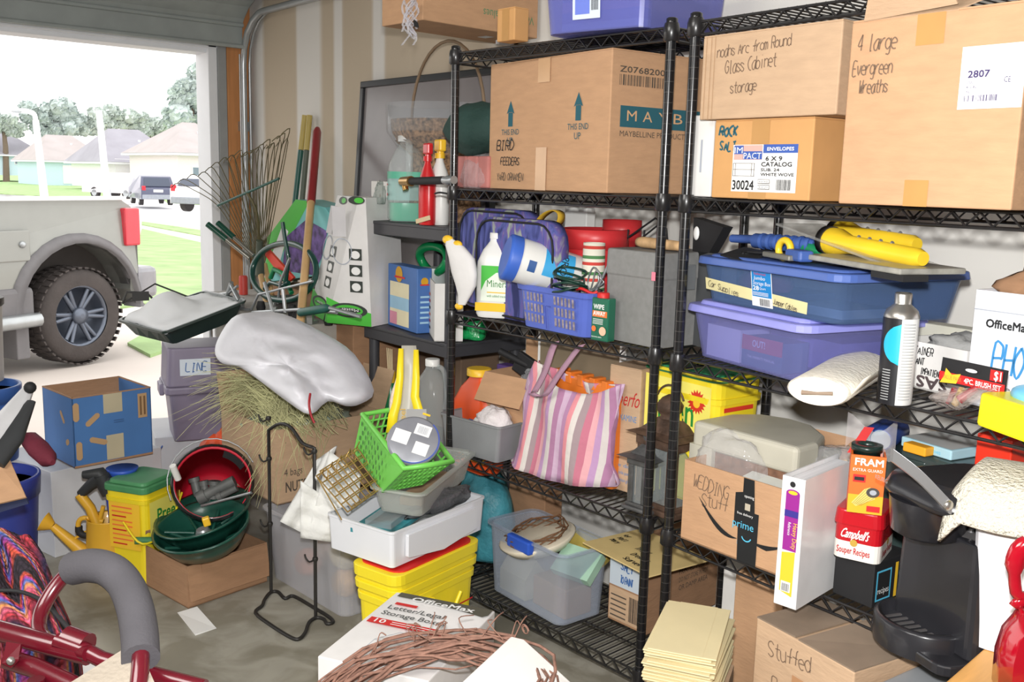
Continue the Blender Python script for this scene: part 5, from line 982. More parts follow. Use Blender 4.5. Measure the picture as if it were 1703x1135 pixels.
# towel roll
A=P(1358,668,z=Z3+.012); B=P(1470,610,z=Z3+.012); ax=(B-A); t=thing('paper_towel_roll','flattened cream roll of paper towel lying end-on at the edge of the third shelf','roll',(A.x,A.y,Z3+E1),math.atan2(ax.y,ax.x)+.05)
PT=mat('towel_paper',S(236,230,216),.95,var=.03,bump=.35,bs=90); g=G(); L=.36; rings=[]
for s_,k in ((0,.92),(.008,1.0),(.12,1.0),(L,1.05)): rings.append([(s_,.062*k*math.cos(a),.030+.030*k*math.sin(a)*(1.0)) for a in [2*PI*i/28 for i in range(28)]])
g.loft(rings); g.build('roll',PT,t); g=G(); rr=[]
for k in range(15): a=-.3+k*.42; 
g.tube([(-.001,-.030,.030),(-.001,.0,.026),(-.001,.03,.024)],[.004,.003,.005],8,flat=1); g.build('core',pl('core_brown',150,130,112,.8),t); G().grid(lambda u,v:(.01+L*u,-.062+.0*v-.02*v,.03+.03*v*0+.032*v),6,3).build('loose_sheet',PT,t,solid=.002)
# spray can
a=P(1485,674,z=Z3+E1); c,r,h=stand(1486,675,56,510,z=Z3+E1); hh=zat(1495,488,c)-Z3; t=thing('aerosol_can','white, black and cyan aerosol can without a cap at the shelf edge','can',c,R_(-20)); 
G().lathe([(r*.96,0),(r,.004),(r,h*.90)],32).build('body',pl('can_white',226,226,224,.35),t); STL=mat('bare_steel',S(190,186,180),.3,metal=.85,var=.05)
G().lathe([(r*1.02,h*.895),(r*1.02,h*.91),(r*.9,h*.97),(r*.5,h*1.03),(r*.48,h*1.04),(r*.50,hh*.985),(r*.44,hh),(r*.30,hh),(r*.28,hh*.97)],28).build('shoulder',STL,t)
vd=Vector((CAM[0]-c.x,CAM[1]-c.y,0)); ac=math.atan2(vd.y,vd.x)-R_(-20)
wrap(t,[(ac-1.5,ac+.05,.0,h*.895)],pl('can_black',34,34,38,.35),r,'black_label'); 
g=G(); g.grid(lambda u,v:((r+.0015)*math.cos(ac-.95+1.0*u*(math.sin(PI*v)**.6) if 0 else ac+.05-1.0*(1-u)*max(.02,math.sin(PI*v)**.6)),(r+.0015)*math.sin(ac+.05-1.0*(1-u)*max(.02,math.sin(PI*v)**.6)),h*(.42+.42*v)),10,14); g.build('cyan_swoosh',pl('can_cyan',40,180,220,.35),t)
g=G(); 
for k in range(26): g.grid(lambda u,v,k=k:((r+.0012)*math.cos(ac+.18+.75*u),(r+.0012)*math.sin(ac+.18+.75*u),h*(.06+.031*k+.010*v)),6,2)
g.build('small_print',pl('print_grey',170,172,172,.6),t); 
g=G()
for k in range(12): g.grid(lambda u,v,k=k:((r+.0016)*math.cos(ac-.85+.5*u),(r+.0016)*math.sin(ac-.85+.5*u),h*(.05+.028*k+.010*v)),6,2)
g.build('small_print',pl('print_grey',0,0,0),t)
# shoe box SAS
F=fit((1606,652),L=(1505,640),R=(1640,630),T=(1606,592),y=1.985,yaw=-14,d=.14); A=F[0]; F[0].z=Z3+E1; hh=zat(1590,582,P(1590,650,y=1.99))-Z3; F=(F[0],F[1],F[2]+.03,.15,max(.06,hh)); F[0].x-=.03; t=open_box('shoe_box','white shoe box with upside-down grey logo and pen words behind the aerosol can','box',F,pl('white_card',0,0,0)); w,d,h=F[2:]
dc=FR(F); dc.hand('CONTAINER',w*.16,h*.74,h*.16,INK,.0022,wx=.6,jit=.12); dc.hand('PLANT',w*.24,h*.52,h*.15,INK,.0022,wx=.6,jit=.12); dc.hand('IMPATIENS',w*.40,h*.33,h*.13,INK,.0022,wx=.55,jit=.12); dc.build('pen_words',t)
dc=Decal((w*.78,0,h*.30),(-1,0,0),(0,0,-1)); dc.n=Vector((0,-1,0)); dc.text('SAS',0,0,h*.24,pl('logo_grey',84,72,74,.6),width=w*.42,bold=.002); dc.build('logo',t)
M_=hold(t); o=crumple('grey_tissue','grey tissue heaped in the shoe box','tissue',(0,0,0),0,w*.4,d*.38,.03,mat('grey_tissue',S(150,150,148),.8,var=.2,bump=.4),3,.3); o.location=M_@Vector((w*.55,d*.5,h*.72))
F=fit((1625,600),L=(1520,580),R=(1640,590),T=(1600,555),y=2.14,yaw=-6,d=.05); F[0].z=Z3+E1; F=(F[0],F[1],.20,.05,zat(1570,545,P(1570,600,y=2.14))-Z3); closed_box('cream_tray','cream tray edge showing behind the grey tissue','tray',F,pl('cream_plastic',208,206,190,.5),seam=False)
# brush set pack
A=P(1562,660,z=Z3+.01); t=thing('brush_pack','brush set in a clear bag under a black and red header card','package',(P(1562,650,y=1.86).x,1.86,Z3+E1),R_(-14)); A=Vector(t.location); yw=R_(-14)
q=px_local(A,yw,[(1561,645),(1673,635),(1672,590),(1560,594)]); w_=q[1][0]-q[0][0]; z0=q[0][2]+.012; h_=q[2][2]-q[1][2]
g=G(); g.add([(q[0][0],0,z0),(q[0][0]+w_,0,z0),(q[0][0]+w_,0.004,z0+h_),(q[0][0],.004,z0+h_)],[(0,1,2,3)]); g.build('header_card',INK,t,solid=.0015)
dc=Decal((q[0][0],-.001,z0)); dc.rect(w_*.0,h_*.10,w_,h_*.36,RED); dc.poly([(w_*.02,0),(w_*.28,h_*.08),(w_*.34,h_*.5),(w_*.2,h_*.4),(w_*.1,h_*.62),(w_*.08,h_*.3)],YEL); dc.text('VALUE PACK',w_*.06,h_*.19,h_*.17,ORG,width=w_*.30); dc.text('4PC. BRUSH SET',w_*.40,h_*.18,h_*.20,WHT,width=w_*.55,bold=.0004); dc.rect(w_*.78,h_*.52,w_*.18,h_*.42,RED); dc.text('$1',w_*.84,h_*.56,h_*.34,WHT,width=w_*.1,bold=.0005); dc.disc(w_*.5,h_*.72,w_*.09,WHT,ry=h_*.07); dc.build('printing',t)
g=G(); q2=px_local(A,yw,[(1553,690),(1580,698),(1620,685),(1672,640),(1562,645),(1556,670)]); n=len(q2)
def bagf(u,v):
    a=px_local(A,yw,[(1553,694)])[0]; b=Vector(q[0]).lerp(Vector(q[1]),u); b.z-=.006; p=Vector((a[0]+.01+.05*u,0,.002)).lerp(b,v**.8); p.y=-(.025*math.sin(PI*v)+.004*math.sin(9*u+4*v)); p.z=max(.002,p.z+.006*math.sin(8*u+3*v)*(1-v)); return p
g.grid(bagf,14,10); g.grid(lambda u,v:bagf(u,v)+Vector((0,.012,0)),14,10); g.build('clear_bag',clear('pinkish_film',(.78,.70,.66),.45,.1,bump=.5,bs=30),t); g=G(); g.tube([bagf(.25,.98)+Vector((0,.006,0)),bagf(.3,.05)+Vector((0,.006,.004))],[.008,.004],8); g.tube([bagf(.6,.95)+Vector((0,.006,0)),bagf(.7,.3)+Vector((0,.006,.004))],[.007,.009],8); g.build('brush_handles',pl('brush_red',160,40,50,.4),t)
g=G(); g.tube([bagf(.45,.9)+Vector((0,.006,0)),bagf(.55,.2)+Vector((0,.006,.004))],[.010,.007],8); g.build('brush_bristles',pl('bristle_tan',196,170,120,.8),t)
# yellow and blue toy set
F=fit((1720,745),L=(1617,706),R=(1760,730),T=(1720,690),z=Z3+E1); F=(F[0],F[1],F[2],.16,.062); F=(F[0],F[1]+.02,F[2],F[3],F[4]); BY=pl('toy_yellow',246,232,30,.35); t=root('toy_case','bright yellow plastic case with blue moulded pieces on top, right edge of the third shelf','toy',F); w,d,h=F[2:]
G().fr(w,d,w*.98,d*.98,0,h,w/2,d/2,.018).build('case',BY,t,bevel=.006); g=G(); TB2=pl('toy_blue',120,196,232,.3); g.ball((w*.50,d*.4,h+.005),.035,16,1.6,1,.6); g.ball((w*.82,d*.5,h+.005),.032,16,1.5,1,.6); g.build('blue_lump',TB2,t); G().box((w*.35,d*.5,h),(w*.7,d*.9,h+.02)).build('hinge_tab',BY,t,bevel=.006)
# OfficeMax box
F=fit((1790,620),L=(1611,610),R=(1850,600),T=(1623,480),y=1.93,yaw=-8,w=.34,d=.26); a=P(1611,610,y=1.95); F=((a.x,1.95,Z3+E1),R_(-8),.34,.26,zat(1623,483,a)-Z3); F=(Vector(F[0]),*F[1:]); t=open_box('office_box','white office storage box with black shop name and blue marker letters at the right edge','box',F,pl('box_white',226,228,234,.6),flaps=()); w,d,h=F[2:]
dc=FR(F); dc.text('OfficeMax',w*.08,h*.69,h*.07,INK,width=w*.27,bold=.0012); dc.hand('PHOTOS',w*.14,h*.30,h*.26,pl('marker_blue',60,140,200,.6),.005,wx=.45,jit=.2); dc.text('housepaper',w*.06,h*.17,h*.05,PEN,width=w*.42); dc.rect(0,h*.83,w,.002,pl('label_grey',0,0,0)); dc.rect(w*.1,h*.04,w*.8,h*.015,pl('label_lilac',180,180,214,.6)); dc.build('printing',t)
M_=hold(t); t=thing('paper_bag_top','brown paper and black item poking out of the office box','paper',M_@Vector((0.02,.02,h-.03)),F[1]); crumple('paper','','',(.10,.06,.01),0,.10,.05,.05,CARD3,5,.3,parent=t); G().box((.15,.02,.02),(.30,.10,.075)).build('black_item',INK,t,bevel=.01)
# ---- fourth shelf
F=fit((1300,961),L=(1132,895),R=(1420,890),T=(1135,765),z=Z4+E1); hh=zat(1135,765,Vector(F[0]))-Z4; F=(F[0],F[1],F[2],.33,hh); w,d,h=F[2:]
t=open_box('wedding_carton','open brown carton with marker scrawl and black parcel tape, fourth shelf left end','box',F,CARD,flaps=((2,.06,20),)); WM=hold(t)
dc=FR(F); dc.hand('WEDDING',w*.10,h*.70,h*.16,PENK,.0022,rot=-3,wx=.62,jit=.2,sp=1.15); dc.hand('Stuff',w*.20,h*.50,h*.16,PENK,.0022,rot=4,wx=.6,jit=.2); BK=pl('tape_black',32,34,36,.35); dc.poly([(w*.58,0),(w*.76,0),(w*.76,h*.62),(w*.72,h*.62),(w*.70,h),(w*.60,h),(w*.60,h*.83),(w*.53,h*.80),(w*.53,h*.42),(w*.57,h*.40)],BK); PB=pl('prime_blue',90,190,225,.5,var=0)
dc.text('prime',w*.52,h*.40,h*.09,PB,width=w*.20); 
sm=[(w*(.17+.40*i/10),h*(.60-.34*math.sin(PI*.5*i/10))) for i in range(11)]; sm2=[(x,y-h*.065*math.sin(PI*i/10)-.001) for i,(x,y) in enumerate(sm)][::-1]; dc.poly(sm+sm2,BK); 
sm=[(w*(.74+.22*i/8),h*(.285+.05*(i/8)**2)) for i in range(9)]; dc.poly(sm+[(x,y-h*.06*(1-abs(i/4-1)*.6)) for i,(x,y) in enumerate(sm)][::-1],BK); dc.ring(w*.66,h*.33,w*.05,.003,PB,a0=200,a1=340)
dc.text('free delivery',w*.56,h*.56,h*.03,WHT,width=w*.15); dc.rect(w*.63,h*.63,w*.05,h*.08,pl('tape_print',190,180,160,.6)); dc.text('opening',w*.62,h*.78,h*.035,WHT,width=w*.09); dc.build('printing',t)
dc=Decal((w*.75,0,h*.24),(-1,0,0),(0,0,-1)); dc.text('prime',0,0,h*.09,PB,width=w*.18); dc.build('upside_down_print',t)
def inw(x,y,z): return WM@Vector((w*x,d*y,h*z))
o=crumple('clear_bags','crinkled clear plastic bags bulging from the front left of the marker-scrawled carton','plastic bag',inw(.28,.22,.78),F[1],.10,.06,.075,clear('crinkle_film',(.93,.93,.95),.35,.06,bump=.35,bs=22),9,.22)
o=crumple('clear_bags','clear plastic wrapped tan parcels at the back right of the marker-scrawled carton','plastic bag',inw(.80,.62,.72),F[1]+.3,.12,.06,.075,MATS['crinkle_film'],12,.22)
t=thing('tape_box','small navy and tan boxed cassette lying in the marker-scrawled carton','box',inw(.55,.52,.80),rot=(R_(-18),R_(-14),F[1]+.5)); G().box((0,0,0),(.16,.07,.035)).build('box',pl('parcel_tan',200,168,128,.7),t,bevel=.003); Decal((.0,0,.006)).rect(.03,0,.09,.022,pl('sony_navy',40,52,110,.4)).text('SONY',.045,.006,.011,WHT,width=.05).build('label',t)
t=thing('olive_folder','olive green folder slanting inside the marker-scrawled carton','folder',inw(.30,.45,.66),rot=(R_(20),R_(-16),F[1]+.2)); G().box((0,0,0),(.20,.13,.012)).build('folder',pl('olive_folder',134,130,84,.7,var=.2),t)
t=thing('white_pad','pale paper pad in the front of the marker-scrawled carton','pad',inw(.45,.04,.78),rot=(R_(10),0,F[1])); G().box((0,0,0),(.14,.10,.02)).build('pad',pl('pad_pale',206,208,200,.7),t)
# beige curved machine behind
c=P(1282,800,y=2.07); t=thing('monitor','beige round-backed electronic housing behind the marker-scrawled carton','monitor',(P(1212,760,y=2.09).x,1.93,Z4+E1),F[1]); zt=zat(1280,706,Vector((c.x,2.08,0)))-Z4; zb_=zat(1280,752,Vector((c.x,2.02,0)))-Z4; Wd=P(1352,720,y=2.08).x-P(1210,750,y=2.08).x
BGE=pl('beige_plastic',190,186,170,.5); g=G(); ol=[(Wd*x,.24*y) for x,y in ((0,0),(1.25,0),(1.25,.35),(1.1,.7),(.8,.95),(.5,1),(.2,.9),(.02,.6))]; g.prism(ol,zb_-.01,zt); g.build('top_shell',BGE,t,bevel=.012,seg=3); g=G(); g.prism([(x*.98+.003,y*.98+.01) for x,y in ol],0,zb_-.01); g.build('body',mat('grille_brown',S(120,86,66),.6,var=.2,vs=60),t); 
g=G(); g.box((-.002,-.004,0),(Wd*.28,.01,zb_)); g.build('front_frame',BGE,t)
# binder
F=fit((1323,1016),L=(1286,1003),R=(1385,977),T=(1333,799),z=Z4+E1); F=(F[0],F[1],F[2],.25,F[4]); w,d,h=F[2:]; t=root('ring_binder','big white ring binder with purple and yellow spine label standing at the shelf edge','binder',F)
BW=pl('binder_white',232,232,232,.3,coat=.3); G().box((0,0,0),(w,.004,h)).build('spine',BW,t,bevel=.0015); G().box((0,.002,0),(.0035,d,h)).build('cover',BW,t); G().box((w-.0035,.002,0),(w,d,h)).build('cover',BW,t); G().box((.005,.02,.006),(w-.005,d-.012,h-.010)).build('pages',mat('paper_pages',S(226,226,228),.8,var=.08,vs=2,stretch=(60,1,1)),t)
MG=pl('label_purple',150,40,140,.4,var=0); YO=pl('label_gold',244,196,52,.4,var=0); dc=FR(F); dc.rect(w*.22,h*.44,w*.60,h*.44,MG); dc.disc(w*.52,h*.88,w*.30,MG,ry=h*.03); dc.disc(w*.52,h*.885,w*.2,YO,ry=h*.015); dc.poly([(w*.22,h*.12),(w*.78,h*.09),(w*.80,h*.44),(w*.22,h*.42)],YO); dc.rect(w*.22,h*.70,w*.6,h*.05,pl('label_indigo',60,50,140,.4)); dc.rect(w*.28,h*.12,w*.42,h*.08,WHT); dc.bars(w*.32,h*.125,w*.34,h*.06,INK,2); dc.text('Heavy Duty',w*.64,h*.80 if 0 else h*.66,w*.20,pl('label_gold',0,0,0),width=h*.20,rot=-90); dc.text('Reference',w*.42,h*.66,w*.13,WHT,width=h*.10,rot=-90); dc.disc(w*.5,h*.95,w*.12,INK); dc.build('label',t)
# recipe boxes and tin
F=fit((1449,1013),L=(1384,986),R=(1500,978),T=(1452,938),z=Z4+E1); F=(F[0],F[1],F[2],.15,F[4]); t=closed_box('recipe_box','black card box printed recipes under the red tin','box',F,INK,bevel=.002,seam=False); w,d,h=F[2:]; dc=RT(F); dc.rect(d*.06,h*.12,d*.36,h*.68,PB); dc.rect(d*.09,h*.16,d*.30,h*.60,INK); dc.text('recipes',d*.10,h*.28,h*.14,WHT,width=d*.27); 
for k in range(4): dc.rect(d*(.50+.10*k),h*.1,d*.07,h*.78,(YO,ORG,pl('brick_pr',150,70,50,.6),PB)[k])
dc.build('printing',t); zt=F[0].z+h
F=fit((1463,943),L=(1380,924),R=(1502,925),T=(1467,885),z=zt+.001); hh=.058; A_=P(1463,943,z=zt); hh=zat(1468,878,A_)-zt; F=(F[0],F[1],F[2],.14,hh); t=root('recipe_tin','red and white lettered recipe tin on the black recipe box','tin',F); w,d,h=F[2:]; TR=pl('tin_red',186,22,34,.25,coat=.3)
G().fr(w-.006,d-.006,w-.006,d-.006,0,h*.45,w/2,d/2,.018).build('lower_band',pl('tin_cream',236,230,222,.3),t); G().fr(w-.006,d-.006,w-.006,d-.006,h*.45,h,w/2,d/2,.018).build('upper_band',TR,t); G().fr(w+.002,d+.002,w-.004,d-.004,h*.86,h*1.26,w/2,d/2,.02).build('lid',TR,t,bevel=.004)
dc=Decal((0,.002,0)); dc.text("Campbell's",w*.16,h*.55,h*.24,WHT,width=w*.55,shear=.35,bold=.0006); dc.disc(w*.45,h*.44,h*.09,pl('seal_gold',196,160,70,.4)); dc.text('Souper Recipes',w*.12,h*.15,h*.17,TR,width=w*.66,bold=.0004); dc.build('lettering',t); dc=Decal((w-.002,0,0),(0,1,0),(0,0,1)); dc.text('Souper Recipes',d*.15,h*.15,h*.17,TR,width=d*.6,bold=.0004); dc.disc(d*.45,h*.44,h*.09,pl('seal_gold',0,0,0)); dc.build('side_lettering',t); zt2=F[0].z+h*1.26
F=fit((1466,858),L=(1408,851),R=(1480,853),T=(1472,760),z=zt2+.001); A_=P(1466,858,z=zt2); F=(F[0],F[1],F[2],.07,zat(1472,762,A_)-zt2); FO=pl('filter_orange',240,112,40,.5); t=open_box('filter_box','orange torn-open oil filter box standing on the red tin','box',F,FO); w,d,h=F[2:]
dc=FR(F); dc.rect(w*.0,0,w,h*.32,pl('filter_gold',250,180,40,.5)); dc.text('FRAM',w*.12,h*.83,h*.12,WHT,width=w*.80,bold=.001); dc.text('EXTRA GUARD',w*.08,h*.73,h*.05,WHT,width=w*.84); dc.rect(w*.10,h*.54,w*.36,h*.13,RED); dc.rect(w*.14,h*.57,w*.28,h*.06,INK)
cy=lambda a,b:(w*(.50+.28*a),h*(.30+.14*b)); dc.poly([cy(-1.4,-.9),cy(-.9,-1.3),cy(1.0,-.2),cy(.4,1.2),cy(-.2,.9)],pl('filter_pleat',226,204,110,.6)); 
for k in range(6): dc.poly([cy(-1.3+.16*k,-1.0-.03*k),cy(-1.25+.16*k,-1.02-.03*k),cy(.05+.17*k,.95-.2*k),cy(-.0+.17*k,.95-.2*k)],pl('filter_line',150,130,60,.6))
dc.disc(*cy(.7,.6),w*.19,pl('filter_end',70,66,62,.6),ry=h*.085); dc.disc(*cy(.72,.6),w*.10,pl('label_grey',0,0,0),ry=h*.045); dc.rect(w*.55,h*.05,w*.38,h*.10,RED); dc.build('printing',t); FM=hold(t)
t=thing('oil_filter','black ring end of an oil filter in the torn filter box','filter',FM@Vector((w*.45,d*.5,.01)),F[1]); G().lathe([(w*.40,0),(w*.40,h*.96),(w*.46,h*.96),(w*.46,h*1.05),(w*.30,h*1.06),(w*.28,h*1.0)],28).build('ring',pl('rubber_green',30,48,44,.3),t)
t=thing('torn_wrap','crumpled clear and red torn wrapper above the filter box','wrapper',FM@Vector((w*.7,d*.9,h*.9)),F[1]); g=G(); g.grid(lambda u,v:(-.06+.10*u,.0+.015*math.sin(6*u),.01+.06*v+.02*math.sin(5*u+2*v)),10,6); g.build('film',clear('wrap_film',(.92,.88,.88),.5,.1,bump=.5),t); g=G(); g.grid(lambda u,v:(-.055+.02*u+.03*v,-.004,.0+.06*v),4,6); g.build('red_strip',RED,t)
# coffee maker
KB=mat('machine_black',S(38,38,42),.3,var=.1,vs=6,coat=.2); KG=mat('machine_grey',S(84,82,82),.4,var=.1)
t=thing('coffee_maker','black pod coffee maker with a silver lifting handle at the right end of the rack','coffee maker',(-.962,1.745,Z4+E1),R_(-22)); w,d=.222,.25
zh=lambda px,py,x,y: zat(px,py,Vector((x,y,0)))-Z4
H1=zh(1600,890,-.77,1.80); H2=zh(1560,785,-.80,1.85); Hc=zh(1500,895,-.90,1.72)
g=G(); g.fr(w,d-.02,w,d-.02,0,.022,w/2,d/2+.01,.03); g.fr(w,.17,w-.01,.165,.022,H1,w/2,d-.085,.02); g.build('body',KB,t,bevel=.004)
g=G(); g.lathe([(.092,0),(.094,.05),(.090,.056),(.080,.056),(.078,.035),(.02,.033)],32,(.088,.078,0),sy=.85); g.build('drip_tray',KB,t); g=G()
for k in range(7): g.box((.03+.018*k,.03,.034),(.036+.018*k,.125,.037))
g.build('tray_grille',KG,t)
g=G(); g.lathe([(.05,Hc),(.068,Hc+.01),(.075,Hc+.075)],28,(.088,.075,0)); g.build('pod_holder',KB,t)
g=G(); 
def ring(k,z,dy=0): return [(x+w/2,y+.14+dy,z) for x,y in rrect(w*k,.27*k,.06)]
g.loft([ring(.94,Hc+.075),ring(1.0,Hc+.085),ring(1.0,H2-.03),ring(.93,H2-.008),ring(.72,H2)],smooth=True); g.build('head',KB,t)
g=G(); g.add([(w*.5,.09,H1+.001),(w*.99,.09,H1-.01),(w*.99,.2,H1+.02),(w*.5,.2,H1+.03)],[(0,1,2,3)]); g.build('button_panel',KG,t,solid=.004)
g=G()
for x,y in ((.15,.12),(.165,.14),(.185,.125)): g.lathe([(.007,H1+.006),(.006,H1+.014)],12,(x,y,0))
g.build('buttons',mat('button_chrome',S(170,170,172),.3,metal=.7,var=0),t)
T=hold(t).inverted(); pv=T@P(1575,840,x=-.775); e=T@P(1483,757,x=-.87); mid=pv.lerp(e,.5)+Vector((0,0,.006))
g=G(); sp=smooth_path([pv+Vector((.002,.006,-.004)),pv,mid,e],6); n=len(sp); g.loft([[q+Vector((dx,0,dz)) for dx,dz in ((-.004,-.012),(.004,-.012),(.004,.012),(-.004,.012))] for q in sp],smooth=False); g.build('lift_handle',mat('brushed_silver',S(190,190,192),.28,metal=.8,var=.05),t,bevel=.003)
G().ball(pv+Vector((.004,0,0)),.010,12,.6,1,1).build('pivot_screw',STL,t)
dc=Decal((.012,-.004,Hc+.10)); dc.text('KEURIG',.012,0,.009,pl('logo_silver',150,150,150,.4),width=.035); dc.build('logo',t)
# things at the back of the fourth shelf
F=fit((1581,768),L=(1497,748),R=(1620,754),T=(1581,752),y=1.99,yaw=-12); zb=F[0].z; F=(F[0],F[1],F[2],.16,.022); PBX=pl('ice_blue_card',176,214,226,.5)
cs=thing('instrument_case','dark green-black moulded case at the back of the fourth shelf under the pale blue box','case',(F[0].x-.02,F[0].y-.01,Z4+E1),F[1]); G().fr(F[2]+.10,.2,F[2]+.08,.19,0,zb-Z4-.002,F[2]/2+.05,.10,.03).build('shell',pl('case_green_black',52,66,64,.3,coat=.4),cs,bevel=.01)
F[0].z=zb+.001; t=closed_box('glove_box','thin pale blue and white box lying on the dark case','box',F,PBX,seam=False); TP_(F).rect(.004,.004,F[2]-.008,F[3]-.008,pl('box_top_grey',206,208,206,.5)).build('top_print',t); zb0=zb; FR(F).text('safety',F[2]*.15,.006,.010,PB,width=F[2]*.2).text('gloves',F[2]*.6,.006,.010,PB,width=F[2]*.2).build('print',t)
F=fit((1680,775),L=(1620,770),R=(1700,770),T=(1680,738),y=1.96,yaw=-8,d=.12); zb=F[0].z; hh=zat(1640,725,Vector((F[0].x,1.96,0))); F[0].z=Z4+E1; F=(*F[:4],hh-Z4); t=closed_box('red_box','bright red box at the back right of the fourth shelf','box',F,pl('box_red',226,52,28,.4),seam=False)
for k,(px,lab) in enumerate(((1470,'blue capped spray can lying at the back, behind the wrapper'),(1488,'silver-ended blue can lying beside the blue capped one'))):
    c=P(px,725,y=2.06); t=thing('drink_can',lab,'can',(c.x,2.0,c.z),rot=(R_(-90),0,R_(12)),group='cans lying behind the wrapper'); G().lathe([(.024,0),(.028,.008),(.028,.12),(.024,.13)],20).build('body',pl('can_blue',56,84,160,.3,metal=.3),t); G().lathe([(.022,-.002),(.023,.004),(.01,.005)],20).build('can_end',pl('can_end_pale',186,205,220,.3,metal=.5),t)
c=P(1480,745,y=2.04); t=closed_box('can_support_box','dark box carrying the two cans','box',(Vector((P(1445,745,y=2.04).x,1.99,Z4+E1)),0,.16,.16,P(1480,735,y=2.02).z-Z4-.022),pl('case_green_black',0,0,0),seam=False)
F=fit((1525,775),L=(1487,770),R=(1530,775),T=(1525,757),y=1.94,yaw=-10,d=.03); F[0].z=zb0+.001; F[0].y+=.03; F=(F[0],F[1],F[2],.03,.02); closed_box('orange_card','small orange-yellow box in front of the dark case','box',F,pl('amber_card',250,176,40,.5),seam=False)
# ================================================================ right foreground
# wooden box, white bin, towel, red bag
WDT=mat('pine_top',S(222,166,92),.5,var=.12,vs=5,stretch=(8,1,1)); tz=.60
A=P(1575,1132,z=tz); B=P(1637,1078,z=tz); yw=math.atan2(B.y-A.y,B.x-A.x)
t=thing('wooden_stool','varnished pine step stool corner at the bottom right of the picture','stool',(B.x,B.y,0),yw-PI/2); G().box((0,-.30,tz-.03),(.40,.0,tz)).build('top',WDT,t,bevel=.004)
for x in (.01,.35):
    for y in (-.29,-.05): G().box((x,y,0),(x+.04,y+.04,tz-.03)).build('leg',WDT,t)
a=P(1610,1072,z=tz+.002); b=P(1690,1095,z=tz+.002); yw=math.atan2(b.y-a.y,b.x-a.x); hb=zat(1625,842,a)-tz
F=(Vector((a.x,a.y,tz+.0015)),yw,.26,.20,hb); BWP=pl('bin_white',226,226,230,.35,var=.01); t=tote('white_bin','tall white plastic bin with a lip at the right edge, towel over its top','bin',F,BWP,BWP,taper=.90,r=.03,rim=.016); Wm=hold(t)
G().fr(.24,.18,.26,.20,.004,hb*.5,.13,.10,.02).build('contents',pl('inner_stuff',0,0,0) if 'inner_stuff' in MATS else WPL,t)
TW=mat('terry_cloth',S(214,208,192),.98,var=.05,bump=1.0,bs=140)
from mathutils import noise
t=thing('terry_towel','cream terry towel draped over the white bin','towel',Wm@Vector((0,0,hb)),yw)
g=G()
def tw(u,v):
    x=-.055+.36*u; y=-.06+.26*v; n=noise.noise(Vector((x*9,y*9,1)))*.018
    z=.03+n+.05*math.sin(PI*min(1,max(0,v)))*(.6+.7*u)
    e=max(0,.10-u*1.2); z-=e*.45; 
    if v<.15: z-=(.15-v)*.35
    return (x,y,z)
g.grid(tw,34,26); g.build('cloth',TW,t,solid=.007)
RG=pl('glossy_red_film',165,12,32,.12,coat=1.0,bump=.25,bs=9); 
c=P(1700,1110,z=.62); t=thing('red_bag','glossy red plastic bag with an up-turned handle at the far right edge','bag',(P(1708,1130,z=.60).x-.03,P(1708,1130,z=.60).y-.16,.60+.002))
A=Vector(t.location); yv=R_(40)
pr=px_local(A,yv,[(1655,1140),(1660,1085),(1672,1050),(1690,1030),(1703,1015),(1740,1010),(1760,1060),(1765,1140)])
g=G(); cxm=(pr[0][0]+pr[-1][0])/2
mpt=lambda p,k,y:(math.cos(yv)*(cxm+(p[0]-cxm)*k)-math.sin(yv)*y,math.sin(yv)*(cxm+(p[0]-cxm)*k)+math.cos(yv)*y,max(0,p[2]*(.9+.1*k)))
g.loft([[mpt(p,.7,-.03) for p in pr],[mpt(p,1,-.012) for p in pr],[mpt(p,1,.02) for p in pr],[mpt(p,.7,.04) for p in pr]],smooth=True); g.build('bag_film',RG,t)
hp=px_local(A,yv,[(1700,1030),(1697,1012),(1688,1008),(1702,995),(1690,985),(1688,940),(1696,915),(1710,905)]); g=G(); g.tube([mpt((p[0],0,p[2]),1,.0) for p in smooth_path(hp,3)],[.004]*6+[.010]*9+[.016]*7,8,flat=.8); g.build('bag_handle',RG,t)
# envelopes
a=P(1165,1008,z=.44); zc=.44; q=[P(*p,z=zc) for p in ((1073,1076),(1192,1099),(1255,1026),(1165,1008))]
yw=math.atan2(q[1].y-q[0].y,q[1].x-q[0].x)
zb=.30; sup=thing('lower_carton','plain tan carton carrying the envelope stack in the foreground','box',(q[0].x,q[0].y,0),yw); G().box((-.02,0,0),(.16,.27,zb)).build('body',CARD2,sup)
MAN2=mat('manila_paper',S(226,212,168),.8,var=.03); n=30; rnd=random.Random(5)
proto=None
for k in range(n):
    z=zb+.0005+(zc-zb)*k/n; lab='manila envelope in the thick foreground stack' if k<n-1 else 'topmost manila envelope of the foreground stack'
    if proto is None:
        proto=thing('manila_envelope',lab,'envelope',(0,0,0),yw,'manila envelopes in the foreground stack'); G().box((0,0,0),(.148,.262,.0036)).build('paper',MAN2,proto,bevel=.0015); G().box((.03,.0,.0036),(.118,.262,.0040)).build('seam_flap',MAN2,proto); e=proto
    else: e=copy_tree(proto); e['label']=lab; 
    if k==n-1: del e['group']
    off=Vector((math.cos(yw),math.sin(yw),0))*rnd.uniform(-.006,.006)+Vector((-math.sin(yw),math.cos(yw),0))*rnd.uniform(-.009,.009)
    e.location=Vector((q[0].x,q[0].y,z))+off; e.rotation_euler=(0,0,yw+R_(rnd.uniform(-2,2)))
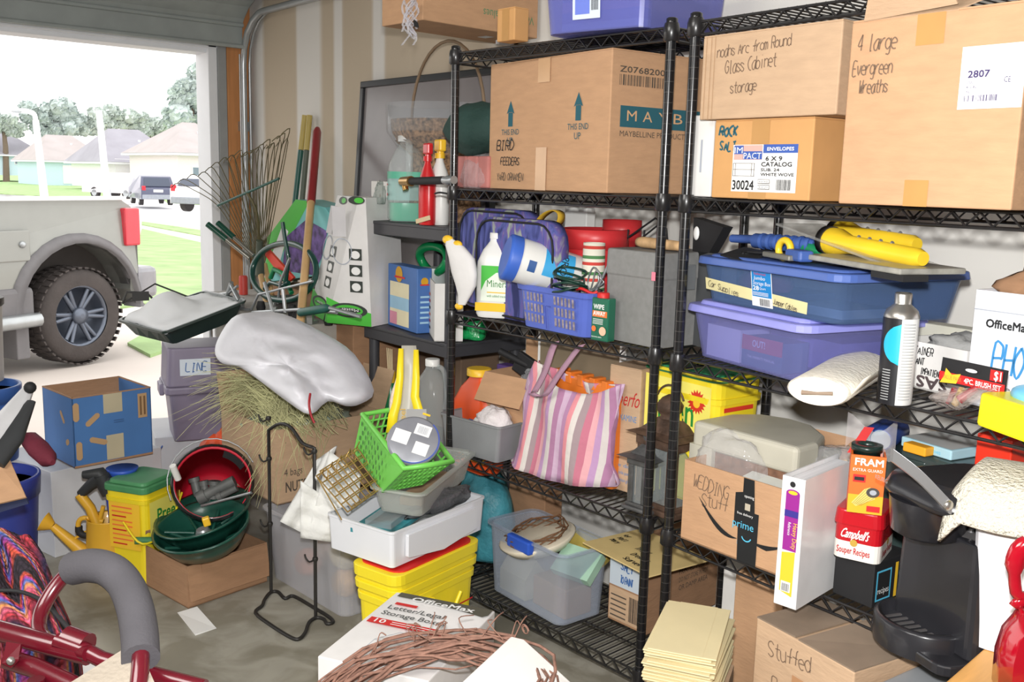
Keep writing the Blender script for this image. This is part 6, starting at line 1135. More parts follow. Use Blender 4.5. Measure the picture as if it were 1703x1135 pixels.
# poodle carton
zp=.50; a=P(1259,1027,z=zp); b=P(1440,1130,z=zp); c_=P(1405,1030,z=zp); yw=math.atan2(b.y-a.y,b.x-a.x)
F=(Vector((a.x,a.y,0)),yw,.27,.20,zp); t=closed_box('handwritten_carton','tan carton with smudged handwriting and dusty half-open flaps, in front of the coffee maker','box',F,CARD3 if 0 else CARD2,seam=False); w,d,h=F[2:]
DUST=mat('dusty_cardboard',S(140,122,104),.95,var=.12,vs=8); G().add([(0,0,h),(w*.42,0,h+.004),(w*.42,d,h+.006),(0,d,h+.001)],[(0,1,2,3)]).build('left_flap',DUST,t,solid=.003); G().add([(w*.45,0,h+.002),(w,0,h+.002),(w,d,h+.002),(w*.50,d,h+.012)],[(0,1,2,3)]).build('right_flap',DUST,t,solid=.003)
dc=FR(F); dc.hand('Stuffed',w*.16,h*.86,h*.07,PENK,.0025,rot=8,wx=.6,jit=.3); dc.hand('Poodle',w*.22,h*.70,h*.075,PENK,.0025,rot=8,wx=.6,jit=.3); dc.rect(w*.42,h*.66,w*.12,h*.18,mat('tape_stain',S(180,134,96),.6,var=0)); dc.build('handwriting',t)
a=P(1500,1118,z=.47); t=thing('storage_bin','flat grey plastic lid at the bottom edge between the carton and the stool','lid',(a.x,a.y,0),yw+.1); G().box((0,-.12,.44),(.17,.10,.47)).build('lid',pl('flat_grey',150,154,158,.5),t,bevel=.006); G().box((.01,-.11,0),(.16,.09,.44)).build('bin_below',pl('flat_grey_dark',104,108,112,.6),t)
# carton under right rack
F=fit((1300,1025),L=(1220,1010),R=(1330,1020),T=(1290,960),y=2.02,yaw=-4,d=.16); F[0].z=Z5+E1; F=(F[0],F[1],F[2],.16,zat(1240,955,Vector((F[0].x,2.02,0)))-Z5); closed_box('low_carton','plain brown carton on the lowest shelf of the right rack','box',F,CARD)
F=fit((1240,1010),L=(1200,1000),R=(1240,1000),T=(1215,945),y=2.14,yaw=0,d=.08); F[0].z=Z5+E1; F=(*F[:4],zat(1215,945,Vector((F[0].x,2.14,0)))-Z5); closed_box('pale_carton','slim white box beside the brown one on the lowest shelf','box',F,MATS['white_card'],seam=False)
# storage-box carton with lettering (flat box in centre foreground)
zq=.37; a=P(528,1092,z=zq); b=P(660,985,z=zq); c_=P(811,1030,z=zq); ux=(c_-b); yw=math.atan2(ux.y,ux.x); w=ux.length; d=(b-a).length*1.0
o=b+Vector((math.sin(yw),-math.cos(yw),0))*0; 
ang=math.atan2((b-a).y,(b-a).x); yw2=ang-PI/2; w=abs((c_-b)@Vector((math.cos(yw2),math.sin(yw2),0))); 
F=(Vector((a.x,a.y,0)),yw2,w,d,zq); t=closed_box('flat_box_pack','white printed carton of storage boxes in the centre foreground','box',F,pl('carton_white',228,226,224,.6),seam=False)
w,d,h=F[2:]; h+=.003
dc=Decal((0,0,h),(1,0,0),(0,1,0)); OB=pl('band_olive',84,82,70,.6,var=0); pts=[(w*.06,d*.985),(w*.99,d*.985),(w*.99,d*.90)]+[(w*(.95-.89*i/8),d*(.86+.02*math.sin(PI*i/8))+d*.06*(i/8)) for i in range(9)]; dc.poly(pts[::-1],OB); dc.text('OfficeMax',w*.22,d*.892,d*.060,WHT,width=w*.62,bold=.0012)
dc.rect(w*.12,d*.80,w*.22,d*.035,RED); GP=pl('grey_text',90,92,92,.6,var=0); dc.text('Letter/Legal',w*.10,d*.725,d*.055,GP,width=w*.55,bold=.0005); dc.text('Storage Boxes',w*.10,d*.635,d*.055,GP,width=w*.62,bold=.0005); dc.rect(w*.06,d*.50,w*.72,d*.075,RED); dc.text('10',w*.12,d*.515,d*.05,WHT,width=w*.10,bold=.0008)
for k in range(2): dc.rect(w*.28,d*(.52+.025*k),w*.42,d*.008,WHT)
for a,b in (((.30,.30),(.60,.30)),((.60,.30),(.72,.42)),((.72,.42),(.44,.44)),((.44,.44),(.30,.30)),((.30,.30),(.30,.16)),((.60,.30),(.60,.16)),((.30,.16),(.60,.16)),((.72,.42),(.72,.28)),((.72,.28),(.60,.16))):
    a=Vector((a[0]*w,a[1]*d)); b=Vector((b[0]*w,b[1]*d)); n_v=(b-a).normalized(); nn=Vector((-n_v.y,n_v.x))*.0008; dc.poly([tuple(a+nn),tuple(a-nn),tuple(b-nn),tuple(b+nn)],pl('label_grey',0,0,0))
dc.build('printing',t); dc=Decal((0,d,0),(0,-1,0),(0,0,1)); dc.ring(d*.5,h*.4,d*.42,.0015,pl('label_grey',0,0,0),ry=h*.35) if 0 else dc.rect(d*.1,h*.85,d*.8,.0015,pl('label_grey',0,0,0)); dc.build('side_line',t)
def DP(px,py,dep): return Vector(CAM+ray(px,py)*dep)
# grapevine wreath
c=P(712,1190,z=.385); t=thing('grapevine_wreath','brown twig grapevine wreath leaning on the white printed carton','wreath',(c.x,c.y,.392),rot=(R_(8),R_(-6),0)); rnd=random.Random(11); VN=mat('vine_brown',S(150,112,96),.85,var=.2,vs=60)
Rw=(P(712,1078,z=.40)-c).length*.93
g=G()
for k in range(34):
    n=26; ph=rnd.uniform(0,6.28); a0=rnd.uniform(0,6.28); r0=Rw+rnd.uniform(-.055,.035); z0=rnd.uniform(0,.045); ext=rnd.uniform(4.5,6.28); sr=rnd.uniform(.0018,.0042)
    g.tube([((r0+.012*math.sin(3*a+ph)+.006*math.sin(9*a+ph))*math.cos(a),(r0+.012*math.sin(3*a+ph)+.006*math.sin(9*a+ph))*math.sin(a),z0+.010*math.sin(4*a+ph*2)) for a in [a0+ext*i/n for i in range(n+1)]],sr,5)
g.build('twisted_vines',VN,t); g=G()
for k in range(16):
    a=rnd.uniform(1.2,3.2); b=Vector((Rw*math.cos(a),Rw*math.sin(a),.04)); e=b+Vector((rnd.uniform(-.05,.05),rnd.uniform(-.01,.07),rnd.uniform(.0,.04))); m_=(b+e)/2+Vector((rnd.uniform(-.02,.02),rnd.uniform(-.02,.02),.02)); g.tube(smooth_path([b,m_,e],4),.0015,4)
g.build('loose_tendrils',VN,t); sp=[(.012*math.cos(a)*(1-a/22),0,.012*math.sin(a)*(1-a/22)) for a in [i*.5 for i in range(22)]]; G().tube([Vector((.02,Rw+.02,.07))+Vector(q) for q in sp],.0015,4).build('curled_tendril',VN,t)
# white foam block corner
zf=.50; a=P(765,1137,z=zf); b=P(850,1058,z=zf); c_=P(930,1137,z=zf-.06); yw=math.atan2(b.y-a.y,b.x-a.x); t=thing('foam_packing','white foam packing block, its corner rising at the bottom centre','foam',(b.x,b.y,0),yw-PI/2); FOAM=pl('white_foam',232,230,226,.9,var=.02)
g=G(); g.add([(0,-.5,0),(.22,-.5,0),(.22,0,0),(0,0,0),(0,-.5,zf),(.03,-.5,zf),(.03,0,zf),(0,0,zf),(.22,-.5,zf-.11),(.22,-.01,zf-.11)],[(3,2,1,0),(4,5,6,7),(5,8,9,6),(0,1,8,5,4),(1,2,9,8),(2,3,7,6,9),(3,0,4,7)]); g.build('block',FOAM,t,bevel=.004)
G().box((.10,-.02,.40),(.13,.002,.43)).build('tape_bit',MASK,t)
# ================================================================ floor clutter on the left
def fitn(z,N,Rr,L,h):
    n=P(*N,z=z); r=P(*Rr,z=z); l=P(*L,z=z); yw=math.atan2(r.y-n.y,r.x-n.x); v=Vector((-math.sin(yw),math.cos(yw),0))
    return (Vector((n.x,n.y,z-h)),yw,(r-n).length,abs((l-n).dot(v)),h)
q=[P(*p,z=0) for p in ((295,1020),(325,1058),(360,1046),(328,1012))]; t=thing('loose_paper','white scrap of paper lying on the bare concrete','paper',(q[0].x,q[0].y,.0005)); g=G(); vs=[p-Vector((q[0].x,q[0].y,0)) for p in q]; g.add(vs+[p+Vector((0,0,.001+.004*(i%2))) for i,p in enumerate(vs)],[(3,2,1,0),(4,5,6,7),(0,1,5,4),(1,2,6,5),(2,3,7,6),(3,0,4,7)]); g.build('sheet',WHT,t)
# wire stand
WI=mat('wire_iron',S(40,38,36),.5,var=.1); fl=lambda *p:[P(*q,z=.006) for q in p]
base=fl((450,986),(440,998),(436,1008),(425,1020),(450,1040),(484,1061),(498,1063),(508,1052),(514,1036),(526,1028),(538,1030),(544,1038),(554,1035),(546,1026),(520,1010),(488,992),(474,996),(462,985)); o0=Vector((base[0].x,base[0].y,0)); t=thing('wire_stand','black wrought wire plant stand with hooks, standing on bare floor','stand',o0)
G().tube(smooth_path([p-o0 for p in base],4,closed=True),.006,8,closed=True).build('base_loop',WI,t)
b1=P(451,987,z=0); b2=P(525,1027,z=0); zt1=zat(437,716,b1); zt2=zat(521,745,b2); 
top=[b1+Vector((0,0,zt1))-o0]; n_=8
pts=[(452,706),(480,711),(505,737),(520,745)]; seg=[b1+Vector((0,0,zt1))]
for k,(px,py) in enumerate(pts): f=(k+1)/4; b=b1.lerp(b2,f); seg.append(Vector((b.x,b.y,zat(px,py,b))))
path=[b1]+[b1+Vector((0,0,zt1*f)) for f in (.35,.7)]+smooth_path(seg,4)+[b2+Vector((0,0,zt2*f)) for f in (.7,.35)]+[b2]
G().tube([p-o0 for p in path],.0058,8).build('uprights',WI,t)
for b,zz in ((b1,(.25,.48,.62)),(b2,(.20,.38,.56))):
    for z in zz:
        g=G(); g.lathe([(.008,z-.006),(.010,z),(.008,z+.006)],10,b-o0); g.tube(smooth_path([b-o0+Vector((0,0,z)),b-o0+Vector((-.02,-.01,z-.014)),b-o0+Vector((-.035,-.015,z-.004)),b-o0+Vector((-.038,-.017,z+.008))],3),.003,6); g.build('hook',WI,t)
# low open carton with dark green shells
F=fit((313,1013),L=(240,972),R=(444,950),T=(303,944),z=.001); w,d,h=F[2:]; t=open_box('low_open_carton','low open brown carton of dark green plastic shells near the black bucket','box',F,CARD3,flaps=((1,.12,172),(3,.06,-25))); Mx=hold(t); G().box((w+.004,.05,h*.25),(w+.007,d*.97,h*.98)).build('folded_flap',CARD3,t); 
DG2=mat('dark_green_plastic',S(26,74,62),.3,var=.1,coat=.2)
def dish(label,loc,yaw,pitch,r,k):
    t=thing('plastic_shell',label,'shell',loc,rot=(R_(pitch),R_(-12),yaw)); g=G(); g.lathe([(r*.3,.0),(r*.75,.01),(r*.93,.05),(r,.075),(r*1.03,.075),(r*1.03,.083),(r*.97,.08),(r*.9,.058),(r*.72,.02),(r*.2,.012)],36,sy=.75); g.build('shell',DG2,t)
    g=G()
    for k in range(8): a=2*PI*k/8; g.tube([(r*.3*math.cos(a),r*.22*math.sin(a),.016),(r*.85*math.cos(a),r*.64*math.sin(a),.052)],.006,6)
    g.build('rib',DG2,t); return t
cr_=RW@np.array([1,0,0]); cu_=RW@np.array([0,-1,0])
def disho(label,px,py,dep,r,tilt=.62,k=0):
    c=DP(px,py,dep); tc_=(Vector(CAM)-c).normalized(); n=tc_*tilt+(Vector(cu_)*.93-Vector(cr_)*.30)*math.sqrt(1-tilt*tilt)
    t=dish(label,c,0,0,r,k); t.rotation_euler=n.normalized().to_track_quat('Z','Y').to_euler(); return t
s1=disho('front dark green ribbed shell leaning in the low carton',345,908,3.30,.205,.32)
s2=disho('rear dark green shell with a yellow clip, against the black bucket',348,886,3.38,.215,.26)
yl=DP(345,873,3.25); T=hold(s2).inverted(); q=T@yl; G().box((q.x-.012,q.y-.012,.07),(q.x+.012,q.y+.012,.10)).build('yellow_clip',YEL,s2,bevel=.004); G().lathe([(.02,0),(.03,.03),(.02,.05)],14,(0,0,.015)).build('chrome_hub',GAL,s1)
# black bucket with red lining
c=DP(354,802,3.42); t=thing('lined_bucket','black bucket tipped toward the camera, red inside, holding grey pipe fittings','bucket',(0,0,0)); r=66/1621*3.42*.97
ax=Vector((.55,-.42,.62)).normalized(); ax=(Vector(CAM)-c).normalized().lerp(Vector((-.1,.1,1)),.26).normalized(); L=.24; t.location=c-ax*L; t.rotation_euler=ax.to_track_quat('Z','Y').to_euler()
G().lathe([(r*.76,0),(r*.98,L-.02),(r*1.04,L-.02),(r*1.05,L),(r*.97,L+.003)],36,cap=(1,0)).build('outer_shell',pl('bucket_black',26,28,28,.25,coat=.4,var=0),t); RI=pl('bucket_red',196,30,52,.4,var=.02); G().lathe([(.0,.02),(r*.72,.02),(r*.78,.04),(r*.97,L+.002),(r*.93,L-.01)],36,cap=(0,0)).build('red_lining',RI,t)
bpy.context.view_layer.update(); Mb=t.matrix_world.copy(); T=Mb.inverted()
up=(T.to_3x3()@Vector((0,0,1))); ua=math.atan2(up.y,up.x)
g=G(); g.grid(lambda u,v:((r*.945-.02*v)*math.cos(ua-.35-.75*u),(r*.945-.02*v)*math.sin(ua-.35-.75*u),L-.012-.022*v),10,3); g.build('handle_slot',INK,t)
bl=[]; 
for k in range(13): a=ua+PI/2+.4-PI*k/12; bl.append((r*1.12*math.cos(a),r*1.12*math.sin(a),L+.01+.02*math.sin(PI*k/12)))
G().tube(bl,.0025,5).build('bail',GAL,t); a_=T@DP(287,775,3.36); G().tube([a_+Vector((0,0,-.0)),a_+(T.to_3x3()@Vector((-.01,.02,-.05)))*1.1],.012,10).build('white_grip',WPL,t)
PG=mat('pipe_grey',S(92,94,92),.5,var=.2,vs=20)
pf=thing('pipe_fitting','cluster of grey pipe fittings in the red-lined bucket','pipe fittings',Mb@Vector((0,0,L*.5)),0); 
MP=lambda px,py,dd:DP(px,py,dd)-pf.location
bpy.context.view_layer.update()
for a,b,rr in (((322,795,3.47),(330,825,3.47),.016),((330,830,3.45),(390,800,3.46),.020),((357,800,3.46),(355,830,3.46),.018),((338,800,3.46),(345,835,3.46),.014),((362,828,3.43),(394,812,3.43),.012)): 
    g=G(); A_,B_=MP(*a),MP(*b); g.tube([A_,B_],rr,12); g.tube([A_,A_.lerp(B_,.22)],rr*1.25,12); g.build('pipe',PG,pf)
g=G(); g.tube([MP(335,842,3.40),MP(418,820,3.30)],.005,6); g.build('steel_rod',GAL,pf)
# orange thing behind
c=DP(362,760,3.95); crumple('orange_cloth','orange-red plastic piece wedged behind the black bucket','plastic piece',(c.x,c.y,.0),0,.12,.08,.24,pl('orange_red',220,84,44,.5),3,.15)
# supports behind (white & grey cartons)
WCB=pl('carton_dull_white',214,216,220,.6,var=.03)
Fb=fitn(.33,(84,786),(268,744),(70,772),.33); wb=Fb
t=closed_box('white_carton','white carton on the floor carrying the blue printed carton','box',(Fb[0],Fb[1],Fb[2],.40,.33),WCB,seam=False)
# blue printed carton
F=fitn(.333,(125,780),(254,755),(62,720),0); a=P(125,780,z=.335); h=zat(106,665,a)-.335; l=P(52,628,z=.335+h); F=(Vector((a.x,a.y,.335)),F[1],F[2],.27,h); w,d,h=F[2:]; BLB=mat('carton_blue',S(72,118,176),.7,var=.06,vs=6)
t=root('blue_carton','open blue printed carton with tan sun-ray marks, on the white carton','box',F); G().box((0,0,0),(w,d,.004)).build('bottom',CARD3,t); g=G(); 
for a_,b_ in (((0,0,0),(w,.004,h)),((0,0,0),(.004,d,h)),((w-.004,0,0),(w,d,h)),((0,d-.004,0),(w,d,h))): g.box(a_,b_)
g.build('walls',BLB,t); g=G()
for a_,b_ in (((.004,d-.0055,.004),(w-.004,d-.0042,h)),((.0042,.004,.004),(.0055,d-.004,h))): g.box(a_,b_)
for a_,b_ in (((0,-.001,h),(w,.005,h+.004)),((-.001,0,h),(.005,d,h+.004)),((w-.005,0,h),(w+.001,d,h+.004)),((0,d-.005,h),(w,d+.001,h+.004)),((-.0005,-.0008,0),(w+.0005,0,.008))): g.box(a_,b_)
g.build('kraft_edges',CARD3,t); KT=mat('kraft_print',S(182,148,108),.8,var=0); PTAN=pl('paper_tape',188,178,150,.7,var=.05)
def pill(dc,x,y,L,wd,ang,m): 
    ca,sa=math.cos(R_(ang)),math.sin(R_(ang)); pp=[(-L/2,-wd/2),(L/2,-wd/2),(L/2+wd*.35,-wd*.2),(L/2+wd*.35,wd*.2),(L/2,wd/2),(-L/2,wd/2),(-L/2-wd*.35,wd*.2),(-L/2-wd*.35,-wd*.2)]; dc.poly([(x+a*ca-b*sa,y+a*sa+b*ca) for a,b in pp],m)
dc=FR(F); dc.rect(w*.38,h*.72,w*.24,h*.28,PTAN); dc.rect(w*.40,.01,w*.22,h*.36,PTAN); pill(dc,w*.24,h*.66,w*.16,w*.07,38,KT); pill(dc,w*.30,h*.34,w*.18,w*.07,-20,KT); pill(dc,w*.04,h*.80,w*.18,w*.075,90,KT); pill(dc,w*.06,h*.24,w*.18,w*.075,90,KT); dc.rect(w*.82,h*.58,w*.12,h*.36,KT); 
for x in (.845,.895): dc.rect(w*x,h*.62,w*.025,h*.28,pl('kraft_dark',120,90,60,.8))
for k in range(2): dc.rect(w*.50,h*(.60-.03*k),w*.13,h*.008,pl('navy_faint',50,84,130,.7))
dc.build('printing',t); dc=Decal((0,d,0),(0,-1,0),(0,0,1)); pill(dc,d*.66,h*.68,w*.14,w*.06,-52,KT); pill(dc,d*.80,h*.34,w*.06,w*.07,30,KT); dc.build('side_printing',t); dc=Decal((0,d-.006,0)); dc.text('HOLD & FOLD',w*.22,h*.68,h*.08,pl('faint_blue',110,130,180,.8),width=w*.4); dc.text('RE-CLOSE',w*.22,h*.55,h*.08,pl('faint_blue',0,0,0),width=w*.4); dc.build('inner_print',t)
# purple-grey bin and what carries it
PG_=mat('bin_purple_grey',S(134,126,146),.45,var=.05); zb=.30
F=fit((283,738),L=(262,728),R=(400,728),T=(262,575),z=zb); F0=F
a=P(283,738,z=zb); b=P(402,728,z=zb); yw=math.atan2(b.y-a.y,b.x-a.x); w=(b-a).length; h=zat(268,578,a)-zb
F=(a,yw,w,.26,h); t=root('purple_grey_bin','purple-grey lidded storage bin with a paper label, beside the blue carton','bin',F); d=.26
G().fr(w*.86,d*.86,w*.98,d*.98,0,h*.52,w/2,d/2,.02).build('body',PG_,t,bevel=.004); g=G(); g.fr(w*1.10,d*1.10,w*1.10,d*1.1,h*.50,h*.58,w/2,d/2,.025); g.fr(w*1.06,d*1.06,w*1.0,d*1.0,h*.58,h*.98,w/2,d/2,.03); g.build('lid',PG_,t,bevel=.008,seg=3); G().box((-w*.10,d*.3,h*.46),(-w*.03,d*.7,h*.58)).build('handle_lug',PG_,t,bevel=.006)
g=G(); g.box((w*.06,-d*.06,h*.60),(w*.10,-.0,h*.95)) ; dc=Decal((w*.16,-d*.035,h*.70)); dc.rect(0,0,w*.42,h*.17,pl('label_paper',0,0,0)); dc.hand('LINE',w*.08,h*.04,h*.09,pl('blue_pen',0,0,0),.004,wx=.7); dc.build('label',t); PM=hold(t)
t=closed_box('pale_carton','pale grey carton under the purple-grey bin','box',(Vector((a.x-.12,a.y-.02,0)),yw,w+.2,.36,zb-.001),WCB,seam=False)
t=thing('blue_strap','blue webbing strap hanging over the pale carton below the purple-grey bin','strap',P(245,785,z=.20)); a_=P(270,742,z=.30)-t.location; G().tube([(0,0,0),a_*.5+Vector((.01,-.01,.0)),a_],.014,6,flat=.2).build('strap',pl('strap_blue',70,110,190,.7),t)
# dark green tray of papers on the bin
zt=zb+h*.98; c=PM@Vector((w*.45,d*.3,h*.985)); t=thing('green_tray','shallow dark green plastic tray heaped with white papers, on the purple-grey bin','tray',(c.x,c.y,zt+.003),0); Ct=Vector(t.location)
TG=pl('tray_green_black',34,50,46,.35,coat=.2)
cor_b=[DP(222,556,4.16),DP(290,573,4.08),DP(394,532,4.18),DP(330,520,4.34)]; cor_t=[DP(193,536,4.20),DP(272,558,4.02),DP(413,503,4.14),DP(340,487,4.42)]
def rnd4(c,k=.16,lift=0):
    out=[]
    for i in range(4):
        p,a,b=c[i],c[i-1],c[(i+1)%4]; out+=[p.lerp(a,k),p.lerp(a,k*.3).lerp(p.lerp(b,k*.3),.5),p.lerp(b,k)]
    return [q-Ct+Vector((0,0,lift)) for q in smooth_path(out,3,closed=True)]
def shr(c,f): m_=sum(c,Vector())/4; return [p.lerp(m_,f) for p in c]
g=G(); g.loft([rnd4(cor_b),rnd4(shr(cor_t,.06)),rnd4(cor_t,lift=.002),rnd4(cor_t,lift=.012),rnd4(shr(cor_t,.05),lift=.012),rnd4(shr(cor_b,.03),lift=.008)],smooth=False); g.build('tray',TG,t)
def pap(u,v):
    c=cor_t; p=(c[0].lerp(c[1],v)).lerp(c[3].lerp(c[2],v),u) if 0 else c[0].lerp(c[3],u).lerp(c[1].lerp(c[2],u),v)
    m_=sum(c,Vector())/4; p=p.lerp(m_,.10); e=min(u,1-u,v,1-v); return p-Ct+Vector((0,0,.014+.085*math.exp(-((u-.35)/.25)**2-((v-.35)/.3)**2)+.014*noise.noise(Vector((u*5,v*5,3)))-(.02 if e<.02 else 0)))
G().grid(pap,24,18).build('papers',pl('paper_stack',236,238,240,.8,var=.02),t,solid=.004)
None
yw2=yw+R_(4)
t=thing('small_black_frame','thin black wire gadget resting on the papers in the green tray','gadget',DP(268,503,4.30),yw2); g=G(); g.tube([(-.16,0,.0),(-.02,.02,.08),(.16,.0,.0)],.004,6); g.tube([(-.16,0,0),(-.14,.0,.05),(-.06,.0,.045),(-.02,0,.0)],.005,6); g.box((-.12,-.005,.01),(-.05,.005,.05)); g.build('frame',WI,t)
# watering can
YC=mat('can_yellow',S(220,168,48),.4,var=.04,coat=.2); c=P(182,962,z=0); c=P(183,955,z=0); hh=zat(183,862,c); r=.074
t=thing('watering_can','mustard yellow watering can with a long spout pointing left','watering can',(c.x,c.y,.0005)); g=G(); g.lathe([(r,0),(r*1.0,hh*.55),(r*.94,hh),(r*.97,hh+.006),(r*.90,hh),(r*.88,.02)],28); g.build('body',YC,t); o0=Vector((c.x,c.y,0)); 
sp=[c+Vector((-r*.6,-r*.2,hh*.10))-o0, ]; e=DP(88,875,(ray(88,875)*0+1)[0]*3.72) if 0 else None
pl_=lambda px,py:(lambda u:Vector((u[0]*math.cos(R_(55)),u[0]*math.sin(R_(55)),u[1])))(along(o0,R_(55),px,py))
g=G(); a1=pl_(165,940); a2=pl_(88,876); g.tube([a1,a1.lerp(a2,.5),a2],[.034,.022,.014],12); g.build('spout',YC,t); a3=pl_(72,868); g=G(); g.tube([a2,a2.lerp(a3,.6),a3],[.014,.028,.036],16); g.build('sprinkler_rose',YC,t); G().bar(pl_(118,900),pl_(152,880),.005).build('brace',YC,t)
g=G(); hp=[pl_(172,868),pl_(140,862),pl_(130,872),pl_(136,888),pl_(160,893)]; g.tube(smooth_path(hp,4),.009,8); g.build('handle',YC,t); G().tube(smooth_path([pl_(131,876),pl_(138,890),pl_(190,893)],4),.013,8).build('black_grip',INK,t)
# hand sprayer + sticks in can
t=thing('sprayer_head','black double-headed sprayer nozzle on yellow tubes standing in the watering can','sprayer',(c.x,c.y,.03)); g=G(); q0=pl_(175,905)-Vector((0,0,.03)); g.tube([q0,pl_(150,845)-Vector((0,0,.03)),pl_(132,822)-Vector((0,0,.03))],.018,8); g.tube([pl_(165,870)-Vector((0,0,.03)),pl_(172,842)-Vector((0,0,.03))],.008,8); g.build('yellow_tube',YC,t)
g=G(); v=Vector((0,0,-.03)); g.tube([pl_(134,823)+v,pl_(150,808)+v,pl_(165,795)+v],[.016,.02,.03],10); g.tube([pl_(138,790)+v,pl_(165,788)+v,pl_(188,815)+v],[.014,.026,.03],10); g.tube([pl_(168,790)+v,pl_(182,822)+v],[.032,.026],10); g.build('black_head',pl('sprayer_black',46,48,50,.5),t)
G().tube([pl_(182,830)+v,pl_(190,860)+v,pl_(190,885)+v],[.012,.018,.02],10).build('blue_tube',pl('tube_blue',40,60,160,.4),t)
t=thing('blue_bowl','small blue plastic scoop showing behind the green lid','scoop',P(205,792,z=.36)); t.location.z=.333; t.location=P(204,800,z=.333+.0); t.location.z=.334; G().lathe([(.03,0),(.05,.035),(.055,.048),(.0,.02)],20).build('bowl',pl('scoop_blue',50,90,190,.4),t)
# left yellow bucket with green lid
F=fitn(.0,(246,978),(292,952),(196,955),0); a=P(246,978,z=0); hh=zat(236,808,a); F=(Vector((a.x,a.y,.0005)),F[1],.19,.17,hh); 
b=P(292,952,z=0)
t=preen_bucket('tall yellow bucket with a dusty green lid beside the watering can',F,YB,pl('lid_green_dusty',74,140,92,.5,var=.15)); w,d,h=F[2:]
dc=Decal((.0,-.003,0)); dc.rect(w*.1,h*.48,w*.85,h*.33,pl('pale_yellow',0,0,0)); dc.text('Preen',w*.30,h*.60,h*.12,pl('preen_green',0,0,0),width=w*.62,bold=.002); dc.build('label',t); dc=Decal((-.003,d,0),(0,-1,0),(0,0,1)); dc.rect(d*.12,h*.35,d*.76,h*.45,YO)
for k in range(9): dc.rect(d*.2,h*(.39+.045*k),d*(.5 if k%3 else .35),h*.014,ORG if k%3 else RED)
dc.build('side_label',t); bp=[(-.01,d*.5,h*.62),(-.02,.0,h*.45),(w*.45,-.02,h*.50),(w*.98,-.008,h*.78)]; G().tube(smooth_path(bp,5),.004,6).build('bail',YB,t); G().tube([(-.02,.03,h*.47),(w*.28,-.035,h*.43)],.013,10).build('grip',pl('lid_green_dusty',0,0,0),t)
# blue tubs and other things on the far left
BT2=pl('tub_royal_blue',52,66,150,.4,var=.04); 
def blue_tub(label,pxr,pyb,pyt,wpx,z0,group=None,m=BT2,hlimit=None):
    a=P(pxr-wpx/2,pyb,z=z0); dep=float(np.dot(RW.T@(np.array(a)-CAM),[0,0,1])); r=wpx/2*dep/F_PX; c=a+Vector((a.x,a.y,0)).normalized()*r; hh=zat(pxr-wpx/2,pyt,c)-z0
    t=thing('plastic_tub',label,'tub',(c.x,c.y,z0+.0005)); g=G(); g.lathe([(r*.84,0),(r*.98,hh*.9)],36,cap=(1,1)); g.build('body',m,t); g=G(); g.lathe([(r*.96,hh*.80),(r*1.0,hh*.80),(r*1.03,hh*.98),(r*1.02,hh),(r*.94,hh),(r*.93,hh*.9)],36,cap=(0,1)); g.build('rim',m,t); return t,c,r,hh
t1,c1,r1,h1=blue_tub('large royal blue tub at the left edge, beside the white carton',72,985,790,150,0)
t2,c2,r2,h2=blue_tub('lighter blue tub standing on the royal blue one at the left edge',38,780,640,120,h1+.001,m=pl('tub_mid_blue',62,100,170,.4,var=.05))
F=(Vector((c2.x-.10,c2.y-.13,h1+h2+.002)),R_(20),.23,.2,.0); hg=zat(8,495,c2)-(h1+h2); t=thing('grey_bin','grey-white bin with a dark rim at the very left edge','bin',(c2.x,c2.y,h1+h2+.003)); rb=.10; t.location=P(-42,600,y=c2.y*1.0); t.location.z=h1+h2+.003; hg=zat(8,495,Vector(t.location))-(h1+h2); G().lathe([(rb*.92,0),(rb,hg*.9)],28).build('body',pl('bin_offwhite',206,200,194,.5),t); G().lathe([(rb*1.02,hg*.9),(rb*1.08,hg*.92),(rb*1.08,hg)],28).build('rim',pl('rim_dark',70,66,60,.5),t)
# stroller-like armrest
t=thing('white_black_armrest','slanting white and black padded armrest piece at the left edge','armrest',DP(20,690,2.9)); A_=Vector(t.location); q=lambda px,py,dd:DP(px,py,dd)-A_
g=G(); g.tube([q(-20,735,2.8),q(20,690,2.88),q(48,645,2.95)],[.05,.045,.02],10,flat=.5); g.build('white_shell',pl('shell_pearl',206,206,208,.35),t); g=G(); g.tube([q(-20,770,2.76),q(15,730,2.82),q(52,668,2.9)],[.06,.05,.016],10,flat=.5); g.build('black_pad',pl('pad_black',52,54,56,.6),t); G().ball(q(50,645,2.9),.018,10).build('black_button',INK,t)
t=thing('maroon_pillow','small maroon quilted roll beside the blue carton','pillow',DP(63,746,3.45),0); A_=Vector(t.location); g=G(); g.tube([DP(40,724,3.5)-A_,DP(50,732,3.48)-A_,DP(64,747,3.45)-A_,DP(80,764,3.42)-A_,DP(88,770,3.4)-A_],[.01,.032,.037,.032,.01],12); g.build('roll',mat('maroon_cloth',S(120,40,58),.8,var=.15,bump=.3),t)
t=thing('cardboard_sheet','torn brown cardboard sheet propped at the left edge','cardboard',DP(20,800,2.75)); A_=Vector(t.location); poly_sheet([DP(-30,740,2.8)-A_,DP(-30,845,2.7)-A_,DP(44,828,2.7)-A_,DP(12,755,2.8)-A_],'sheet',CARD,t,.006); poly_sheet([DP(-30,848,2.72)-A_,DP(-30,862,2.72)-A_,DP(48,838,2.72)-A_,DP(44,828,2.72)-A_],'dark_edge',pl('edge_navy',40,48,80,.7),t,.005)
